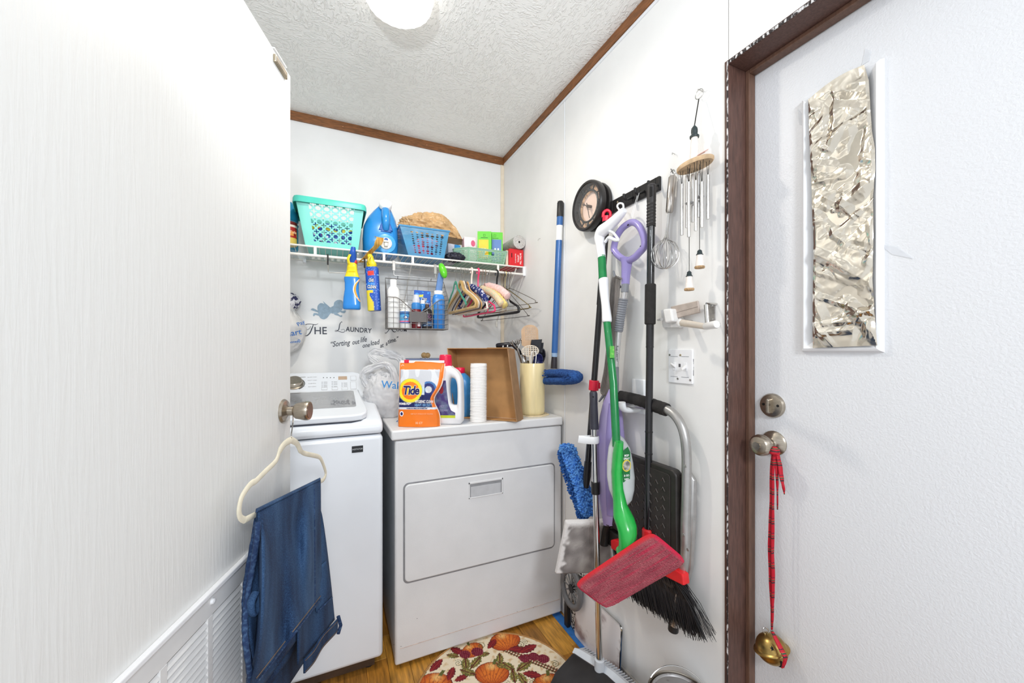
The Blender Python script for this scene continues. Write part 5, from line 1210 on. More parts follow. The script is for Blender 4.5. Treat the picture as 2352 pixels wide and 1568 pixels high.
# ---------------------------------------------------------------- stack of paper cups
p = onT(1104, 969); cxp, cyp = p.x, p.y + .030; NC = 36; top_z = 1.25 - (835 - 803) / F * (onT(1104, 969) - EYE).dot(FW)
PC = mat('paper_cup_white', (244, 240, 236), 0.7, var=0.01); dz = (top_z - TZ - .011) / (NC - 1)
cr = (38.0 / 2) / F * ((V((cxp, cyp, 0)) - V((0, 0, 0))).dot(FW))
first = None; rnd = random.Random(9)
for k_ in range(NC):
    M = T(cxp + rnd.uniform(-.0004, .0004) + .00004 * k_, cyp, TZ + .0002 + dz * k_)
    if first is None:
        first = MB().lathe([(cr, .0), (cr + .0003, .0012), (cr, .0030), (cr - .0006, .0038), (cr - .0012, .0110), (cr - .0016, .0110), (cr - .0013, .0036), (cr - .0008, .0006)], 28, caps=False).build('paper_cup', PC, None, smooth=50)
        first['label'] = 'white paper cup nested upside down in the tall stack on the dryer'; first['category'] = 'cup'; first['group'] = 'paper cups in the stack'
        first.matrix_world = M; cup = first
    else:
        cup = first.copy(); COL.objects.link(cup); cup.matrix_world = M
tcap = MB(T(cxp, cyp, TZ + dz * (NC - 1))).lathe([(cr - .0016, .0110), (.001, .0113)], 28, caps=True).build('paper_cup', PC, None, smooth=50)
tag(tcap, 'flat closed base of the topmost cup in the tall white paper cup stack', 'cup')

# ---------------------------------------------------------------- cardboard tray on its side
CARD = mat('cardboard', (176, 132, 84), 0.8, var=0.06, vscale=14, bump=.05, bscale=80); CARDO = mat('cardboard_outer', (158, 122, 88), 0.8, var=0.07, vscale=22, bump=.15, bscale=60)
C0 = onT(1187, 969); C0.z = TZ + .001
D_ = V((-.7071, .7071, 0)); Bx = onS(1166, 799, (C0 - EYE).dot(FW) + .035); upv = (Bx - C0); hgt = upv.length * 1.0; upv.normalize()
NI = D_.cross(upv).normalized()
if NI.dot(FW) < 0: NI = -NI                        # away from the viewer, into the box
wB, dB = .305, .085
def BP(a, h, d): return C0 + D_ * a + upv * h + NI * d
t_ = thing('cardboard_tray', 'shallow brown cardboard tray lying on its side on the dryer, opening facing left', 'box', tuple(BP(wB / 2, 0, .04)))
th_ = .003
def slab(a0, a1, h0, h1, d0, d1, nm, m_, sk=0.0):
    mb = MB(); mb.hull([BP(a0, h0, d0), BP(a1, h0, d0), BP(a1, h1, d0), BP(a0, h1, d0)], [BP(a0, h0, d1), BP(a1, h0, d1), BP(a1, h1, d1), BP(a0, h1, d1)])
    return mb.build(nm, m_, t_, smooth=0, bevel=.0008, seg=1)
slab(0, wB, 0, hgt, dB - th_, dB, 'bottom_panel', CARD)
slab(0, wB, 0, th_, 0, dB - th_, 'side_panel', CARD); slab(0, wB, hgt - th_, hgt, 0, dB - th_, 'side_panel', CARD)
slab(wB - th_, wB, th_, hgt - th_, 0, dB - th_, 'end_panel', CARD); slab(0, th_, th_, hgt - th_, 0, dB - th_, 'end_panel', CARDO)
slab(-.0022, -.0002, .0, hgt + .001, -.001, dB, 'end_flap', CARDO)
slab(-.001, .10, hgt + .0002, hgt + .0022, -.002, .05, 'loose_flap', CARD)

# ---------------------------------------------------------------- crock of utensils on a doily
pc = onT(1225, 952); ccx, ccy = pc.x, pc.y + .012
cr_ = 28.5 / F * (V((ccx, ccy, 0)).dot(FW)); ccx = min(ccx, XR - cr_ - .006)
zc_top = onS(1225, 834, V((ccx, ccy, 0)).dot(FW) - cr_ * .5).z
dl_ = thing('doily', 'cream crocheted mat under the utensil crock on the dryer', 'mat', (ccx, ccy, TZ))
mb = MB(T(ccx, ccy, TZ)); rr = cr_ + .022
for k_, r_ in enumerate((.012, .022, .032, .042, .052, .062, .071, .080)):
    if r_ > rr: break
    mb.tube([(r_ * (1 + .03 * math.sin(8 * a)) * math.cos(a), r_ * (1 + .03 * math.sin(8 * a)) * math.sin(a) , .0016) for a in [2 * math.pi * i / 48 for i in range(48)]], .0016, 5, closed=True)
for i in range(32):
    a = 2 * math.pi * i / 32; mb.cyl((.010 * math.cos(a), .010 * math.sin(a), .0014), (min(rr, .080) * math.cos(a), min(rr, .080) * math.sin(a), .0014), .0012, n=5)
q = mb.build('crochet', mat('cream_yarn', (226, 208, 172), 0.9, var=0.06, vscale=80), dl_, smooth=0)
ck = thing('utensil_crock', 'tall cream cylindrical crock holding kitchen utensils at the right end of the dryer', 'crock', (ccx, ccy, TZ + .0032))
hC = zc_top - TZ - .0032
MB(T(ccx, ccy, TZ + .0032)).lathe([(.001, 0), (cr_ - .005, 0), (cr_ - .002, .004), (cr_ - .001, .012), (cr_, .02), (cr_, hC - .003), (cr_ - .001, hC), (cr_ - .004, hC), (cr_ - .0045, hC - .003), (cr_ - .005, .010), (.001, .009)], 48, caps=False).build('crock_body', mat('cream_ceramic', (232, 214, 164), 0.3, var=0.04, vscale=12, stretch=(3, 3, .6), coat=.2), ck, smooth=50)
CTR = V((ccx, ccy, TZ + .014))
def tool(px, py, s_off, nm, lab, cat):
    tip = onS(px, py, V((ccx, ccy, 0)).dot(FW) + s_off); tip.x = min(tip.x, XR - .012)
    bot = V((ccx + (ccx - tip.x) * .25, ccy + (ccy - tip.y) * .25, TZ + .020)); rr_ = cr_ - .016
    dv = V((bot.x - ccx, bot.y - ccy, 0))
    if dv.length > rr_: dv = dv * (rr_ / dv.length); bot = V((ccx + dv.x, ccy + dv.y, bot.z))
    M = frameZ(bot, tip - bot, RT); L_ = (tip - bot).length
    return thing(nm, lab, cat, m=M), M, L_
UBL = mat('utensil_black', (26, 26, 34), 0.28, var=0.1); UTN = mat('utensil_tan', (190, 156, 122), 0.4, var=0.04); UWH = mat('utensil_ivory', (238, 226, 208), 0.4, var=0.02); STE = mat('steel', (190, 188, 186), 0.22, 1.0, var=0.04)
# tan pierced turner
t_, M, L_ = tool(1216, 746, .02, 'slotted_turner', 'large tan pierced turner, tallest utensil in the cream crock', 'utensil')
def th(u, v):
    x, z = (u - .5) * 2, v
    if x * x + max(0, z - .72) ** 2 / .0784 > 1: return True
    if z < .14 and abs(x) > .35 + z * 4.5: return True
    a, b = (u - .20) / .66 * 9, (v - .34) / .56 * 11
    return 0 < a < 9 and 0 < b < 11 and abs(a % 1 - .5) < .22 and abs(b % 1 - .5) < .26
wT, hT = .083, .115
perf(MB(M), (-wT / 2, 0, L_ - hT), (wT / 2, 0, L_ - hT), (-wT / 2, -.006, L_), (wT / 2, -.006, L_), 72, 88, th).build('blade', UTN, t_, smooth=0, solid=.003)
MB(M).tube([(0, 0, 0), (0, 0, L_ - hT + .012)], .007, 10, flat=.5).build('handle', UTN, t_)
# ivory slotted skimmer
t_, M, L_ = tool(1217, 792, -.035, 'slotted_skimmer', 'ivory oval skimmer with a slotted grid, at the front of the cream crock', 'utensil')
def sk(u, v):
    x, z = (u - .5) * 2, (v - .5) * 2
    if x * x + z * z > 1: return True
    if x * x + z * z > .80: return False
    return .24 < (u * 7.5) % 1 < .86 and .22 < (v * 6.5) % 1 < .86
perf(MB(M), (-.042, .004, L_ - .058), (.042, .004, L_ - .058), (-.042, -.010, L_), (.042, -.010, L_), 80, 60, sk).build('blade', UWH, t_, smooth=0, solid=.003)
MB(M).tube([(0, 0, 0), (0, .003, L_ - .052)], .0065, 8, flat=.6).build('handle', UWH, t_)
# black ladles and spoons
def spoon(px, py, so, lab, w_, h_, m_=UBL, hm_=None, nm='serving_spoon', deep=.014, tw=0):
    t_, M, L_ = tool(px, py, so, nm, lab, 'utensil'); M2_ = M @ RZ(tw)
    def f(u, v):
        a = 2 * math.pi * u; r_ = v; x = math.cos(a) * r_ * w_; z = math.sin(a) * r_ * h_
        return (x, -deep * (r_ * r_ - 1), L_ - h_ + z)
    MB(M2_).grid(f, 28, 8).build('bowl', m_, t_, smooth=60, solid=.0025)
    MB(M).tube([(0, 0, 0), (0, deep * .3, L_ - h_ * 1.9)], .0055, 8, flat=.6).build('handle', hm_ or m_, t_)
spoon(1247, 800, .01, 'black serving spoon, rightmost utensil in the cream crock', .020, .040)
spoon(1239, 812, -.02, 'navy black spoon in front of the rightmost serving spoon in the crock', .022, .034, mat('utensil_navy', (28, 34, 84), 0.25, var=0.08))
t_, M, L_ = tool(1231, 778, .0, 'spatula', 'black bent spatula behind the ivory skimmer in the crock', 'utensil')
MB(M).hull([(-.026, .0, L_ - .060), (.026, .0, L_ - .060), (.030, -.004, L_), (-.022, -.004, L_ - .006)], [(-.026, .003, L_ - .060), (.026, .003, L_ - .060), (.030, .000, L_), (-.022, .000, L_ - .006)]).build('blade', UBL, t_, smooth=0, bevel=.002)
MB(M).tube([(0, 0, 0), (0, 0, L_ - .05)], .006, 8).build('handle', UBL, t_)
t_, M, L_ = tool(1242, 786, .015, 'spatula', 'second black spatula, right of the bent one in the crock', 'utensil')
MB(M).hull([(-.020, .0, L_ - .050), (.018, .0, L_ - .050), (.014, -.010, L_), (-.022, -.004, L_ - .004)], [(-.020, .003, L_ - .050), (.018, .003, L_ - .050), (.014, -.007, L_), (-.022, .000, L_ - .004)]).build('blade', UBL, t_, smooth=0, bevel=.002)
MB(M).tube([(0, 0, 0), (0, 0, L_ - .04)], .006, 8).build('handle', UBL, t_)
# potato masher / crown-like steel strainer
t_, M, L_ = tool(1182, 781, .03, 'potato_masher', 'chrome zigzag wire masher sticking up at the left of the crock', 'utensil')
mb = MB(M)
for r_ in (.012, .022, .032): mb.tube([(r_ * math.cos(a), r_ * math.sin(a), L_ - .012 + .010 * math.sin(9 * a)) for a in [2 * math.pi * i / 64 for i in range(64)]], .0016, 6, closed=True)
for i in range(8): a = 2 * math.pi * i / 8; mb.cyl((.034 * math.cos(a), .034 * math.sin(a), L_ - .008), (0, 0, L_ - .048), .0016, n=6)
mb.build('wire_head', STE, t_); MB(M).tube([(0, 0, 0), (0, 0, L_ - .044)], .005, 8).build('handle', STE, t_)
# black handled tool lying to the left
a_, b_ = onS(1140, 794, V((ccx, ccy, 0)).dot(FW) + .05), onS(1178, 790, V((ccx, ccy, 0)).dot(FW) + .02)
t_ = thing('whisk_handle', 'black slotted handle poking out left of the crock above the cardboard tray', 'utensil', tuple(b_))
MB().tube([a_, a_ + (b_ - a_) * .1, b_, b_ + V((.05, -.0, -.05))], [.010, .013, .013, .007], 10, flat=.7).build('grip', UBL, t_, smooth=60)
for f in (.35, .62): q = a_ + (b_ - a_) * f; MB().box(q.x - .002, q.x + .002, q.y - .0145, q.y - .008, q.z - .010, q.z - .001).build('grip_slot', WC, t_, smooth=0)
# little steel pieces at the crock mouth
for i, (px, py, lab) in enumerate(((1201, 812, 'steel teaspoon tipped over the left rim of the crock'), (1212, 826, 'small steel measuring spoon low at the crock mouth'), (1228, 822, 'steel tong tips in the middle of the crock mouth'))):
    spoon(px, py, -.03 + .01 * i, lab, .012 - .002 * i, .020, STE, STE, 'teaspoon', .006)
t_, M, L_ = tool(1226, 806, -.045, 'wire_tongs', 'thin white wire tongs leaning right in the crock', 'utensil')
for s in (-1, 1): MB(M).tube(spline([(0, 0, .0), (s * .006, 0, L_ * .6), (s * .012, -.003, L_ - .02), (s * .004, -.004, L_)], 6), .0022, 6).build('tong_arm', WC, t_)
# ================================================================ ON THE RIGHT WALL
def pxr(px, x, w_): return w_ / F * (onX(px, 800, x) - EYE).dot(FW)        # size in metres of w_ pixels at that column on the plane X = x
def px_path(pts): return [onX(px, py, x) for px, py, x in pts]
def seg(pts, r, nm, m_, par, n=14, **k): return MB().tube(px_path(pts), r, n, **k).build(nm, m_, par, smooth=50)

# ---------------------------------------------------------------- blue pole duster
PB = mat('pole_blue', (44, 96, 160), 0.3, var=0.06, vscale=20, stretch=(1, 1, .3), coat=.2)
def bp(y): t = (y - 462) / 378.0; return (1287.5 - 15.0 * t, y, .974 - .008 * t)
r_ = pxr(1283, .97, 7.2)
t_ = thing('pole_duster', 'blue pole duster with folded navy fluffy head hung left of the clock', 'duster', tuple(onX(1272, 860, .965)))
seg([bp(462), bp(466), bp(498)], [r_ * .7, r_ * 1.05, r_ * 1.05], 'end_cap', BLACK, t_)
seg([bp(498), bp(518)], r_, 'pole', PB, t_); seg([bp(518), bp(552)], r_ * 1.02, 'paper_label', WC, t_); seg([bp(552), bp(810)], r_, 'pole', PB, t_)
seg([bp(810), bp(819)], r_ * .95, 'clear_collar', mat('pale_collar', (150, 176, 206), 0.2, var=0.08), t_); seg([bp(819), bp(846)], [r_ * .9, r_ * 1.1], 'socket', mat('dark_socket', (44, 40, 46), 0.4, var=0.06), t_)
MB().cyl(onX(1282.5, 463, .985), onX(1281, 462, .968), .0015, n=6).build('hang_nail', BLACK, t_)
NB = mat('duster_navy', (24, 60, 122), 0.95, rgb2=(46, 92, 158), vscale=120, thr=(.35, .65), bump=.8, bscale=260)
XB = .940
path = [onX(px, py, XB) for px, py in ((1263, 857), (1285, 857), (1306, 859), (1320, 861), (1325, 866), (1320, 871), (1306, 873), (1280, 874), (1256, 874))]
pts = spline(path, 6)
rings = []
for i, q in enumerate(pts):
    tt = (pts[min(i + 1, len(pts) - 1)] - pts[max(i - 1, 0)]).normalized(); nn = V((0, -tt.z, tt.y)).normalized(); ring = []
    for j in range(16):
        a = 2 * math.pi * j / 16; k_ = 1 + .10 * nz((i * .8, j * .9, 3)) + .06 * nz((i * 2.1, j * 2.0, 5))
        ring.append(q + (nn * (.0195 * math.cos(a)) + V((.030 * math.sin(a), 0, 0))) * k_)
    rings.append(ring)
MB().loft(rings).build('duster_head', NB, t_, smooth=60)
mb = MB(); rnd = random.Random(2)
for base, zz in ((path[0], 0), (path[-1], 0), (path[6], .008), (path[5], .010)):
    for k_ in range(40):
        q = base + V((rnd.uniform(-.030, .030), rnd.uniform(-.02, .012), rnd.uniform(-.014, .014) + zz)); d = V((rnd.uniform(-.012, .004), rnd.uniform(.004, .016), rnd.uniform(-.006, .006)))
        mb.tube([q, q + d * .6, q + d], [.0026, .0030, .0016], 5)
o = mb.build('fringe', NB, t_, smooth=60); o['kind'] = 'stuff'

# ---------------------------------------------------------------- clock
cc = onX(1344, 472, .930); RCk = pxr(1344, .93, 57)
t_ = thing('round_clock', 'round black wall clock with peach dial and cut-out numerals', 'clock', (XR, cc.y, cc.z))
MK = frame((XR - .001, cc.y, cc.z), (0, -1, 0), (-1, 0, 0))          # local x to the right in view (towards -Y), local y up, z out of the wall
BK = mat('clock_black', (38, 35, 34), 0.38, var=0.10, vscale=30)
MB(MK).lathe([(.001, 0), (RCk * .93, 0), (RCk * .96, .008), (RCk * .94, .016), (RCk * .80, .020), (RCk * .82, .026), (RCk * .99, .034), (RCk * 1.0, .048), (RCk * .99, .056), (RCk * .95, .061), (RCk * .88, .060), (RCk * .86, .052), (RCk * .86, .030), (.001, .030)], 56, caps=False).build('clock_case', BK, t_, smooth=40)
MB(MK).lathe([(RCk * .87, .031), (.001, .0312)], 48).build('dial', mat('peach_dial', (240, 196, 160), 0.5, rgb2=(226, 186, 150), vscale=16, thr=(.3, .7)), t_, smooth=0)
for r0 in (.62,):
    MB(MK).tube([(RCk * r0 * math.cos(2 * math.pi * i / 48), RCk * r0 * math.sin(2 * math.pi * i / 48), .046) for i in range(48)], .0042, 8, closed=True).build('inner_ring', BK, t_)
MB(MK).lathe([(RCk * .58, .0318), (.001, .0320)], 40).build('centre_disc', mat('dial_pink', (244, 214, 196), 0.5, var=0.02), t_, smooth=0)
NUMK = mat('numeral_black', (30, 27, 26), 0.45, var=0.05)
for h in range(1, 13):
    a = R(90 - 30 * h); text(str(h), RCk * .27, MK @ T(RCk * .745 * math.cos(a), RCk * .745 * math.sin(a), .0470) @ RZ(-30 * h if h not in (4, 5, 6, 7, 8) else 180 - 30 * h), NUMK, t_, 'numeral', ext=.0016, bold=.0012, sx=.9)
HB = mat('hand_brown', (84, 70, 62), 0.4, var=0.05)
MB(MK @ T(0, 0, .050) @ RZ(62)).prism([(-.003, -.012), (.003, -.012), (.002, RCk * .2), (.006, RCk * .28), (0, RCk * .40), (-.006, RCk * .28), (-.002, RCk * .2)], 0, .001).build('hour_hand', HB, t_, smooth=0)
MB(MK @ T(0, 0, .0515) @ RZ(196)).prism([(-.0025, -.014), (.0025, -.014), (.0015, RCk * .56), (-.0015, RCk * .56)], 0, .001).build('minute_hand', HB, t_, smooth=0)
MB(MK).lathe([(.006, .0), (.006, .0535), (.001, .054)], 16).build('hub', HB, t_)
MB(MK).lathe([(RCk * .87, .0562), (RCk * .60, .0572), (.001, .0575)], 48).build('clock_glass', mat('thin_glass', (240, 244, 246), 0.04, var=0.0, alpha=.035), t_)

# ---------------------------------------------------------------- hook rail
yl, yr = onX(1400, 470, .985).y, onX(1515, 420, .985).y; zt_, zb_ = 1.827, 1.780
t_ = thing('hook_rail', 'black metal hook rail screwed to the right wall above the brooms', 'rail', (XR, (yl + yr) / 2, zb_))
RB = mat('rail_black', (34, 32, 32), 0.4, .3, var=0.10, vscale=40)
MB().box(XR - .010, XR, yr, yl, zb_, zt_).build('rail', RB, t_, smooth=0, bevel=.002)
for i in range(7):
    y = yl - .018 - (yl - yr - .036) * i / 6; MB().box(XR - .0118, XR - .009, y - .0022, y + .0022, zb_ + .001, zt_ - .001).build('rail_rib', RB, t_, smooth=0, bevel=.0008, seg=1)
hook_y = [onX(1440, 470, .955).y, onX(1466, 455, .955).y, onX(1497, 435, .955).y]
for y in hook_y:
    MB().tube(spline([(XR - .010, y, zb_ + .020), (XR - .028, y, zb_ + .010), (XR - .040, y, zb_ + .004), (XR - .050, y, zb_ + .010), (XR - .053, y, zb_ + .024)], 5), .0042, 8).build('hook', RB, t_)
for px in (1418, 1490): 
    p = onX(px, 455, XR - .012); MB(frame((XR - .010, p.y, zb_ + .030), (0, 1, 0), (-1, 0, 0))).lathe([(.0045, 0), (.0040, .0020), (.001, .0025)], 14).build('screw', mat('brass_screw', (206, 190, 160), 0.35, .9, var=0.05), t_)

# ---------------------------------------------------------------- step stool hung on a wall hook
ALU = mat('stool_silver', (176, 174, 172), 0.34, 0.75, var=0.05, vscale=30); FOAM = mat('black_foam', (38, 35, 34), 0.85, var=0.12, vscale=50, bump=.3, bscale=180)
XS = .948
t_ = thing('step_stool', 'folded silver step stool with black foam handle and black treads hung on the wall', 'stool', tuple(onX(1545, 1440, XS)))
rt = pxr(1575, XS, 11)
a_, b_ = onX(1425, 910, XS), onX(1531, 941, XS); zH = (a_.z + b_.z) / 2
rp = [onX(px, py, XS) for px, py in ((1531, 940), (1545, 949), (1559, 966), (1570, 992), (1576, 1030), (1577, 1090), (1574, 1200), (1571, 1290), (1549, 1434))]
yc = (a_.y + b_.y) / 2
lp = [V((q.x, 2 * yc - q.y, q.z)) for q in rp]
MB().tube(spline(lp[::-1], 4) + spline(rp, 4), rt, 12).build('frame_tube', ALU, t_, smooth=60)
nF = 26; fr_ = []
for i in range(nF + 1):
    q = a_ + (b_ - a_) * (i / nF); fr_.append(q + V((0, 0, .004 * math.sin(math.pi * i / nF))))
MB().tube([fr_[0]] + fr_ + [fr_[-1]], [rt * 1.1] + [rt * 1.48 * (1 + .03 * math.sin(i * 2.4)) for i in range(nF + 1)] + [rt * 1.1], 14).build('foam_grip', FOAM, t_, smooth=60)
rl = [onX(px, py, XS + .020) for px, py in ((1580, 1086), (1591, 1102), (1590, 1190), (1584, 1300), (1552, 1424))]
MB().tube(rl, rt * .78, 10).build('rear_leg', ALU, t_); MB().tube([V((q.x, 2 * yc - q.y, q.z)) for q in rl], rt * .78, 10).build('rear_leg', ALU, t_)
for px, py in ((1574, 1070), (1570, 1228), (1580, 1262)):
    q = onX(px, py, XS - rt * .9); MB(frame(q, (0, 1, 0), (-1, 0, 0))).lathe([(.0050, 0), (.0046, .0016), (.001, .0024)], 14).build('rivet', ALU, t_)
y0, y1 = onX(1559, 1090, .935).y, onX(1386, 1100, .935).y; z1 = onX(1520, 1068, .935).z; z0 = .60
MT2 = frame((.935, 0, 0), (0, -1, 0), (-1, 0, 0))
TRB = mat('tread_black', (40, 36, 34), 0.42, var=0.12, vscale=40)
MB(MT2).prism(rrect(-y1, -y0, z0, z1, .022, 5), -.018, .010).build('tread', TRB, t_, smooth=35, bevel=.004, seg=2)
tb_ = [o for o in t_.children if o.name.startswith('tread')][0]
MB(MT2).prism(rrect(-y1 + .012, -y0 - .022, z0 + .012, z1 - .016, .012, 4), .0095, .0125).build('tread_mat', mat('tread_mat', (44, 38, 37), 0.5, var=0.10, vscale=60), tb_, smooth=0, bevel=.001, seg=1)
mb = MB(MT2)
for i in range(11):
    for j in range(9):
        x, z = -y1 + .026 + i * .028, z0 + .026 + j * .028 + (.014 if i % 2 else 0)
        if x < -y0 - .034 and z < z1 - .030: mb.tube([(x - .008, z - .005, .0125), (x, z + .006, .0132), (x + .008, z - .005, .0125)], .0022, 5)
mb.build('tread_chevrons', mat('tread_ridge', (66, 60, 57), 0.45, var=0.12, vscale=60), tb_, smooth=0)
MB(MT2).prism(rrect(-y1 + .01, -y0 - .01, .528, z0 - .014, .02, 5), -.016, .008).build('tread', TRB, t_, smooth=35, bevel=.004, seg=2)
for y_ in (onX(1546, 1440, XS).y, 2 * yc - onX(1546, 1440, XS).y):
    q = V((XS, y_, onX(1546, 1440, XS).z)); MB().cyl((q.x, q.y, q.z - .012), (q.x + .004, q.y - .004, q.z + .06), .0155, .015, 16).build('rubber_foot', BLACK, t_, smooth=40, bevel=.003)
# white wall hook
q0, q1 = onX(1452, 869, XR - .006), onX(1481, 912, XR - .006); zl_ = onX(1465, 938, XR - .02).z
t_ = thing('plastic_hook', 'white plastic wall hook carrying the black foam stool handle', 'hook', (XR, (q0.y + q1.y) / 2, q1.z))
yb0, yb1 = min(q0.y, q1.y), max(q0.y, q1.y)
HKW = mat('hook_white', (240, 241, 244), 0.35, var=0.01)
MB().box(XR - .010, XR, yb0, yb1, zl_ - .02, q0.z).build('back_plate', HKW, t_, smooth=0, bevel=.004, seg=3)
MB().tube(spline([(XR - .010, (yb0 + yb1) / 2, zl_ - .006), (XR - .040, (yb0 + yb1) / 2, zH - .034), (XR - .072, (yb0 + yb1) / 2, zH - .028), (XR - .080, (yb0 + yb1) / 2, zH - .004)], 5), .010, 10, flat=1.6).build('hook_arm', HKW, t_, smooth=60)

# ---------------------------------------------------------------- whisk
XW = .950
t_ = thing('wire_whisk', 'stainless balloon whisk hanging between the black broom and the wind chime', 'whisk', tuple(onX(1528, 617, XW)))
rw = pxr(1541, .970, 9)
ht, hb, wn, we = onX(1545, 404, .972), onX(1537, 488, .966), onX(1530, 545, .958), onX(1526, 617, XW)
MB().tube([ht, ht + (hb - ht) * .04, ht + (hb - ht) * .95, hb], [rw * .7, rw, rw * .92, rw * .8], 18).build('handle', mat('brushed_steel', (178, 172, 166), 0.26, 1.0, var=0.06, vscale=40, stretch=(4, 4, .4)), t_, smooth=40)
MB().tube(arc(ht + V((0, 0, .009)), .0095, 0, 360, 16, (0, 1, 0), (0, 0, 1)), .0016, 6).build('hang_loop', STE, t_)
MB().cyl(onX(1541, 388, .990), onX(1546, 398, .968), .0014, n=6).build('hang_nail', BLACK, t_)
ax = (we - wn).normalized(); L_ = (we - wn).length; e1 = ax.cross(V((1, 0, 0))).normalized(); e2 = ax.cross(e1); RW = min(pxr(1528, XW, 33), .041)
mb = MB()
for k_ in range(7):
    a = math.pi * k_ / 7; d = e1 * math.cos(a) + e2 * math.sin(a)
    o_ = .0028
    pts = [hb + d * o_, wn + d * .006, wn + ax * L_ * .22 + d * RW * .72, wn + ax * L_ * .52 + d * RW, wn + ax * L_ * .80 + d * RW * .84, we - ax * .003 + d * RW * .36, we - ax * .003 - d * RW * .36, wn + ax * L_ * .80 - d * RW * .84, wn + ax * L_ * .52 - d * RW, wn + ax * L_ * .22 - d * RW * .72, wn - d * .006, hb - d * o_]
    mb.tube(spline(pts, 5), .0011, 6)
mb.build('wire_loops', STE, t_)

# ---------------------------------------------------------------- lighthouse wind chime
XC = .948
PLW = mat('chime_white', (238, 230, 224), 0.6, var=0.03, vscale=40); PLD = mat('chime_dark', (44, 56, 58), 0.5, var=0.08); STR = mat('black_string', (30, 28, 28), 0.8, var=0.1); PLB = mat('chime_board', (206, 176, 140), 0.7, var=0.12, vscale=40)
q = onX(1597, 378, XC); zP = q.z; yP0, yP1 = onX(1558, 388, XC).y, onX(1637, 366, XC).y; ycP = (yP0 + yP1) / 2
t_ = thing('wind_chime', 'lighthouse wind chime with silver tubes hanging beside the outside door', 'chime', (XC, ycP, zP))
MB(T(XC, ycP, zP)).lathe([(.001, -.006), (.95, -.006), (1.0, -.002), (1.0, .004), (.93, .007), (.001, .007)], 32, Matrix.Diagonal((.032, (yP0 - yP1) / 2, 1, 1)), caps=False).build('board', PLB, t_, smooth=40)
ty = onX(1595, 360, XC).y; tz = zP + .006; th_ = onX(1598, 314, XC).z - tz
MB(T(XC, ty, tz)).lathe([(.0135, 0), (.0125, th_ * .33), (.0118, th_ * .34), (.0108, th_ * .64), (.0104, th_ * .66), (.0090, th_)], 20).build('tower', PLW, t_, smooth=25)
MB(T(XC, ty, tz + th_)).lathe([(.0125, -.001), (.0130, .004), (.0115, .0055), (.0085, .0060), (.0085, .0120), (.0080, .0125)], 20).build('gallery', PLD, t_, smooth=30)
MB(T(XC, ty, tz + th_ + .012)).lathe([(.0085, 0), (.0090, .002), (.0090, .010), (.0080, .0150), (.0040, .0200), (.0020, .0230), (.001, .0235)], 16).build('lantern', PLD, t_, smooth=30)
hy = onX(1619, 362, XC).y
MB().add([(XC - .012, hy - .010, tz), (XC + .012, hy - .010, tz), (XC + .012, hy + .012, tz), (XC - .012, hy + .012, tz), (XC - .012, hy - .010, tz + .010), (XC + .012, hy - .010, tz + .010), (XC + .012, hy + .012, tz + .010), (XC - .012, hy + .012, tz + .010), (XC, hy - .010, tz + .018), (XC, hy + .012, tz + .018)],
         [(0, 1, 5, 8, 4), (1, 2, 6, 5), (2, 3, 7, 9, 6), (3, 0, 4, 7), (4, 8, 9, 7), (5, 6, 9, 8)]).build('cottage', PLW, t_, smooth=0)
MB().hull([(XC - .015, hy - .012, tz + .009), (XC, hy - .012, tz + .0195), (XC, hy + .014, tz + .0195), (XC - .015, hy + .014, tz + .009)], [(XC - .014, hy - .012, tz + .008), (XC, hy - .012, tz + .018), (XC, hy + .014, tz + .018), (XC - .014, hy + .014, tz + .008)]).build('cottage_roof', mat('roof_pink', (214, 170, 160), 0.6, var=0.05), t_, smooth=0)
tp_ = onX(1600, 290, XC); rg = onX(1606, 216, XC + .030)
MB().cyl(V((XC, ty, tz + th_ + .034)), onX(1605, 228, XC + .028), .0016, n=6).build('hang_string', STR, t_)
MB().tube(arc(rg, .0135, 0, 360, 20, (0, 1, 0), (0, 0, 1)), .0012, 6).build('hang_ring', SILV, t_)
MB().cyl((XR, rg.y, rg.z + .012), (rg.x - .006, rg.y, rg.z + .0125), .0016, n=6).build('hang_nail', STE, t_)
for px, y0_, y1_, xo in ((1566, 423, 540, -.012), (1578, 404, 523, .010), (1582, 418, 544, -.020), (1591, 401, 510, .016), (1598, 415, 530, -.024), (1605, 398, 499, .018), (1612, 418, 522, -.016), (1626, 402, 503, .004)):
    x = XC + xo; p0, p1 = onX(px, y0_, x), onX(px, y1_, x)
    MB().cyl(p1, p0, .0046, n=12).build('chime_tube', mat('chime_silver', (206, 204, 202), 0.25, .9, var=0.04), t_)
    MB().cyl(p0 - V((0, 0, .006)), V((p0.x, p0.y + .005, zP - .004)), .0008, n=5).cyl(p0 - V((0, 0, .006)), V((p0.x, p0.y - .005, zP - .004)), .0008, n=5).build('tube_string', STR, t_)
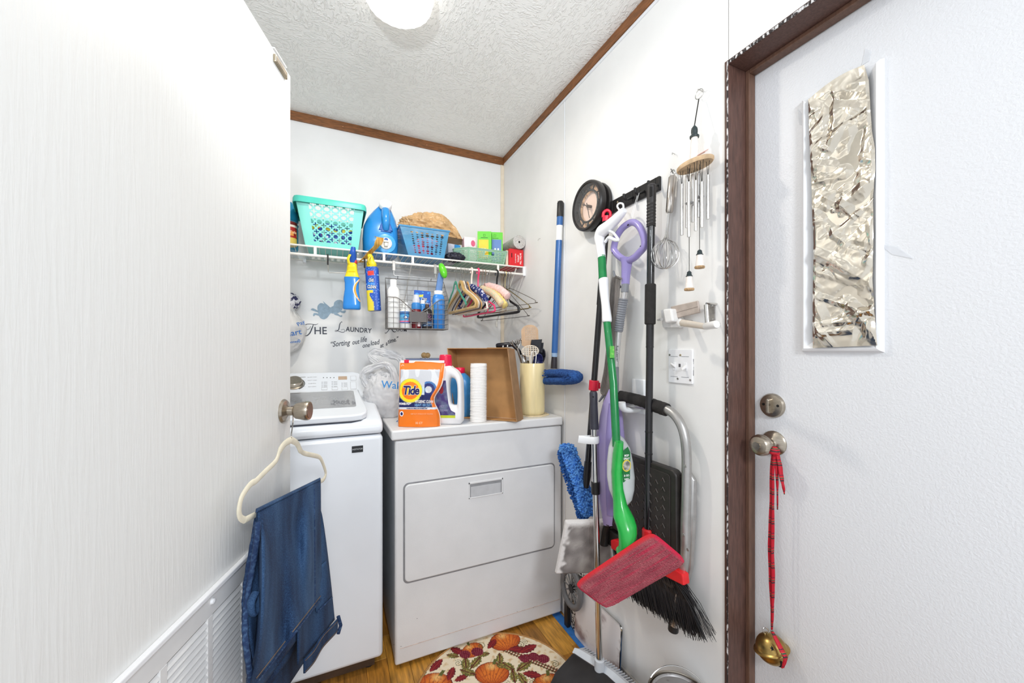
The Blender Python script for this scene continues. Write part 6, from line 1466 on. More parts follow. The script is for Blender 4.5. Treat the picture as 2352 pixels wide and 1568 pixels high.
for px, ydisc, ytop, ybot, xo in ((1583, 466, 622, 667, -.006), (1607, 452, 573, 616, .0)):
    x = XC + xo; p = onX(px, ytop, x); pb_ = onX(px, ybot, x); h_ = p.z - pb_.z; pd = onX(px, ydisc, x)
    MB().cyl((p.x, p.y, p.z), (p.x, p.y, zP - .004), .0009, n=5).build('long_string', STR, t_)
    MB(T(p.x, p.y, pd.z)).lathe([(.0115, -.0015), (.0118, 0), (.0115, .0015)], 20).build('striker_disc', mat('disc_grey', (176, 176, 178), 0.35, .5, var=0.04), t_)
    s_ = MB(T(p.x, p.y, pb_.z)).lathe([(.0118, h_ * .10), (.0105, h_ * .35), (.0098, h_ * .36), (.0082, h_ * .72)], 18).build('bell_tower', PLW, t_, smooth=25)
    MB(T(p.x, p.y, pb_.z)).lathe([(.0130, 0), (.0140, h_ * .05), (.0132, h_ * .11)], 14).build('rock_base', mat('rock_tan', (176, 144, 106), 0.8, var=0.2, vscale=200), s_, smooth=0)
    MB(T(p.x, p.y, pb_.z)).lathe([(.0092, h_ * .71), (.0094, h_ * .75), (.0068, h_ * .77), (.0074, h_ * .83), (.0060, h_ * .86), (.0066, h_ * .92), (.003, h_ * .99), (.001, h_)], 14).build('lantern', PLD, s_, smooth=30)

# ---------------------------------------------------------------- wall can opener
t_ = thing('can_opener', 'white and silver wall-mounted can opener with crank above the switch plate', 'opener', tuple(onX(1580, 730, XR)))
OW = mat('opener_white', (232, 230, 228), 0.35, var=0.02); OT = mat('opener_tan', (196, 182, 172), 0.4, .4, var=0.05, vscale=40)
def quad(pxs, x0, x1, nm, m_, bev=.002): return MB().hull([onX(px, py, x0) for px, py in pxs], [V((x1, onX(px, py, x0).y, onX(px, py, x0).z)) for px, py in pxs]).build(nm, m_, t_, smooth=0, bevel=bev)
quad([(1517, 712), (1545, 706), (1566, 735), (1560, 752), (1522, 752)], .975, XR, 'back_plate', OW)
quad([(1540, 704), (1602, 690), (1606, 718), (1545, 732)], .969, .976, 'blade_housing', OT)
MB().cyl(onX(1548, 719, .9685), onX(1603, 704, .9685), .0006, n=5).build('housing_seam', mat('seam_dark', (150, 138, 130), 0.5, var=0.03), t_)
quad([(1521, 710), (1541, 708), (1546, 738), (1527, 742)], .948, .975, 'magnet_block', OW, .005)
MB().cyl(onX(1512, 734, .975), onX(1520, 733, .965), .005, n=10).build('pivot_pin', OW, t_)
q = onX(1561, 741, .935); MB().cyl(q, (XR - .01, q.y, q.z), .0095, n=20).build('drive_wheel', STE, t_, smooth=40)
MB().tube([onX(1562, 741, .920), onX(1592, 745, .905), onX(1622, 750, .895)], [.0105, .0095, .0080], 12, flat=.6).build('crank_arm', mat('crank_ivory', (222, 210, 196), 0.3, .3, var=0.04), t_, smooth=60)
MB(frame(onX(1562, 741, .918), (0, 1, 0), (-1, 0, 0))).lathe([(.0105, -.004), (.0105, .003), (.007, .005), (.001, .0052)], 20).build('crank_hub', OW, t_)
MB().tube([onX(1620, 749, .900), onX(1622, 749, .897), onX(1644, 745, .880), onX(1646.5, 744.5, .879)], [.0075, .0095, .0105, .009], 16).build('crank_knob', OW, t_, smooth=40)
quad([(1628, 699), (1641, 697), (1641, 738), (1628, 738)], XR - .004, XR, 'mounting_bracket', mat('bracket_grey', (160, 156, 152), 0.35, .7, var=0.1, vscale=60), .001)
a_, b_ = onX(1622, 700, .955), onX(1625, 742, .950); MB().cyl(a_, b_, .0062, n=14).cyl(a_ + V((0, 0, .004)), (XR, a_.y - .004, a_.z + .004), .003, n=8).cyl(b_, (XR, b_.y - .004, b_.z), .003, n=8).build('hinge_post', CHROME, t_, smooth=40)
for py in (702, 733): MB(frame(onX(1637, py, XR - .004), (0, 1, 0), (-1, 0, 0))).lathe([(.004, 0), (.003, .002), (.001, .0024)], 10).build('screw', STE, t_)

# ---------------------------------------------------------------- switch plate
p0, p1 = onX(1537.5, 840, XR), onX(1592.6, 840, XR); zt_, zb_ = onX(1565, 802, XR).z, onX(1565, 880, XR).z
t_ = thing('switch_plate', 'white double light switch plate on the right wall', 'switch', (XR, (p0.y + p1.y) / 2, zb_))
MS = frame((XR, (p0.y + p1.y) / 2, (zt_ + zb_) / 2), (0, -1, 0), (-1, 0, 0)); w2, h2 = (p0.y - p1.y) / 2, (zt_ - zb_) / 2
SWM = mat('switch_white', (240, 240, 242), 0.35, var=0.01)
MB(MS).prism(rrect(-w2, w2, -h2, h2, .004), -.001, .005).build('plate', SWM, t_, smooth=0, bevel=.0015)
MB(MS).box(-w2 - .0012, w2 + .0012, -h2 * .5, h2 * .45, -.0005, .0006).build('gap_dark', CHIP, t_, smooth=0)
for sx, up in ((-.46, 1), (.46, -1)):
    tg = MB(MS).box(sx * w2 - .006, sx * w2 + .006, -.014, .012, .0045, .0058).build('toggle_bezel', SWM, t_, smooth=0, bevel=.001)
    MB(MS).hull([(sx * w2 - .004, -.005, .005), (sx * w2 + .004, -.005, .005), (sx * w2 + .004, .005, .005), (sx * w2 - .004, .005, .005)], [(sx * w2 - .003, up * .008 - .003, .021), (sx * w2 + .003, up * .008 - .003, .021), (sx * w2 + .003, up * .008 + .003, .021), (sx * w2 - .003, up * .008 + .003, .021)]).build('toggle', OW, tg, smooth=0, bevel=.001)
    for yy in (h2 * .58, -h2 * .62): MB(MS).box(sx * w2 - .015, sx * w2 + .013, yy - .0006, yy + .0006, .0048, .0056).build('ornament_line', mat('ornament_grey', (150, 150, 156), 0.5, var=0.05), t_, smooth=0)
for x_, y_, m_ in ((-.86, .66, 0), (.06, .66, 1), (-.16, -.74, 0), (.86, -.76, 0)):
    MB(MS).lathe([(.0036, .0048), (.0034, .0062), (.001, .0066)], 12, T(x_ * w2, y_ * h2, 0)).build('screw', (STE, mat('brass_screw', (206, 190, 160)))[m_], t_)
MB(MS).box(-.004, .003, -.002, .008, .0048, .0058).build('chip_spot', mat('chip_spot', (90, 88, 92), 0.6, var=0.1), t_, smooth=0)

# bare nails in the wall
for px, py, dx, dy, lab in ((1550, 354, -6, -3, 'small bare nail in the wall above the whisk'), (1241, 547, -5, 3, 'small bent nail in the right wall near the wire shelf')):
    q = onX(px, py, XR); q2 = onX(px + dx, py + dy, XR - .014)
    tag(MB().tube([q, q2, q2 + V((0, 0, -.006))], .0012, 6).build('nail', STE), lab, 'nail')

# ---------------------------------------------------------------- purple steam mop
PUR = mat('steam_purple', (146, 134, 190), 0.25, var=0.05, vscale=8, coat=.3); LAV = mat('steam_lavender', (176, 164, 204), 0.22, rgb2=(158, 142, 200), vscale=6, coat=.3); GYP = mat('steam_grey', (124, 126, 132), 0.4, var=0.04); PSI = mat('pole_silver', (206, 204, 204), 0.3, .7, var=0.03)
XM = .936
def smx(py): return .938 - .020 * (py - 510) / 680.0
def sa(px, py, dx=0.0): return onX(px, py, smx(py) + dx)
t_ = thing('steam_mop', 'purple loop-handled steam mop with grey pad hanging on the hook rail', 'mop', tuple(sa(1395, 1250)))
ringp = [(893, 602), (958, 640), (1006, 740), (1016, 850), (955, 930), (900, 980), (830, 1005), (752, 965), (700, 905), (694, 860), (720, 760), (768, 680), (826, 628)]
pts = spline([sa(1260 + x / 4.612, 380 + y / 4.612) for x, y in ringp], 5, closed=True)
MB().tube(pts, pxr(1446, XM, 8.0), 12, closed=True).build('loop_handle', PUR, t_, smooth=60)
MB().tube([sa(1440, 592), sa(1439.5, 606), sa(1437.5, 630), sa(1436.5, 653)], [pxr(1440, XM, w_) for w_ in (16, 12.5, 10.5, 9.5)], 14, flat=.7, up=RT).build('neck', PUR, t_, smooth=60)
for px, py in ((1443, 516), (1407, 580), (1472, 565), (1434, 614), (1431, 645)):
    q = sa(px, py, -.010); MB(frame(q, RT, (-1, 0, 0))).cyl((0, 0, -.006), (0, 0, .0012), .0022, n=8).build('screw_hole', DARK, t_)
st = lambda pts_, r0, nm, m_, **k: MB().tube([sa(*p_) for p_ in pts_], r0, 14, **k).build(nm, m_, t_, smooth=50)
pr1 = lambda w_: pxr(1430, XM, w_)
st([(1436, 652), (1435, 671)], pr1(8.6), 'collar', GYP); st([(1435, 668), (1432, 688)], pr1(6.6), 'pole', PSI)
gp = []; gr = []
for i in range(45):
    t = i / 44; gp.append((1432 - 12 * t, 685 + 77 * t)); gr.append(pr1(10.2 * (1 + (.06 if i % 3 else -.07))) if i not in (0, 44) else pr1(7))
st(gp, gr, 'ribbed_grip', GYP)
st([(1421, 758), (1413, 846)], pr1(7.4), 'pole', PSI); st([(1413, 842), (1412, 900)], [pr1(8.6), pr1(9.6)], 'lower_collar', GYP)
text('Rug cleaner', .012, frame(sa(1418, 812, -.013), (0, 0, -1), (-1, -.4, 0)), KP, t_, ext=.0002)
body = [(1408, 893, 9), (1407, 905, 13), (1405, 925, 20), (1404, 955, 26), (1403, 1000, 31), (1403, 1050, 33), (1402, 1100, 31), (1401, 1145, 25), (1399, 1180, 17), (1398, 1205, 12)]
rings = []
for px, py, hw in body:
    c = sa(px, py); a = pxr(px, XM, hw); rings.append([c + RT * (a * math.cos(2 * math.pi * i / 28)) + FW * (a * .55 * math.sin(2 * math.pi * i / 28)) for i in range(28)])
MB().loft(rings).build('tank_body', LAV, t_, smooth=60)
rings = []
for px, py, hw in [(px + 3, py, hw * .55) for px, py, hw in body[2:-1]]:
    c = sa(px, py) - FW * (pxr(px, XM, hw / .55) * .55 * .62); a = pxr(px, XM, hw); rings.append([c + RT * (a * math.cos(2 * math.pi * i / 20)) + FW * (a * .55 * math.sin(2 * math.pi * i / 20)) for i in range(20)])
MB().loft(rings).build('front_shell', PUR, t_, smooth=60)
CRD = mat('grey_cord', (112, 106, 102), 0.5, var=0.06)
mb = MB()
for k_ in range(5):
    o_ = 3.2 * k_
    mb.tube(spline([sa(1412 + o_ * 1.2, 632 + o_ * .6, -.006 * k_), sa(1405 + o_, 650, -.006), sa(1399 + o_, 740, -.004), sa(1390 + o_ * 1.1, 840, -.002), sa(1381 + o_, 890, -.002), sa(1383 + o_, 904 + k_, -.004), sa(1392 + o_ * .6, 900, -.010), sa(1399 + o_ * .6, 840, -.012), sa(1410 + o_ * .6, 720, -.012), sa(1416 + o_ * .6, 640, -.012)], 4), .0032, 6)
mb.build('power_cord', CRD, t_)
MB().tube([sa(1424, 660), sa(1413, 640), sa(1409, 622)], [.006, .006, .003], 8).build('cord_hook', GYP, t_); MB().tube([sa(1402, 898), sa(1386, 908), sa(1376, 922)], [.006, .006, .003], 8).build('cord_hook', GYP, t_)
MB().tube([sa(1393, 908), sa(1390, 925)], [.008, .009], 10).build('strain_relief', GYP, t_)
# string to the hook
MB().tube([sa(1445, 512), V((XR - .040, hook_y[1], 1.786)), V((XR - .040, hook_y[1] - .006, 1.786)), sa(1449, 512)], .0007, 5).build('hang_string', WC, t_)
# joint and grey pad
MB().tube([sa(1398, 1200), sa(1392, 1215), sa(1388, 1250)], [.016, .014, .017], 12, flat=.8).build('joint', BLACK, t_, smooth=50)
SP_ = 1.462
pad = [(1298, 1193), (1424, 1189), (1412, 1312), (1274, 1315)]
P4 = [onS(px, py, SP_) for px, py in pad]
def padg(P, front, nu=70, nv=50, th=.016, amp=.0016, seed=1, rim=.05):
    def f(u, v):
        q = (P[3] * (1 - u) + P[2] * u) * (1 - v) + (P[0] * (1 - u) + P[1] * u) * v
        e = min(u, 1 - u, v, 1 - v) / rim; b = 1 if e >= 1 else math.sqrt(max(0, 1 - (1 - e) ** 2))
        return q - FW * front * (th * b + amp * (nz((u * 46, v * 34, seed)) + .7 * nz((u * 96, v * 76, seed + 4))))
    return f
PADV = vcmat('microfibre_print', 0.95, bump=.5, bscale=500)
po = MB().grid(padg(P4, 1), 70, 50).build('mop_pad', PADV, t_, smooth=60)
import itertools
def pcol(nu, nv, fn, o):
    me = o.data; at = me.color_attributes.new('Col', 'FLOAT_COLOR', 'POINT'); buf = np.empty(len(me.vertices) * 4, np.float32)
    for j in range(nv + 1):
        for i in range(nu + 1): k_ = j * (nu + 1) + i; buf[4 * k_:4 * k_ + 4] = L3(fn(i / nu, j / nv))
    at.data.foreach_set('color', buf)
def mixc(a, b, t): t = max(0, min(1, t)); return tuple(a[i] + (b[i] - a[i]) * t for i in range(3))
pcol(70, 50, lambda u, v: mixc((226, 222, 220), mixc((120, 114, 112), (168, 162, 158), .5 + .9 * nz((u * 6, v * 6, 8))), min(1, (min(u * 1.1 + .1 * nz((u * 12, v * 12, 1)), 1 - v, .3 + v) - .07) / .06)), po)
MB().grid(padg(P4, -1, th=.004, amp=0), 12, 10).build('pad_back', mat('pad_white', (226, 222, 218), 0.9, var=0.03), t_, smooth=60)

# ---------------------------------------------------------------- flat mop : black pole, red clips, blue chenille pad
RED = mat('plastic_red', (222, 30, 62), 0.3, var=0.04, coat=.2); CHB = mat('chenille_blue', (56, 116, 200), 0.9, rgb2=(104, 162, 224), vscale=60, thr=(.35, .7))
t_ = thing('flat_mop', 'black-poled mop with red clips and a folded blue chenille pad', 'mop', tuple(onX(1345, 1150, .90)))
def fm(py, dx=0.0): t = (py - 490) / 600.0; return onX(1394 - 45.5 * t, py, .958 - .040 * t + dx)
rf = pxr(1380, .95, 8)
MB().tube([fm(504), fm(700)], rf, 12).tube([fm(700), fm(1092)], rf * .88, 12).build('pole', mat('gloss_black', (26, 25, 28), 0.2, var=0.06, coat=.3), t_, smooth=50)
MB().tube([fm(509), fm(497)], [rf * 1.15, rf * 1.2], 14).tube(spline([fm(499) + RT * -rf, fm(488) + RT * -rf * .9, fm(483), fm(488) + RT * rf * .9, fm(499) + RT * rf], 5), rf * .45, 8).build('hang_cap', RED, t_, smooth=50)
MB().tube([fm(873), fm(896)], rf * 1.45, 14).build('collar', RED, t_, smooth=40, bevel=.002)
MB().box(-.006, .006, -.010, .010, -.012, .012, frame(fm(885) + RT * rf * 1.3, RT, (0, 0, 1))).build('collar_clip', RED, t_, smooth=0, bevel=.002)
MB().tube([fm(1060), fm(1092), onX(1346, 1120, .91)], [.014, .016, .010], 10).build('joint', BLACK, t_, smooth=50)
def lobe(pxs, w_, dep, nm, m_, n_, seed, dx):
    pts = spline([onX(px, py, .905 + dx) for px, py in pxs], 6); mb = MB(); rnd = random.Random(seed)
    rings = []
    for i, q in enumerate(pts):
        e = min(1, min(i, len(pts) - 1 - i) / 3 + .4); rings.append([q + RT * (w_ * e * .8 * math.cos(2 * math.pi * j / 12)) + FW * (dep * e * .8 * math.sin(2 * math.pi * j / 12)) for j in range(12)])
    MB().loft(rings).build(nm, m_, t_, smooth=60)
    for _ in range(n_):
        i = rnd.randrange(len(pts)); q = pts[i]; a = rnd.uniform(0, 2 * math.pi); e = min(1, min(i, len(pts) - 1 - i) / 3 + .45)
        d = RT * math.cos(a) * w_ + FW * math.sin(a) * dep; c = q + d * (e * rnd.uniform(.8, 1.0)) + V((0, 0, rnd.uniform(-.006, .006)))
        d2 = (d.normalized() + V((0, 0, rnd.uniform(-1, .3))) + RT * rnd.uniform(-.5, .5)).normalized() * rnd.uniform(.006, .011)
        mb.tube([c, c + d2 * .6, c + d2], [.0034, .0040, .0022], 6)
    o = mb.build('chenille_pile', m_, t_, smooth=60); o['kind'] = 'stuff'
lobe([(1301, 1022), (1312, 1050), (1328, 1092), (1342, 1135), (1351, 1180)], .030, .016, 'chenille_lobe', CHB, 1100, 4, 0)
lobe([(1291, 1032), (1301, 1075), (1316, 1120), (1332, 1160), (1340, 1190)], .020, .012, 'chenille_lobe', mat('chenille_shaded', (34, 84, 160), 0.9, rgb2=(60, 116, 190), vscale=60, thr=(.35, .7)), 600, 5, .03)  # lobe behind: same pad in a darker blue, its shade painted in

# ---------------------------------------------------------------- black broom
t_ = thing('angle_broom', 'black pole broom with red head and black bristles hung on the rail', 'broom', tuple(onX(1540, 1400, .90)))
def br_(py): t = (py - 425) / 790.0; return onX(1496.5 - 8.5 * t, py, .934 - .010 * t)
rb_ = pxr(1490, .93, 8.6); GB = mat('gloss_black', (26, 25, 28))
MB().tube([br_(516), br_(795)], rb_, 14).build('pole', GB, t_, smooth=50); MB().tube([br_(793), br_(1216)], rb_ * .95, 14).build('pole', GB, t_, smooth=50)
n_ = 40; pp = []; rr_ = []
for i in range(n_ + 1):
    py = 422 + 98 * i / n_; k_ = 1.18 + .02 * math.sin(py); 
    if py > 466: k_ = 1.24 if int((py - 466) / 3.6) % 2 else 1.12
    if i == 0: k_ = .55
    if i == 1: k_ = 1.0
    pp.append(br_(py)); rr_.append(rb_ * k_)
MB().tube(pp, rr_, 16).build('grip', mat('grip_black', (38, 35, 35), 0.5, var=0.06), t_, smooth=40)
q = br_(440) - FW * rb_ * 1.15 ; MB(frame(q + RT * -rb_ * .5, RT, (0, 0, 1))).hull([(-.004, -.001, -.020), (.004, -.001, -.020), (.004, -.001, .010), (-.004, -.001, .010)], [(-.004, .012, -.020), (.004, .012, -.020), (.004, .012, .010), (-.004, .012, .010)]).build('hang_slot', DARK, t_, smooth=0)
MB().tube([br_(652), br_(654), br_(743), br_(745)], [rb_ * 1.2, rb_ * 1.42, rb_ * 1.42, rb_ * 1.2], 18).build('foam_sleeve', FOAM, t_, smooth=40)
for py in (510, 795, 990, 1040): MB().tube([br_(py), br_(py + 3)], rb_ * 1.03, 14).build('joint_ring', BLACK, t_, smooth=40)
RDB = mat('broom_red', (226, 40, 46), 0.35, var=0.04)
hl, hr = onX(1409, 1246, .922), onX(1576, 1326, .932); dh = (hr - hl).normalized()
MB().tube([br_(1213), br_(1216), br_(1262)], [rb_ * 1.2, rb_ * 1.5, rb_ * 1.5], 16).build('socket', RDB, t_, smooth=40, bevel=.001)
mid = br_(1262); up_ = (V((0, 0, 1)) - dh * dh.z).normalized(); fx_ = dh.cross(up_).normalized()
Ld = (hr - hl).length; ml = (mid - hl).dot(dh)
def hp(a, h, d): return hl + dh * a + up_ * h + fx_ * d
prof = [(0, .012), (.02, .020), (ml - .03, .030), (ml, .045), (ml + .03, .034), (Ld - .03, .016), (Ld, .010), (Ld, -.020), (0, -.018)]
MB().hull([hp(a, h, -.014) for a, h in prof], [hp(a, h, .014) for a, h in prof]).build('broom_head', RDB, t_, smooth=0, bevel=.004)
bl0, bl1 = onX(1448, 1366, .935), onX(1618, 1470, .945)
mb = MB(); rnd = random.Random(12)
for i in range(900):
    u = rnd.random(); d0 = rnd.uniform(-.011, .011); a = .006 + u * (Ld - .012)
    s0 = hp(a, -.014, d0); u2 = min(1, max(0, u * .97 + rnd.gauss(0, .012))); e = bl0 + (bl1 - bl0) * u2 + V((d0 * 1.6, 0, 0)) + V((0, rnd.gauss(0, .004), rnd.gauss(0, .006)))
    e = s0 + (e - s0) * rnd.uniform(.93, 1.02); m_ = (s0 + e) / 2 + V((0, .010 * (1 - u), .0))
    mb.tube([s0, m_, e], [.0013, .0012, .0009], 3, caps=False)
for i in range(26):
    u = rnd.uniform(.86, 1.0); s0 = hp(.006 + u * (Ld - .012), -.014, rnd.uniform(-.01, .01)); e = onX(1624 + rnd.uniform(-6, 22), 1462 + rnd.uniform(-14, 14), .93)
    mb.tube([s0, s0 + (e - s0) * .5 + V((0, rnd.uniform(-.008, .012), .01)), e], [.0011, .0009, .0006], 3, caps=False)
o = mb.build('bristles', mat('bristle_black', (34, 33, 36), 0.5, var=0.15, vscale=60), t_, smooth=0); o['kind'] = 'stuff'

# ---------------------------------------------------------------- green and white spray mop with the red pad
GRM = mat('mop_green', (20, 126, 66), 0.25, var=0.05, coat=.2); GRL = mat('mop_green_light', (40, 172, 72), 0.25, var=0.04, coat=.2); MW = mat('mop_white', (240, 240, 242), 0.3, var=0.01, coat=.2)
t_ = thing('spray_mop', 'green and white trigger spray mop with a dirty red microfibre pad', 'mop', tuple(onS(1430, 1270, 1.2)))
def gx(py): return .915 - .095 * max(0, (py - 480)) / 790.0
def ga(px, py, dx=0.0): return onX(px, py, gx(py) + dx)
gr = lambda px, w_, py=800: w_ / F * (ga(px, py) - EYE).dot(FW)
MB().tube(spline([ga(1434, 482), ga(1418, 500), ga(1398, 519), ga(1383, 531), ga(1377, 545), ga(1379, 566), ga(1382, 592)], 5), [gr(1390, w_, 530) for w_ in ([7, 8, 9, 9.5, 10, 10.5, 11, 11.5, 12, 12.5, 13, 13.3, 13.6, 13.8, 14, 14, 13.6, 13.2, 12.8, 12.4, 12, 11.6, 11.2, 10.8, 10.6, 10.4, 10.2, 10, 9.8, 9.7, 9.6])], 16).build('pistol_grip', MW, t_, smooth=60)
MB().tube(spline([ga(1428, 488), ga(1418, 475, .01), ga(1422, 467, .015), ga(1431, 469, .01), ga(1432, 484)], 5), gr(1428, 2.2, 480), 8).build('hang_loop', MW, t_)
MB().tube(spline([ga(1391, 528), ga(1406, 533), ga(1415, 542), ga(1420, 552), ga(1410, 550), ga(1398, 546), ga(1390, 556)], 5), [gr(1400, w_, 540) for w_ in ([3.0] * 12 + [3.2] * 6 + [4.2] * 8 + [3.4] * 5)], 10).build('trigger', mat('trigger_white', (236, 238, 240), 0.25, var=0.02, alpha=.92), t_, smooth=60)
MB().tube([ga(1382, 588), ga(1385, 645)], [gr(1383, 9.2, 600), gr(1385, 9.6, 640)], 16).build('pole', GRM, t_, smooth=50)
MB().tube(spline([ga(1386, 641), ga(1386.5, 646), ga(1388, 670), ga(1391, 700), ga(1393.5, 728), ga(1394, 740)], 4), [gr(1388, w_, 690) for w_ in ([9.5, 11.5, 11.6, 11.7, 11.6, 11.4, 11.2, 11.0, 10.6, 10.2, 9.8, 9.6, 9.6, 9.8, 10.2, 10.6, 11, 11.2, 11, 10.8, 9.5])], 16).build('sleeve_grip', MW, t_, smooth=60)
MB().tube([ga(1394, 738), ga(1409, 880), ga(1416, 1025)], [gr(1400, 8.6), gr(1408, 9), gr(1416, 9.6, 1000)], 16).build('pole', GRM, t_, smooth=50)
lbq = ga(1405, 808, -.013)
MB(frame(lbq + FW * -.003, RT, (0, 0, 1))).hull([(-.006, 0, -.020), (.008, 0, -.020), (.008, 0, .020), (-.006, 0, .020)], [(-.006, .008, -.020), (.008, .008, -.020), (.008, .008, .020), (-.006, .008, .020)]).build('sticker', mat('sticker_green', (80, 180, 60), 0.4, rgb2=(130, 196, 90), vscale=60, thr=(.5, .6)), t_, smooth=0)
def body_loft(rows, nm, m_, fd, off=0.0, n=24, e=2.0):
    rings = []
    for px, py, hw in rows:
        c = ga(px, py) - FW * off; a = gr(px, hw, py); ring = []
        for i in range(n):
            cc_, ss = math.cos(2 * math.pi * i / n), math.sin(2 * math.pi * i / n)
            ring.append(c + RT * (a * abs(cc_) ** (2 / e) * (1 if cc_ > 0 else -1)) + FW * (fd(hw) * abs(ss) ** (2 / e) * (1 if ss > 0 else -1)))
        rings.append(ring)
    return MB().loft(rings).build(nm, m_, t_, smooth=60)
body_loft([(1424, 1003, 5), (1427, 1012, 14), (1431, 1035, 25), (1433, 1070, 31), (1435, 1105, 33), (1437, 1135, 30), (1439, 1158, 23), (1440, 1172, 12), (1440, 1177, 4)], 'clear_tank', mat('tank_clear', (206, 210, 210), 0.15, var=0.03, alpha=.86, coat=.3), lambda h: .028 * min(1, h / 26), -.045)
body_loft([(1418, 1010, 9), (1415, 1040, 11), (1413, 1080, 12), (1415, 1115, 12), (1420, 1150, 15), (1428, 1180, 23), (1434, 1198, 23), (1437, 1215, 21), (1436, 1240, 18), (1428, 1262, 11), (1424, 1274, 8)], 'green_spine', GRL, lambda h: .026, .020)
MB().tube([ga(1407, 1035) - FW * .045, ga(1404, 1085) - FW * .047, ga(1409, 1130) - FW * .046, ga(1420, 1175) - FW * .040, ga(1425, 1225) - FW * .038], .0010, 5).build('seam_line', GRM, t_)
lp_ = ga(1447, 1078) + FW * .036; ML2 = frame(lp_, RT * .97 + FW * .26, (0, 0, 1)) 
MB(ML2).prism([(-.014, -.050), (.011, -.056), (.013, .044), (.004, .062), (-.015, .048)], 0, .0012, RX(90)).build('tank_label', mat('label_green', (30, 112, 58), 0.4, var=0.04), t_, smooth=0)
MB(ML2).lathe([(.0155, .0010), (.0155, .0022), (.001, .0024)], 26, T(-.001, 0, .002) @ RX(90), sy=1.25).build('label_ring', mat('label_yellow', (226, 206, 70), 0.4, var=0.03), t_)
MB(ML2).lathe([(.0125, .0022), (.0125, .0028), (.001, .0030)], 26, T(-.001, 0, .002) @ RX(90), sy=1.25).build('label_photo', mat('label_grey', (110, 112, 108), 0.4, rgb2=(190, 186, 176), vscale=90, thr=(.4, .6)), t_)
for i, (s_, z_) in enumerate((('MOP', .034), ('SPRAY', .024), ('& GO', -.030), ('WET', -.042))): text(s_, .0095, ML2 @ T(-.001, -.0016, z_) @ RX(90), WP, t_, bold=.0002, sx=.8)
# red pad on its plate
SR = 1.165
Pr = [onS(px, py, s) for px, py, s in ((1316, 1340, 1.19), (1496, 1218, 1.15), (1580, 1288, 1.075), (1392, 1396, 1.13))]
def rpad(front, th, amp, rc=.10):
    def f(u, v):
        # squircle mapping rounds the corners
        x, y = 2 * u - 1, 2 * v - 1; kx = 1 - rc * y * y * y * y * abs(x) ; ky = 1 - .16 * x ** 8 * abs(y)
        uu, vv = .5 + .5 * x * (1 - .035 * y ** 6), .5 + .5 * y * (1 - .16 * x ** 10)
        q = (Pr[0] * (1 - uu) + Pr[1] * uu) * (1 - vv) + (Pr[3] * (1 - uu) + Pr[2] * uu) * vv
        e = min(u, 1 - u) / .05; e2 = min(v, 1 - v) / .12; e = min(e, e2); b = 1 if e >= 1 else math.sqrt(max(0, 1 - (1 - e) ** 2))
        n_ = amp * (nz((u * 90, v * 40, 3)) + .9 * nz((u * 170, v * 80, 9))) if amp else 0
        return q - FW * front * (th * b + n_ * b)
    return f
ro_ = MB().grid(rpad(1, .018, .0026), 200, 84).build('red_pad', PADV, t_, smooth=60)
def rcol(u, v):
    st_ = nz((u * 3.0, v * 26, 2)); g = nz((u * 120, v * 60, 5)); base = mixc((140, 60, 72), (166, 90, 96), .5 + .8 * nz((u * 5, v * 5, 4)))
    c = mixc(base, (196, 30, 66), max(0, st_ * .9)); c = mixc(c, (214, 150, 150), max(0, g - .32) * 1.4); c = mixc(c, (118, 44, 58), max(0, -g - .2))
    rim = min(u, 1 - u) / .045; rv = v / .07; bl_ = (1 - v) / .10 
    c = mixc((214, 26, 66), c, min(1, rim)); c = mixc((228, 40, 50), c, min(1, max(0, rv))); 
    if u < .28: c = mixc(c, (206, 26, 78), max(0, 1 - bl_) * (1 - u / .28))
    return c
pcol(200, 84, rcol, ro_)
MB().grid(rpad(-1, .006, 0), 30, 16).build('pad_back', mat('pad_red_back', (214, 40, 50), 0.8, var=0.05), t_, smooth=60)
MB().tube([ga(1426, 1262), onS(1436, 1285, SR + .012)], [.016, .020], 12).build('pad_joint', GRL, t_, smooth=50)

# ---------------------------------------------------------------- upright dustpan with comb edge
t_ = thing('upright_dustpan', 'upright dustpan with chrome pole, grey comb rim and black pan', 'dustpan', tuple(V((.86, 1.13, 0))))
bot = onZ(1377, 1530, .125); top = V((bot.x, bot.y, 0)); sT = (bot - EYE).dot(FW) + .03
pT = onS(1363, 903, sT); dq = (pT - bot)
def dp(py): t = (1530 - py) / (1530 - 903.0); q = bot + dq * t; return onS(1377 - 14 * t + (0), py, (q - EYE).dot(FW))
rd = 7.6 / F * 1.40
MB().tube([dp(978), dp(1110)], rd, 16).tube([dp(1108), dp(1524)], rd * .93, 16).build('pole', CHROME, t_, smooth=50)
MB().tube([dp(899), dp(903), dp(930), dp(985)], [rd * 1.0, rd * 1.22, rd * 1.2, rd * 1.38], 16).build('grip', mat('slate_grip', (52, 52, 62), 0.45, var=0.06), t_, smooth=50)
MB().cyl(dp(910) - FW * rd * 1.3 - RT * .004, dp(910) - FW * rd * .9 - RT * .004, .0028, n=10).build('grip_hole', DARK, t_)
MB().tube([dp(1106), dp(1134)], rd * 1.32, 16).build('pole_joint', BLACK, t_, smooth=40, bevel=.002)
cq = dp(1009); CW = mat('clip_white', (236, 236, 238), 0.35, var=0.01)
MB().tube(spline([cq - RT * .060 - FW * .010 + V((0, 0, .004)), cq - RT * .030 - FW * .013, cq - FW * (rd * 1.35), cq + RT * rd * 1.35, cq + FW * rd * 1.3, cq - RT * .030 + FW * .008, cq - RT * .056 + FW * .006], 5), .013, 8, flat=.16, up=(0, 0, 1)).build('broom_clip', CW, t_, smooth=50)
GPL = mat('dustpan_grey', (206, 210, 216), 0.38, var=0.02); PAN = mat('pan_black', (40, 37, 38), 0.45, var=0.10, vscale=30)
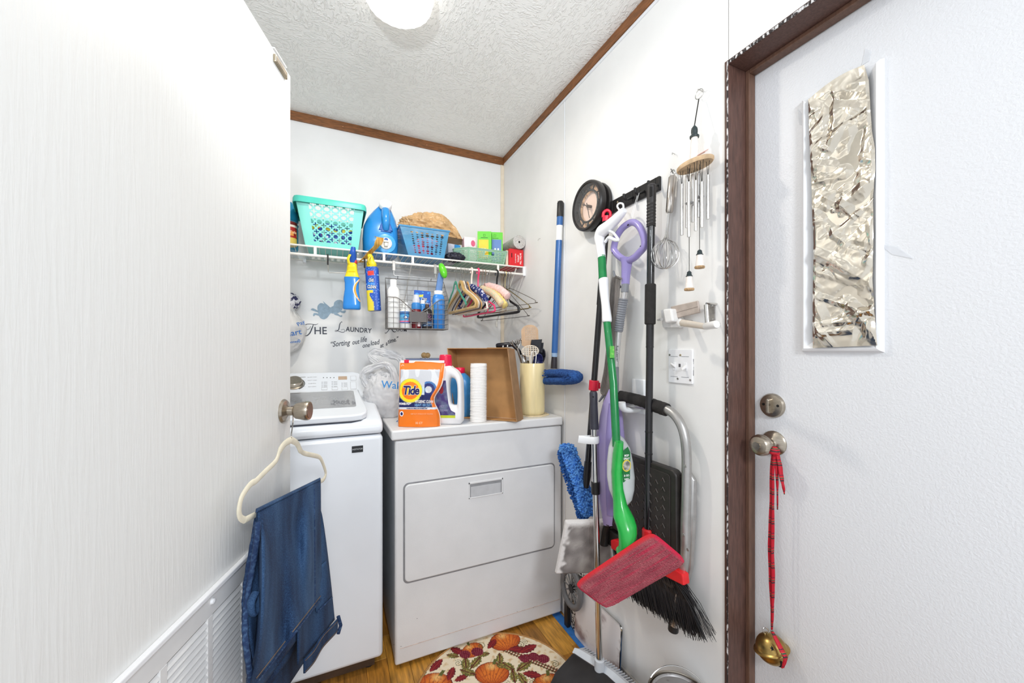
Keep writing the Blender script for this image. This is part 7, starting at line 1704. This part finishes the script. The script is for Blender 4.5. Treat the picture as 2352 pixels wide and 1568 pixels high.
r0, r1 = onZ(1316, 1492, .120), onZ(1432, 1584, .120)
d_ = (r1 - r0).normalized(); nW = V((-d_.y, d_.x, 0))
if nW.x < 0: nW = -nW                     # towards the wall
Lr = (r1 - r0).length; Lt = Lr * 1.32
def pp_(a, b, z): return V((r0.x, r0.y, 0)) + d_ * a + nW * b + V((0, 0, z))
bowm = lambda a: .016 * math.sin(math.pi * a / Lt) 
rings = []
for i in range(17):
    a = Lt * i / 16; bw = bowm(a); w_ = .030 if 0 < i < 16 else .018
    rings.append([pp_(a, bw - .004, .112), pp_(a, bw + w_ * .5, .124), pp_(a, bw + w_, .118), pp_(a, bw + w_, .108), pp_(a, bw + w_ * .4, .108)])
MB().loft(rings).build('rim', GPL, t_, smooth=50)
tm = None
for i in range(26):
    a = .010 + (Lt - .020) * i / 25; bw = bowm(a) + .026
    o = MB().hull([pp_(a - .0022, bw, .110), pp_(a + .0022, bw, .110), pp_(a + .0022, bw, .117), pp_(a - .0022, bw, .117)], [pp_(a - .0016, bw + .036, .100), pp_(a + .0016, bw + .036, .100), pp_(a + .0016, bw + .036, .105), pp_(a - .0016, bw + .036, .105)]).build('comb_tooth', GPL, t_, smooth=0)
a0 = (bot - r0).dot(d_)
MB().lathe([(rd * 1.0, .108), (rd * 1.55, .112), (rd * 1.45, .150), (rd * 1.05, .152)], 20, T(bot.x, bot.y, 0)).build('pole_socket', GPL, t_, smooth=40)
sec = lambda a, k_: [pp_(a, bowm(a) - .002, .110 * k_ + .004), pp_(a, bowm(a) - .012, .113 * k_ + .004), pp_(a, bowm(a) - .100, .090 * k_ + .004), pp_(a, bowm(a) - .140, .050 * k_ + .004), pp_(a, bowm(a) - .152, .004), pp_(a, bowm(a) + .005, .004)]
MB().loft([sec(.004, .96), sec(.010, 1.0), sec(Lt * .5, 1.0), sec(Lt - .010, 1.0), sec(Lt - .004, .96)]).build('pan', PAN, t_, smooth=40, bevel=.004)

# ---------------------------------------------------------------- low clutter by the wall
MARB = mat('marble_print', (232, 228, 228), 0.35, rgb2=(150, 132, 132), vscale=8, thr=(.50, .64), stretch=(1, 1, 1.6), detail=6)
q0, q1 = onX(1316, 1375, .955), onX(1420, 1440, .962); ztm = onX(1400, 1425, .96).z
t_ = thing('marble_tray', 'white marble-patterned tray with silver rim leaning on the wall behind the dustpan', 'tray', (.955, (q0.y + q1.y) / 2, 0))
MM = frameZ((.966, (q0.y + q1.y) / 2, .002), (.06, 0, 1), (0, -1, 0)); hw = (q0.y - q1.y) / 2
MB(MM).prism(rrect(-hw, hw, 0, ztm, .014, 4), -.004, .004, RX(90)).build('board', MARB, t_, smooth=0)
MB(MM).tube([(x, 0, z) for x, z in rrect(-hw, hw, 0, ztm, .014, 4)], .0042, 8, closed=True).build('rim', CHROME, t_)
q = onX(1342, 1332, .975)
t2 = thing('patterned_board', 'black and white speckled board behind the marble tray by the dryer', 'board', (.985, q.y, 0))
MB().box(.9755, .9835, q.y - .055, q.y + .10, .002, q.z + .020).build('panel', mat('speckle_print', (40, 38, 38), 0.6, rgb2=(230, 226, 220), vscale=90, thr=(.44, .54)), t2, smooth=0, bevel=.002)
qc = onX(1298, 1352, .945); t3 = thing('fan_guard', 'grey round plastic guard with thin spokes behind the dryer corner', 'fan', (.955, 1.462, .0))
cz_ = .195; rg_ = .070; cyy = 1.448
MB().tube([(.955 + .004 * math.sin(a), cyy + rg_ * math.cos(a), cz_ + rg_ * 1.9 * math.sin(a) * .55 + .005) for a in [2 * math.pi * i / 40 for i in range(40)]], .0105, 10, closed=True, flat=1.3).build('outer_ring', mat('guard_grey', (112, 112, 114), 0.4, var=0.05), t3, smooth=60)
mb = MB()
for i in range(12):
    a = 2 * math.pi * i / 12; mb.cyl((.956, cyy, cz_ + .005), (.956, cyy + rg_ * math.cos(a), cz_ + .005 + rg_ * 1.045 * math.sin(a)), .0028, n=6)
mb.build('spokes', mat('guard_light', (120, 120, 122), 0.4, var=0.05), t3); MB(frame((.956, cyy, cz_ + .005), (0, 1, 0), (-1, 0, 0))).lathe([(.018, -.006), (.018, .006), (.001, .007)], 20).build('hub', BLACK, t3)
MB().box(.956, .974, cyy + .036, cyy + .064, 0, cz_ - rg_ + .004).build('foot', BLACK, t3, smooth=0, bevel=.004)

# paint can with a wire bail
zc_ = .262; pf = onZ(1540, 1536, zc_); ctr = V((pf.x - .036, pf.y - .077, 0)); rc_ = .085
if ctr.x + rc_ > XR - .006: ctr.x = XR - .006 - rc_
t_ = thing('paint_can', 'silver metal can with a wire bail handle at the lower right edge', 'can', (ctr.x, ctr.y, 0))
MTn = mat('tin_metal', (186, 178, 166), 0.25, 1.0, var=0.06, vscale=20)
MB(T(ctr.x, ctr.y, 0)).lathe([(rc_ - .004, 0), (rc_ - .002, .004), (rc_ - .003, .008), (rc_ - .003, zc_ - .008), (rc_ + .001, zc_ - .005), (rc_ + .001, zc_), (rc_ - .003, zc_ + .001), (rc_ - .006, zc_ - .006), (rc_ - .009, zc_ - .006)], 48, caps=False).build('can_body', MTn, t_, smooth=40)
MB(T(ctr.x, ctr.y, 0)).lathe([(rc_ - .0085, zc_ - .004), (rc_ - .011, zc_ + .0005), (rc_ - .015, zc_ - .002), (rc_ - .018, zc_ - .006), (.001, zc_ - .006)], 48).build('lid', mat('lid_grey', (176, 174, 174), 0.35, .7, rgb2=(120, 110, 104), vscale=34, thr=(.58, .72)), t_, smooth=40)
mb = MB(); up2 = V((.55, .35, .75)).normalized(); sd = V((.60, -.80, 0)).normalized()
pts = [ctr + V((0, 0, zc_ - .02)) + sd * (rc_ + .003) * math.cos(R(a)) + (V((.62, .46, 0)) * .085 + V((0, 0, .052))) * math.sin(R(a)) for a in range(0, 181, 9)]
pts = [V((min(q.x, XR - .004), q.y, q.z)) for q in pts]
mb.tube(pts, .0019, 8).build('bail', CHROME, t_)

# ---------------------------------------------------------------- foil, tape, ribbon and bell on the outside door
FO = [(1856, 228), (1897, 190), (1940, 165), (1984, 148), (1995, 185), (1998, 240), (2002, 300), (2009, 340), (2010, 390), (2004, 450), (2006, 540), (2003, 640), (2008, 720), (2015, 793), (1960, 797), (1900, 801), (1866, 799), (1866, 700), (1868, 560), (1864, 470), (1862, 390), (1858, 310)]
XFo = XD - .019
def edge_x(py, side):
    L_ = [(1856, 228), (1858, 310), (1862, 390), (1864, 470), (1868, 560), (1866, 700), (1866, 799)] if side == 0 else [(1984, 148), (1995, 185), (1998, 240), (2002, 300), (2009, 340), (2010, 390), (2004, 450), (2006, 540), (2003, 640), (2008, 720), (2015, 793)]
    py = max(L_[0][1], min(L_[-1][1], py))
    for (xa, ya), (xb, yb) in zip(L_, L_[1:]):
        if ya <= py <= yb: return xa + (xb - xa) * (py - ya) / max(1e-6, yb - ya)
    return L_[-1][0]
frnd = random.Random(21); CREASES = []
for _ in range(150):
    L_ = frnd.choice((.02, .03, .05, .08, .13)); CREASES.append((frnd.uniform(.40, .64), frnd.uniform(1.22, 1.90), frnd.uniform(0, math.pi), L_, frnd.uniform(.18, .42) * min(L_, .05), frnd.choice((-1, 1, 1)) * frnd.uniform(.0022, .0065) * min(1, L_ / .04)))
def foil(u, v):
    yl_, yr_ = 228 + (799 - 228) * v, 148 + (793 - 148) * v
    xl_, xr_ = edge_x(yl_, 0), edge_x(yr_, 1)
    px, py = xl_ + (xr_ - xl_) * u, yl_ + (yr_ - yl_) * u - (10 * math.sin(math.pi * u) if v < .02 else 10 * math.sin(math.pi * u) * max(0, 1 - v * 12))
    q = onX(px, py, XFo); h = .004 * nz((q.y * 9, q.z * 7, 2)) + .0007 * ridge(V((q.y, q.z * .8, 0)), 60)
    for cy, cz, a, L_, w_, am in CREASES:
        dy, dz = q.y - cy, q.z - cz
        if abs(dy) > L_ + w_ or abs(dz) > L_ + w_: continue
        s_ = dy * math.cos(a) + dz * math.sin(a); d_ = abs(-dy * math.sin(a) + dz * math.cos(a)); s_ = abs(s_) / L_
        if s_ < 1 and d_ < w_: h += am * (1 - d_ / w_) * (1 - s_)
    e = min(1, min(u, 1 - u, v, 1 - v) / .05); h = max(-.004, min(.011, h))
    return V((q.x - h * (.2 + .8 * e) + .0015 * (1 - e), q.y, q.z))
tag(MB().grid(foil, 100, 400).build('foil_sheet', mat('aluminium_foil', (222, 214, 200), 0.16, 1.0, var=0.05, vscale=20), smooth=28, fix=False),
    'crumpled sheet of aluminium foil taped over the outside door window', 'foil')
TAPE = mat('clear_tape', (240, 242, 246), 0.15, var=0.02, alpha=.55)
for pxs, lab in (([(1980, 150), (1996, 140), (2000, 118), (1988, 112)], 'torn clear tape above the top right corner of the foil'), ([(1832, 250), (1842, 262), (1846, 288), (1836, 286)], 'torn clear tape scrap left of the foil on the door'), ([(2020, 560), (2060, 566), (2098, 594), (2050, 584)], 'clear tape strip peeling right of the foil window')):
    q = [onX(px, py, XD - .0006 if px < 1990 or px > 2040 else XD - .0006) for px, py in pxs]
    tag(MB().hull([p - V((.0006, 0, 0)) for p in q], q).build('tape_scrap', TAPE, smooth=0), lab, 'tape')
XRb = XD - .040
t_ = thing('bell_ribbon', 'tartan red ribbon with a brass sleigh bell hanging from the outside door knob', 'bell', tuple(onX(1773, 1488, XRb)))
def tartan():
    m = mat('tartan_ribbon', (186, 16, 40), 0.6); nt = m.node_tree; N, Lk = nt.nodes, nt.links; b = N['Principled BSDF']
    tc = N.new('ShaderNodeTexCoord'); sp_ = N.new('ShaderNodeSeparateXYZ'); Lk.new(tc.outputs['Object'], sp_.inputs[0])
    ml = N.new('ShaderNodeMath'); ml.operation = 'MULTIPLY'; ml.inputs[1].default_value = 26.0; Lk.new(sp_.outputs[2], ml.inputs[0])
    fr = N.new('ShaderNodeMath'); fr.operation = 'FRACT'; Lk.new(ml.outputs[0], fr.inputs[0])
    cr = N.new('ShaderNodeValToRGB'); cr.color_ramp.interpolation = 'CONSTANT'; el = cr.color_ramp.elements
    el[0].position = 0; el[0].color = L3((186, 16, 40)); el[1].position = .52; el[1].color = L3((70, 40, 44))
    for p_, c_ in ((.62, (186, 16, 40)), (.70, (40, 84, 60)), (.76, (206, 60, 50)), (.80, (186, 16, 40)), (.90, (60, 30, 50)), (.94, (186, 16, 40))): e_ = el.new(p_); e_.color = L3(c_)
    Lk.new(fr.outputs[0], cr.inputs[0]); Lk.new(cr.outputs[0], b.inputs['Base Color']); return m
TR = tartan()
def rib(pxs, ws, nm, seed, xo=0.0):
    pts = spline([onX(px, py, XRb + xo) for px, py in pxs], 8); K = len(pts); rings = []
    for i, q in enumerate(pts):
        f = i / (K - 1) * (len(ws) - 1); k_ = min(int(f), len(ws) - 2); w_ = (ws[k_] + (ws[k_ + 1] - ws[k_]) * (f - k_)) / F * .98
        tw = .5 * nz((i * .22, seed, 1)); d = RT * math.cos(tw) + FW * math.sin(tw); n_ = FW * math.cos(tw) - RT * math.sin(tw)
        rings.append([q - d * w_ + n_ * .001, q - d * w_ * .3 - n_ * .001, q + d * w_ * .4 + n_ * .0012, q + d * w_])
    MB().loft(rings, False, False).build(nm, TR, t_, smooth=60, solid=.0008)
rib([(1777, 1036), (1773, 1070), (1772, 1150), (1770, 1250), (1772, 1330), (1774, 1400), (1773, 1444)], [3, 4, 4.5, 6, 6, 4, 2], 'ribbon', 1)
rib([(1779, 1036), (1776, 1080), (1776, 1160), (1775, 1260), (1776, 1340), (1775, 1400), (1773, 1446)], [3, 3, 3, 4, 4, 3, 2], 'ribbon', 7, -.004)
rib([(1781, 1036), (1783, 1060), (1785, 1095), (1786, 1125), (1786, 1170)], [4, 4.5, 3.5, 2, 1], 'ribbon_tail', 3, .004)
rib([(1783, 1034), (1790, 1060), (1795, 1095), (1800, 1120), (1802, 1135)], [4, 5, 5, 3, 1], 'ribbon_tail', 5, .008)
rib([(1773, 1448), (1784, 1470), (1797, 1496), (1804, 1512), (1798, 1534)], [3, 5, 6, 5, 3], 'ribbon_tail', 9, -.030)
crumple(MB(), onX(1779, 1036, XRb - .006), (.011, .010, .010), 3.3, .35, 3, 24, 16).build('knot', TR, t_, smooth=40)
MB().tube(arc(V((XRb, KN.y, KN.z)), .0135, 0, 360, 24, (0, 1, 0), (0, 0, 1)), .0036, 8, flat=.6).build('ribbon_loop', TR, t_)
bc = onX(1772, 1489, XRb); rbll = pxr(1772, XRb, 33); axb = V((-.12, .30, 1)).normalized(); MBl = frameZ(bc, axb, RT)
BRS = mat('aged_brass', (176, 146, 86), 0.3, 1.0, var=0.14, vscale=30)
MB(MBl).lathe([(.001, -rbll * .96)] + [(rbll * .97 * math.cos(R(a)), rbll * .97 * math.sin(R(a))) for a in range(-80, -7, 8)] + [(rbll * 1.0, -rbll * .09), (rbll * 1.12, -rbll * .05), (rbll * 1.13, rbll * .0), (rbll * 1.10, rbll * .05), (rbll * .99, rbll * .08)] + [(rbll * .97 * math.cos(R(a)), rbll * .97 * math.sin(R(a))) for a in range(8, 81, 8)] + [(.001, rbll * .97)], 36, caps=False).build('bell', BRS, t_, smooth=50)
star = []
for i in range(10): a = R(90 + 36 * i); rr_ = rbll * (.17 if i % 2 == 0 else .08); star.append((rr_ * math.cos(a), rr_ * math.sin(a)))
sd_ = (-FW * .72 + V((0, 0, .55)) - RT * .42).normalized()
MB(frame(bc + sd_ * rbll * .965, RT, sd_)).prism(star, 0, .001).build('star_cutout', DARK, t_, smooth=0)
MB(MBl).tube([V((rbll * .985 * math.cos(R(a)) * math.cos(R(e)), rbll * .985 * math.sin(R(a)) * math.cos(R(e)), rbll * .985 * math.sin(R(e)))) for a, e in ((265, -20), (268, -40), (272, -60), (280, -80))], .0030, 6).build('bell_slot', DARK, t_)
MB().tube(arc(bc + axb * (rbll * 1.12), .008, 0, 360, 14, RT, axb), .0013, 6, closed=False).build('bell_ring', SILV, t_)
# ================================================================ HANGER AND JEANS ON THE INSIDE DOOR KNOB
LATH = -.616
HOFF = .046                                # the hanger hangs parallel to the door, this far off its face
def onH(px, py, lat=LATH): return onP(px, py, D0 + DN * (HOFF + lat - LATH), DN)
def JP(lat, dep, z):
    d = FW + RT * (LATH / dep) + V((0, 0, (z - CAMZ) / dep)); p0 = D0 + DN * (HOFF + lat - LATH)
    return EYE + d * ((p0 - EYE).dot(DN) / d.dot(DN))
CRV = mat('cream_velvet', (228, 220, 198), 0.8, var=0.04, vscale=30, sheen=.2)
hq = onH(669, 1010)
t_ = thing('clothes_hanger', 'cream velvet hanger hooked on the inside door knob', 'hanger', tuple(hq))
neck = kc + DN * .0195
hkp = [neck + V((0, 0, .0135)) - DD * .004 + V((0, 0, -.001))] + [neck + DD * (.0145 * math.cos(R(a))) + V((0, 0, .0145 * math.sin(R(a)))) for a in (70, 40, 10, -20)] + [neck + DD * .012 + V((0, 0, -.035)), hq + V((0, 0, .012)), hq]
MB().tube(spline(hkp, 4), .0016, 6).build('hook', STE, t_)
hl_ = [onH(*p) for p in ((669, 1010), (655, 1018), (643, 1034), (634, 1058), (612, 1080), (588, 1104), (580, 1108), (570, 1118), (555, 1142), (549, 1170), (552, 1188), (562, 1194))]
hr_ = [onH(*p) for p in ((669, 1010), (682, 1018), (690, 1034), (700, 1041), (722, 1046), (734, 1050), (741, 1062), (748, 1084), (746, 1096), (741, 1103))]
for side in (hl_, hr_):
    pts = spline(side, 4); MB().tube(pts, [.0090 if i < 9 else .0070 for i in range(len(pts))], 10, flat=.42, up=(0, 0, 1)).build('shoulder', CRV, t_, smooth=60)
barL, barR = hl_[-1], hr_[-1]
MB().tube([barL, barR], .0065, 10, flat=.5).build('trouser_bar', CRV, t_, smooth=60)

def denim():
    m = mat('denim', (44, 72, 108), 0.9); nt = m.node_tree; N, Lk = nt.nodes, nt.links; b = N['Principled BSDF']
    tc = N.new('ShaderNodeTexCoord'); mp = N.new('ShaderNodeMapping'); mp.inputs['Scale'].default_value = (1, 1, .22); Lk.new(tc.outputs['Object'], mp.inputs[0])
    n1 = N.new('ShaderNodeTexNoise'); n1.inputs['Scale'].default_value = 11; n1.inputs['Detail'].default_value = 3; Lk.new(mp.outputs[0], n1.inputs['Vector'])
    n2 = N.new('ShaderNodeTexNoise'); n2.inputs['Scale'].default_value = 420; n2.inputs['Detail'].default_value = 2; Lk.new(tc.outputs['Object'], n2.inputs['Vector'])
    ad = N.new('ShaderNodeMath'); ad.operation = 'MULTIPLY_ADD'; ad.inputs[1].default_value = .55; Lk.new(n2.outputs['Fac'], ad.inputs[0]); Lk.new(n1.outputs['Fac'], ad.inputs[2])
    cr = N.new('ShaderNodeValToRGB'); e = cr.color_ramp.elements; e[0].position = .58; e[0].color = L3((20, 38, 68)); e[1].position = 1.0; e[1].color = L3((66, 98, 136)); q = e.new(.78); q.color = L3((42, 72, 110))
    Lk.new(ad.outputs[0], cr.inputs[0]); Lk.new(cr.outputs[0], b.inputs['Base Color'])
    bp = N.new('ShaderNodeBump'); bp.inputs['Strength'].default_value = .4; bp.inputs['Distance'].default_value = .002; Lk.new(n2.outputs['Fac'], bp.inputs['Height']); Lk.new(bp.outputs[0], b.inputs['Normal'])
    return m
DEN = denim(); DKD = mat('denim_seam', (30, 52, 90), 0.85, rgb2=(66, 94, 130), vscale=140, thr=(.46, .70)); STI = mat('denim_stitch', (120, 100, 84), 0.8, var=0.1)
_fl, _fr = LATH / ((562 - CX) / F), LATH / ((741 - CX) / F)
zbar = lambda dep: (CAMZ + (HY - 1194) / F * _fl) + ((HY - 1103) / F * _fr - (HY - 1194) / F * _fl) * ((dep - _fl) / (_fr - _fl))
jn = thing('jeans', 'folded dark blue jeans draped over the cream hanger on the inside door', 'jeans', tuple(barL))
def sheet(nm, fn, nu, nv, th, par=jn, m_=DEN): return MB().grid(fn, nu, nv).build(nm, m_, par, smooth=60, solid=th, soff=0)
D0_, D1_ = .938, 1.252
def ztop(dep): return zbar(dep) + .008
def front(u, v):
    dep = D0_ + (D1_ - D0_) * u + .012 * v * (u - .5) + (.020 * math.sin(math.pi * v) * (1 - u) ** 3) - .016 * v * (1 - u) ** 2
    z = ztop(dep) - .004 + (.451 - ztop(dep)) * v
    r_ = .010 * (1 - math.exp(-v * 26))
    lat = LATH + .015 + .012 * v + .0085 * math.sin(u * 9 + v * 2.2) * min(1, v * 4) + .004 * math.sin(u * 21 - v * 3) * min(1, v * 2.5) + .0055 * nz((u * 4, v * 3, 1)) + .010 * math.exp(-((u - .06) / .05) ** 2) * min(1, v * 5) - .020 * max(0, .05 - u) / .05
    return JP(lat, dep, z)
sheet('front_leg', front, 60, 60, .0030)
# the cloth over the bar and the inner layers seen at the left fold
def over(u, v):
    dep = D0_ + (D1_ - D0_) * u; a = math.pi * v
    return JP(LATH + .012 * math.cos(a) + .004, dep, ztop(dep) - .004 + .008 * math.sin(a))
sheet('top_fold', over, 40, 10, .0028)
def inner(off, zb, d0, d1, seed, sw=0.0):
    def f(u, v):
        dep = d0 + (d1 - d0) * u + .016 * math.sin(v * 7 + seed) * (1 - u) ** 2 - sw * v * (1 - u) ** 2
        z = ztop(dep) - .004 + (zb - ztop(dep)) * v
        lat = LATH + off * min(1, v * 8 + .3) + .006 * math.sin(u * 8 + seed + v * 2) + .006 * nz((u * 4, v * 4, seed)) + .010 * math.exp(-(u / .06) ** 2) * math.sin(v * 9 + seed)
        return JP(lat, dep, z)
    return f
sheet('front_leg_inner', inner(.004, .425, D0_ - .006, 1.236, 1.0, .010), 40, 46, .003)
sheet('back_leg', inner(-.016, .40, D0_ - .010, 1.245, 2.0, .022), 40, 46, .003)
sheet('back_leg_inner', inner(-.032, .33, D0_ - .004, 1.240, 3.0, .034), 40, 46, .003)
# left fold : curled edges with heavy seams
for off, seed, zb_, w_ in ((.004, 1.0, .43, .0055), (-.018, 2.0, .40, .0060)):
    f = inner(off, zb_, D0_ - .010, 1.245, seed, .018 + .010 * seed)
    MB().tube([f(.0, i / 40) + RT * .004 - FW * .004 for i in range(2, 41)], [w_ * (1 + .10 * math.sin(i * 1.9)) for i in range(39)], 8).build('side_seam', DKD, jn, smooth=60)
# crotch curl at the left
cq = onH(584, 1388, -.600)
MB().tube(spline([cq + FW * .030 + V((0, 0, .030)), cq + FW * .022 + V((0, 0, -.004)), cq - FW * .004 + V((0, 0, -.016)), cq - FW * .010 + V((0, 0, .010)), cq + FW * .004 + V((0, 0, .022))], 6), .0085, 10, flat=.7).build('seam_curl', DEN, jn, smooth=60)
# hem and right side seam of the front leg
for k_, vv in enumerate((.992, .962)):
    MB().tube([front(i / 40, vv) + RT * .0026 for i in range(41)], .0026 if k_ == 0 else .0011, 6).build('hem_edge' if k_ == 0 else 'hem_stitch', DKD if k_ == 0 else STI, jn, smooth=60)
MB().tube([front(.865, i / 40) + RT * .0016 for i in range(1, 40)], .0022, 6).build('outer_seam', DKD, jn, smooth=60)
# waist part swinging out at the right, with waistband and belt loop
def waist(u, v):
    z = .735 + (.345 - .735) * v; d1 = 1.252 + .098 * v ** .8; dep = 1.12 + (d1 - 1.12) * u
    return JP(-.606 - .012 * u + .020 * v * u + .006 * math.sin(u * 7 + v * 3), dep, z - .030 * u * v)
sheet('seat', waist, 30, 30, .004)
def pocket(u, v):
    q = waist(.45 + .42 * u, .45 + .33 * v); return q + RT * (.005 + .006 * u * v) + V((0, 0, .01))
sheet('pocket_flap', pocket, 16, 12, .003)
MB().tube([pocket(i / 16, 1) + RT * .002 for i in range(17)], .0024, 6).build('pocket_seam', DKD, jn)
def band(u, v):
    q = waist(.10 + .90 * u, 1.0); return q + V((0, 0, .002 - .040 * v)) + RT * (.006 + .004 * math.sin(u * 8))
sheet('waistband', band, 30, 6, .005)
for vv in (.12, .88): MB().tube([band(i / 30, vv) + RT * .0032 for i in range(31)], .0009, 5).build('band_stitch', STI, jn)
q = band(.97, .5); MB().tube([q + V((0, 0, .034)) + RT * .006, q + V((0, 0, .0)) + RT * .013 + FW * .004, q + V((0, 0, -.026)) + RT * .006], .0055, 8, flat=.5).build('belt_loop', DKD, jn, smooth=60)
mb = MB(); rnd = random.Random(4)
for i in range(9): q = front(.97 + .03 * rnd.random(), 1.0); mb.tube([q, q + V((0, 0, -.012)) + FW * rnd.uniform(-.004, .008), q + V((0, 0, -.022)) + FW * rnd.uniform(-.006, .012)], .0006, 4)
mb.build('frayed_threads', mat('thread_pale', (170, 180, 196), 0.9, var=0.05), jn)

# ================================================================ RUG
RCX, RCY, RRX, RRY, RYB = .545, 1.285, .308, .318, 1.10
def rug_pt(a): return RCX + RRX * math.cos(a), RCY + RRY * math.sin(a)
outl = [rug_pt(math.pi * i / 60) for i in range(61)]
outl += [(RCX - RRX, RYB + .05), (RCX - RRX + .05, RYB), (RCX + RRX - .05, RYB), (RCX + RRX, RYB + .05)]
rg_ = thing('rug', 'half-round cream rug printed with pumpkins and autumn leaves in front of the dryer', 'rug', (RCX, 1.3, 0))
MB().prism(outl, .0005, .0050).build('backing', mat('rug_backing', (170, 132, 84), 0.9, var=0.08), rg_, smooth=0)
MB().tube([(x, y, .0052) for x, y in outl], .0042, 6, closed=True).build('binding', mat('rug_binding', (176, 130, 78), 0.9, var=0.1, vscale=60), rg_, smooth=60)
def P0(px, py): q = onZ(px, py, .006); return q.x, q.y, (q - EYE).dot(FW)
EL = []
def el(kind, px, py, r, rot=0.0, k=1.0): x, y, s = P0(px, py); EL.append((kind, x, y, r * s / F, R(rot), k))
for px, py, r, rot in ((1130, 1545, 40, 0), (998, 1572, 42, -10), (1160, 1471, 36, 20), (1262, 1572, 40, 10), (1085, 1492, 26, 40), (1090, 1620, 44, 0), (1200, 1640, 40, 0)): el('pumpkin', px, py, r, rot)
for px, py, r, rot in ((1002, 1527, 22, 60), (1036, 1546, 20, 80), (1060, 1556, 18, 30), (1130, 1478, 18, -120), (1190, 1490, 22, 0), (1213, 1489, 24, 30), (1206, 1508, 18, 10), (1222, 1548, 22, 170), (1050, 1494, 20, 150), (1035, 1600, 22, 40), (1240, 1600, 22, 10)): el('leafr', px, py, r, rot)
for px, py, r, rot in ((1070, 1524, 22, 100), (1093, 1520, 22, 60), (1075, 1543, 22, 160), (1148, 1512, 18, 95), (1150, 1528, 14, -30), (1168, 1530, 20, 140), (1204, 1528, 24, 40), (1180, 1552, 20, 100), (1200, 1558, 20, -60), (972, 1540, 18, 100), (1040, 1505, 16, 170), (1110, 1502, 16, 10), (1150, 1600, 22, 60)): el('leafg', px, py, r, rot)
for px, py, r in ((1068, 1502, 13), (1096, 1496, 14), (1226, 1507, 13), (1248, 1512, 14), (1205, 1512, 12), (1120, 1600, 14)): el('grape', px, py, r)
for px, py, r in ((1052, 1522, 9), (1105, 1482, 9), (1195, 1480, 9), (1205, 1474, 7), (1275, 1524, 9), (1222, 1565, 8), (1165, 1570, 8)): el('curl', px, py, r)
ax0, ay0, _ = P0(1138, 1482); ax1, ay1, _ = P0(1283, 1542); PLa = math.hypot(ax1 - ax0, ay1 - ay0); PLx, PLy = (ax1 - ax0) / PLa, (ay1 - ay0) / PLa
def rugcol(co):
    x, y = co.x + RCX, co.y + 1.3
    c = (238, 222, 194); n = nz((x * 60, y * 60, 0))
    if n > .18: c = (228, 204, 166)
    if n > .42: c = (214, 182, 140)
    u, v = (x - ax0) * PLx + (y - ay0) * PLy, -(x - ax0) * PLy + (y - ay0) * PLx
    if 0 < u < PLa * 1.3 and abs(v) < .013:
        a, b = int(u / .006) % 2, int((v + .1) / .006) % 2; c = ((236, 222, 190), (120, 96, 60), (150, 66, 52), (84, 70, 46))[a * 2 + b]
    for kind, ex, ey, r, rot, k in EL:
        dx, dy = x - ex, y - ey
        if abs(dx) > r * 1.5 or abs(dy) > r * 1.5: continue
        a = (dx * RT.x + dy * RT.y); b = (dx * FW.x + dy * FW.y); p = a * math.cos(rot) + b * math.sin(rot); q = -a * math.sin(rot) + b * math.cos(rot); p /= r; q /= r
        if kind == 'leafr' or kind == 'leafg':
            w_ = .46 * (1 - p * p) * (1 + .13 * math.cos(p * 17)) if abs(p) < 1 else -1
            if abs(q) < w_:
                m_ = nz((x * 160, y * 160, 3))
                if kind == 'leafr': c = (122, 24, 36) if m_ < .1 else (96, 18, 34)
                else: c = (116, 120, 58) if m_ < 0 else (164, 150, 76)
                if abs(q) < .07 or abs(abs(q) - .30 * (1 - abs(p))) < .03: c = (150, 40, 40) if kind == 'leafr' else (96, 40, 34)
                if abs(q) > w_ * .84: c = (86, 18, 26) if kind == 'leafr' else (74, 82, 40)
        elif kind == 'grape':
            d = math.hypot(p, q * 1.1 + .1 * p)
            if d < 1:
                g = math.hypot((p * 3) % 1 - .5, (q * 3 + .5 * (int(p * 3) % 2)) % 1 - .5); c = (96, 16, 38) if g > .40 else ((132, 32, 54) if g > .16 else (186, 96, 104))
        elif kind == 'curl':
            d = math.hypot(p, q); t = math.atan2(q, p) / (2 * math.pi)
            if d < 1.1 and abs(((d * 1.7 - t) % 1) - .5) < .13: c = (92, 96, 50)
        elif kind == 'pumpkin':
            q2 = q / .80; d = math.hypot(p, q2)
            if d < 1:
                an = math.atan2(p, q2 + 1.25) * 6.2; rib = abs((an / 1.0) % 1 - .5)
                c = mixc((224, 122, 44), (184, 78, 28), max(0, (d - .45) / .55)); c = mixc(c, (140, 52, 26), max(0, .16 - rib) * 5)
                hl2 = max(0, 1 - math.hypot(p + .05, q2 - .62) / .5); c = mixc(c, (248, 214, 140), hl2 * .9)
                if nz((x * 300, y * 90, 7)) > .3: c = mixc(c, (150, 60, 28), .5)
                if d > .95: c = (120, 40, 26)
            if abs(p - .10 - .2 * (q - .7)) < .10 and .62 < q < 1.02: c = (98, 100, 48)
    return c
def rgf(u, v):
    x = RCX - RRX + 2 * RRX * u; h = RRY * math.sqrt(max(0, 1 - ((x - RCX) / RRX) ** 2)); y = RYB + (RCY + h - RYB) * v
    return (x, y, .0056 + .0004 * nz((x * 90, y * 90, 1)))
ro2 = MB().grid(rgf, 250, 210).build('printed_pile', vcmat('rug_print', 0.95, bump=.4, bscale=500), rg_, smooth=60, fix=False)
paint(ro2, rugcol)
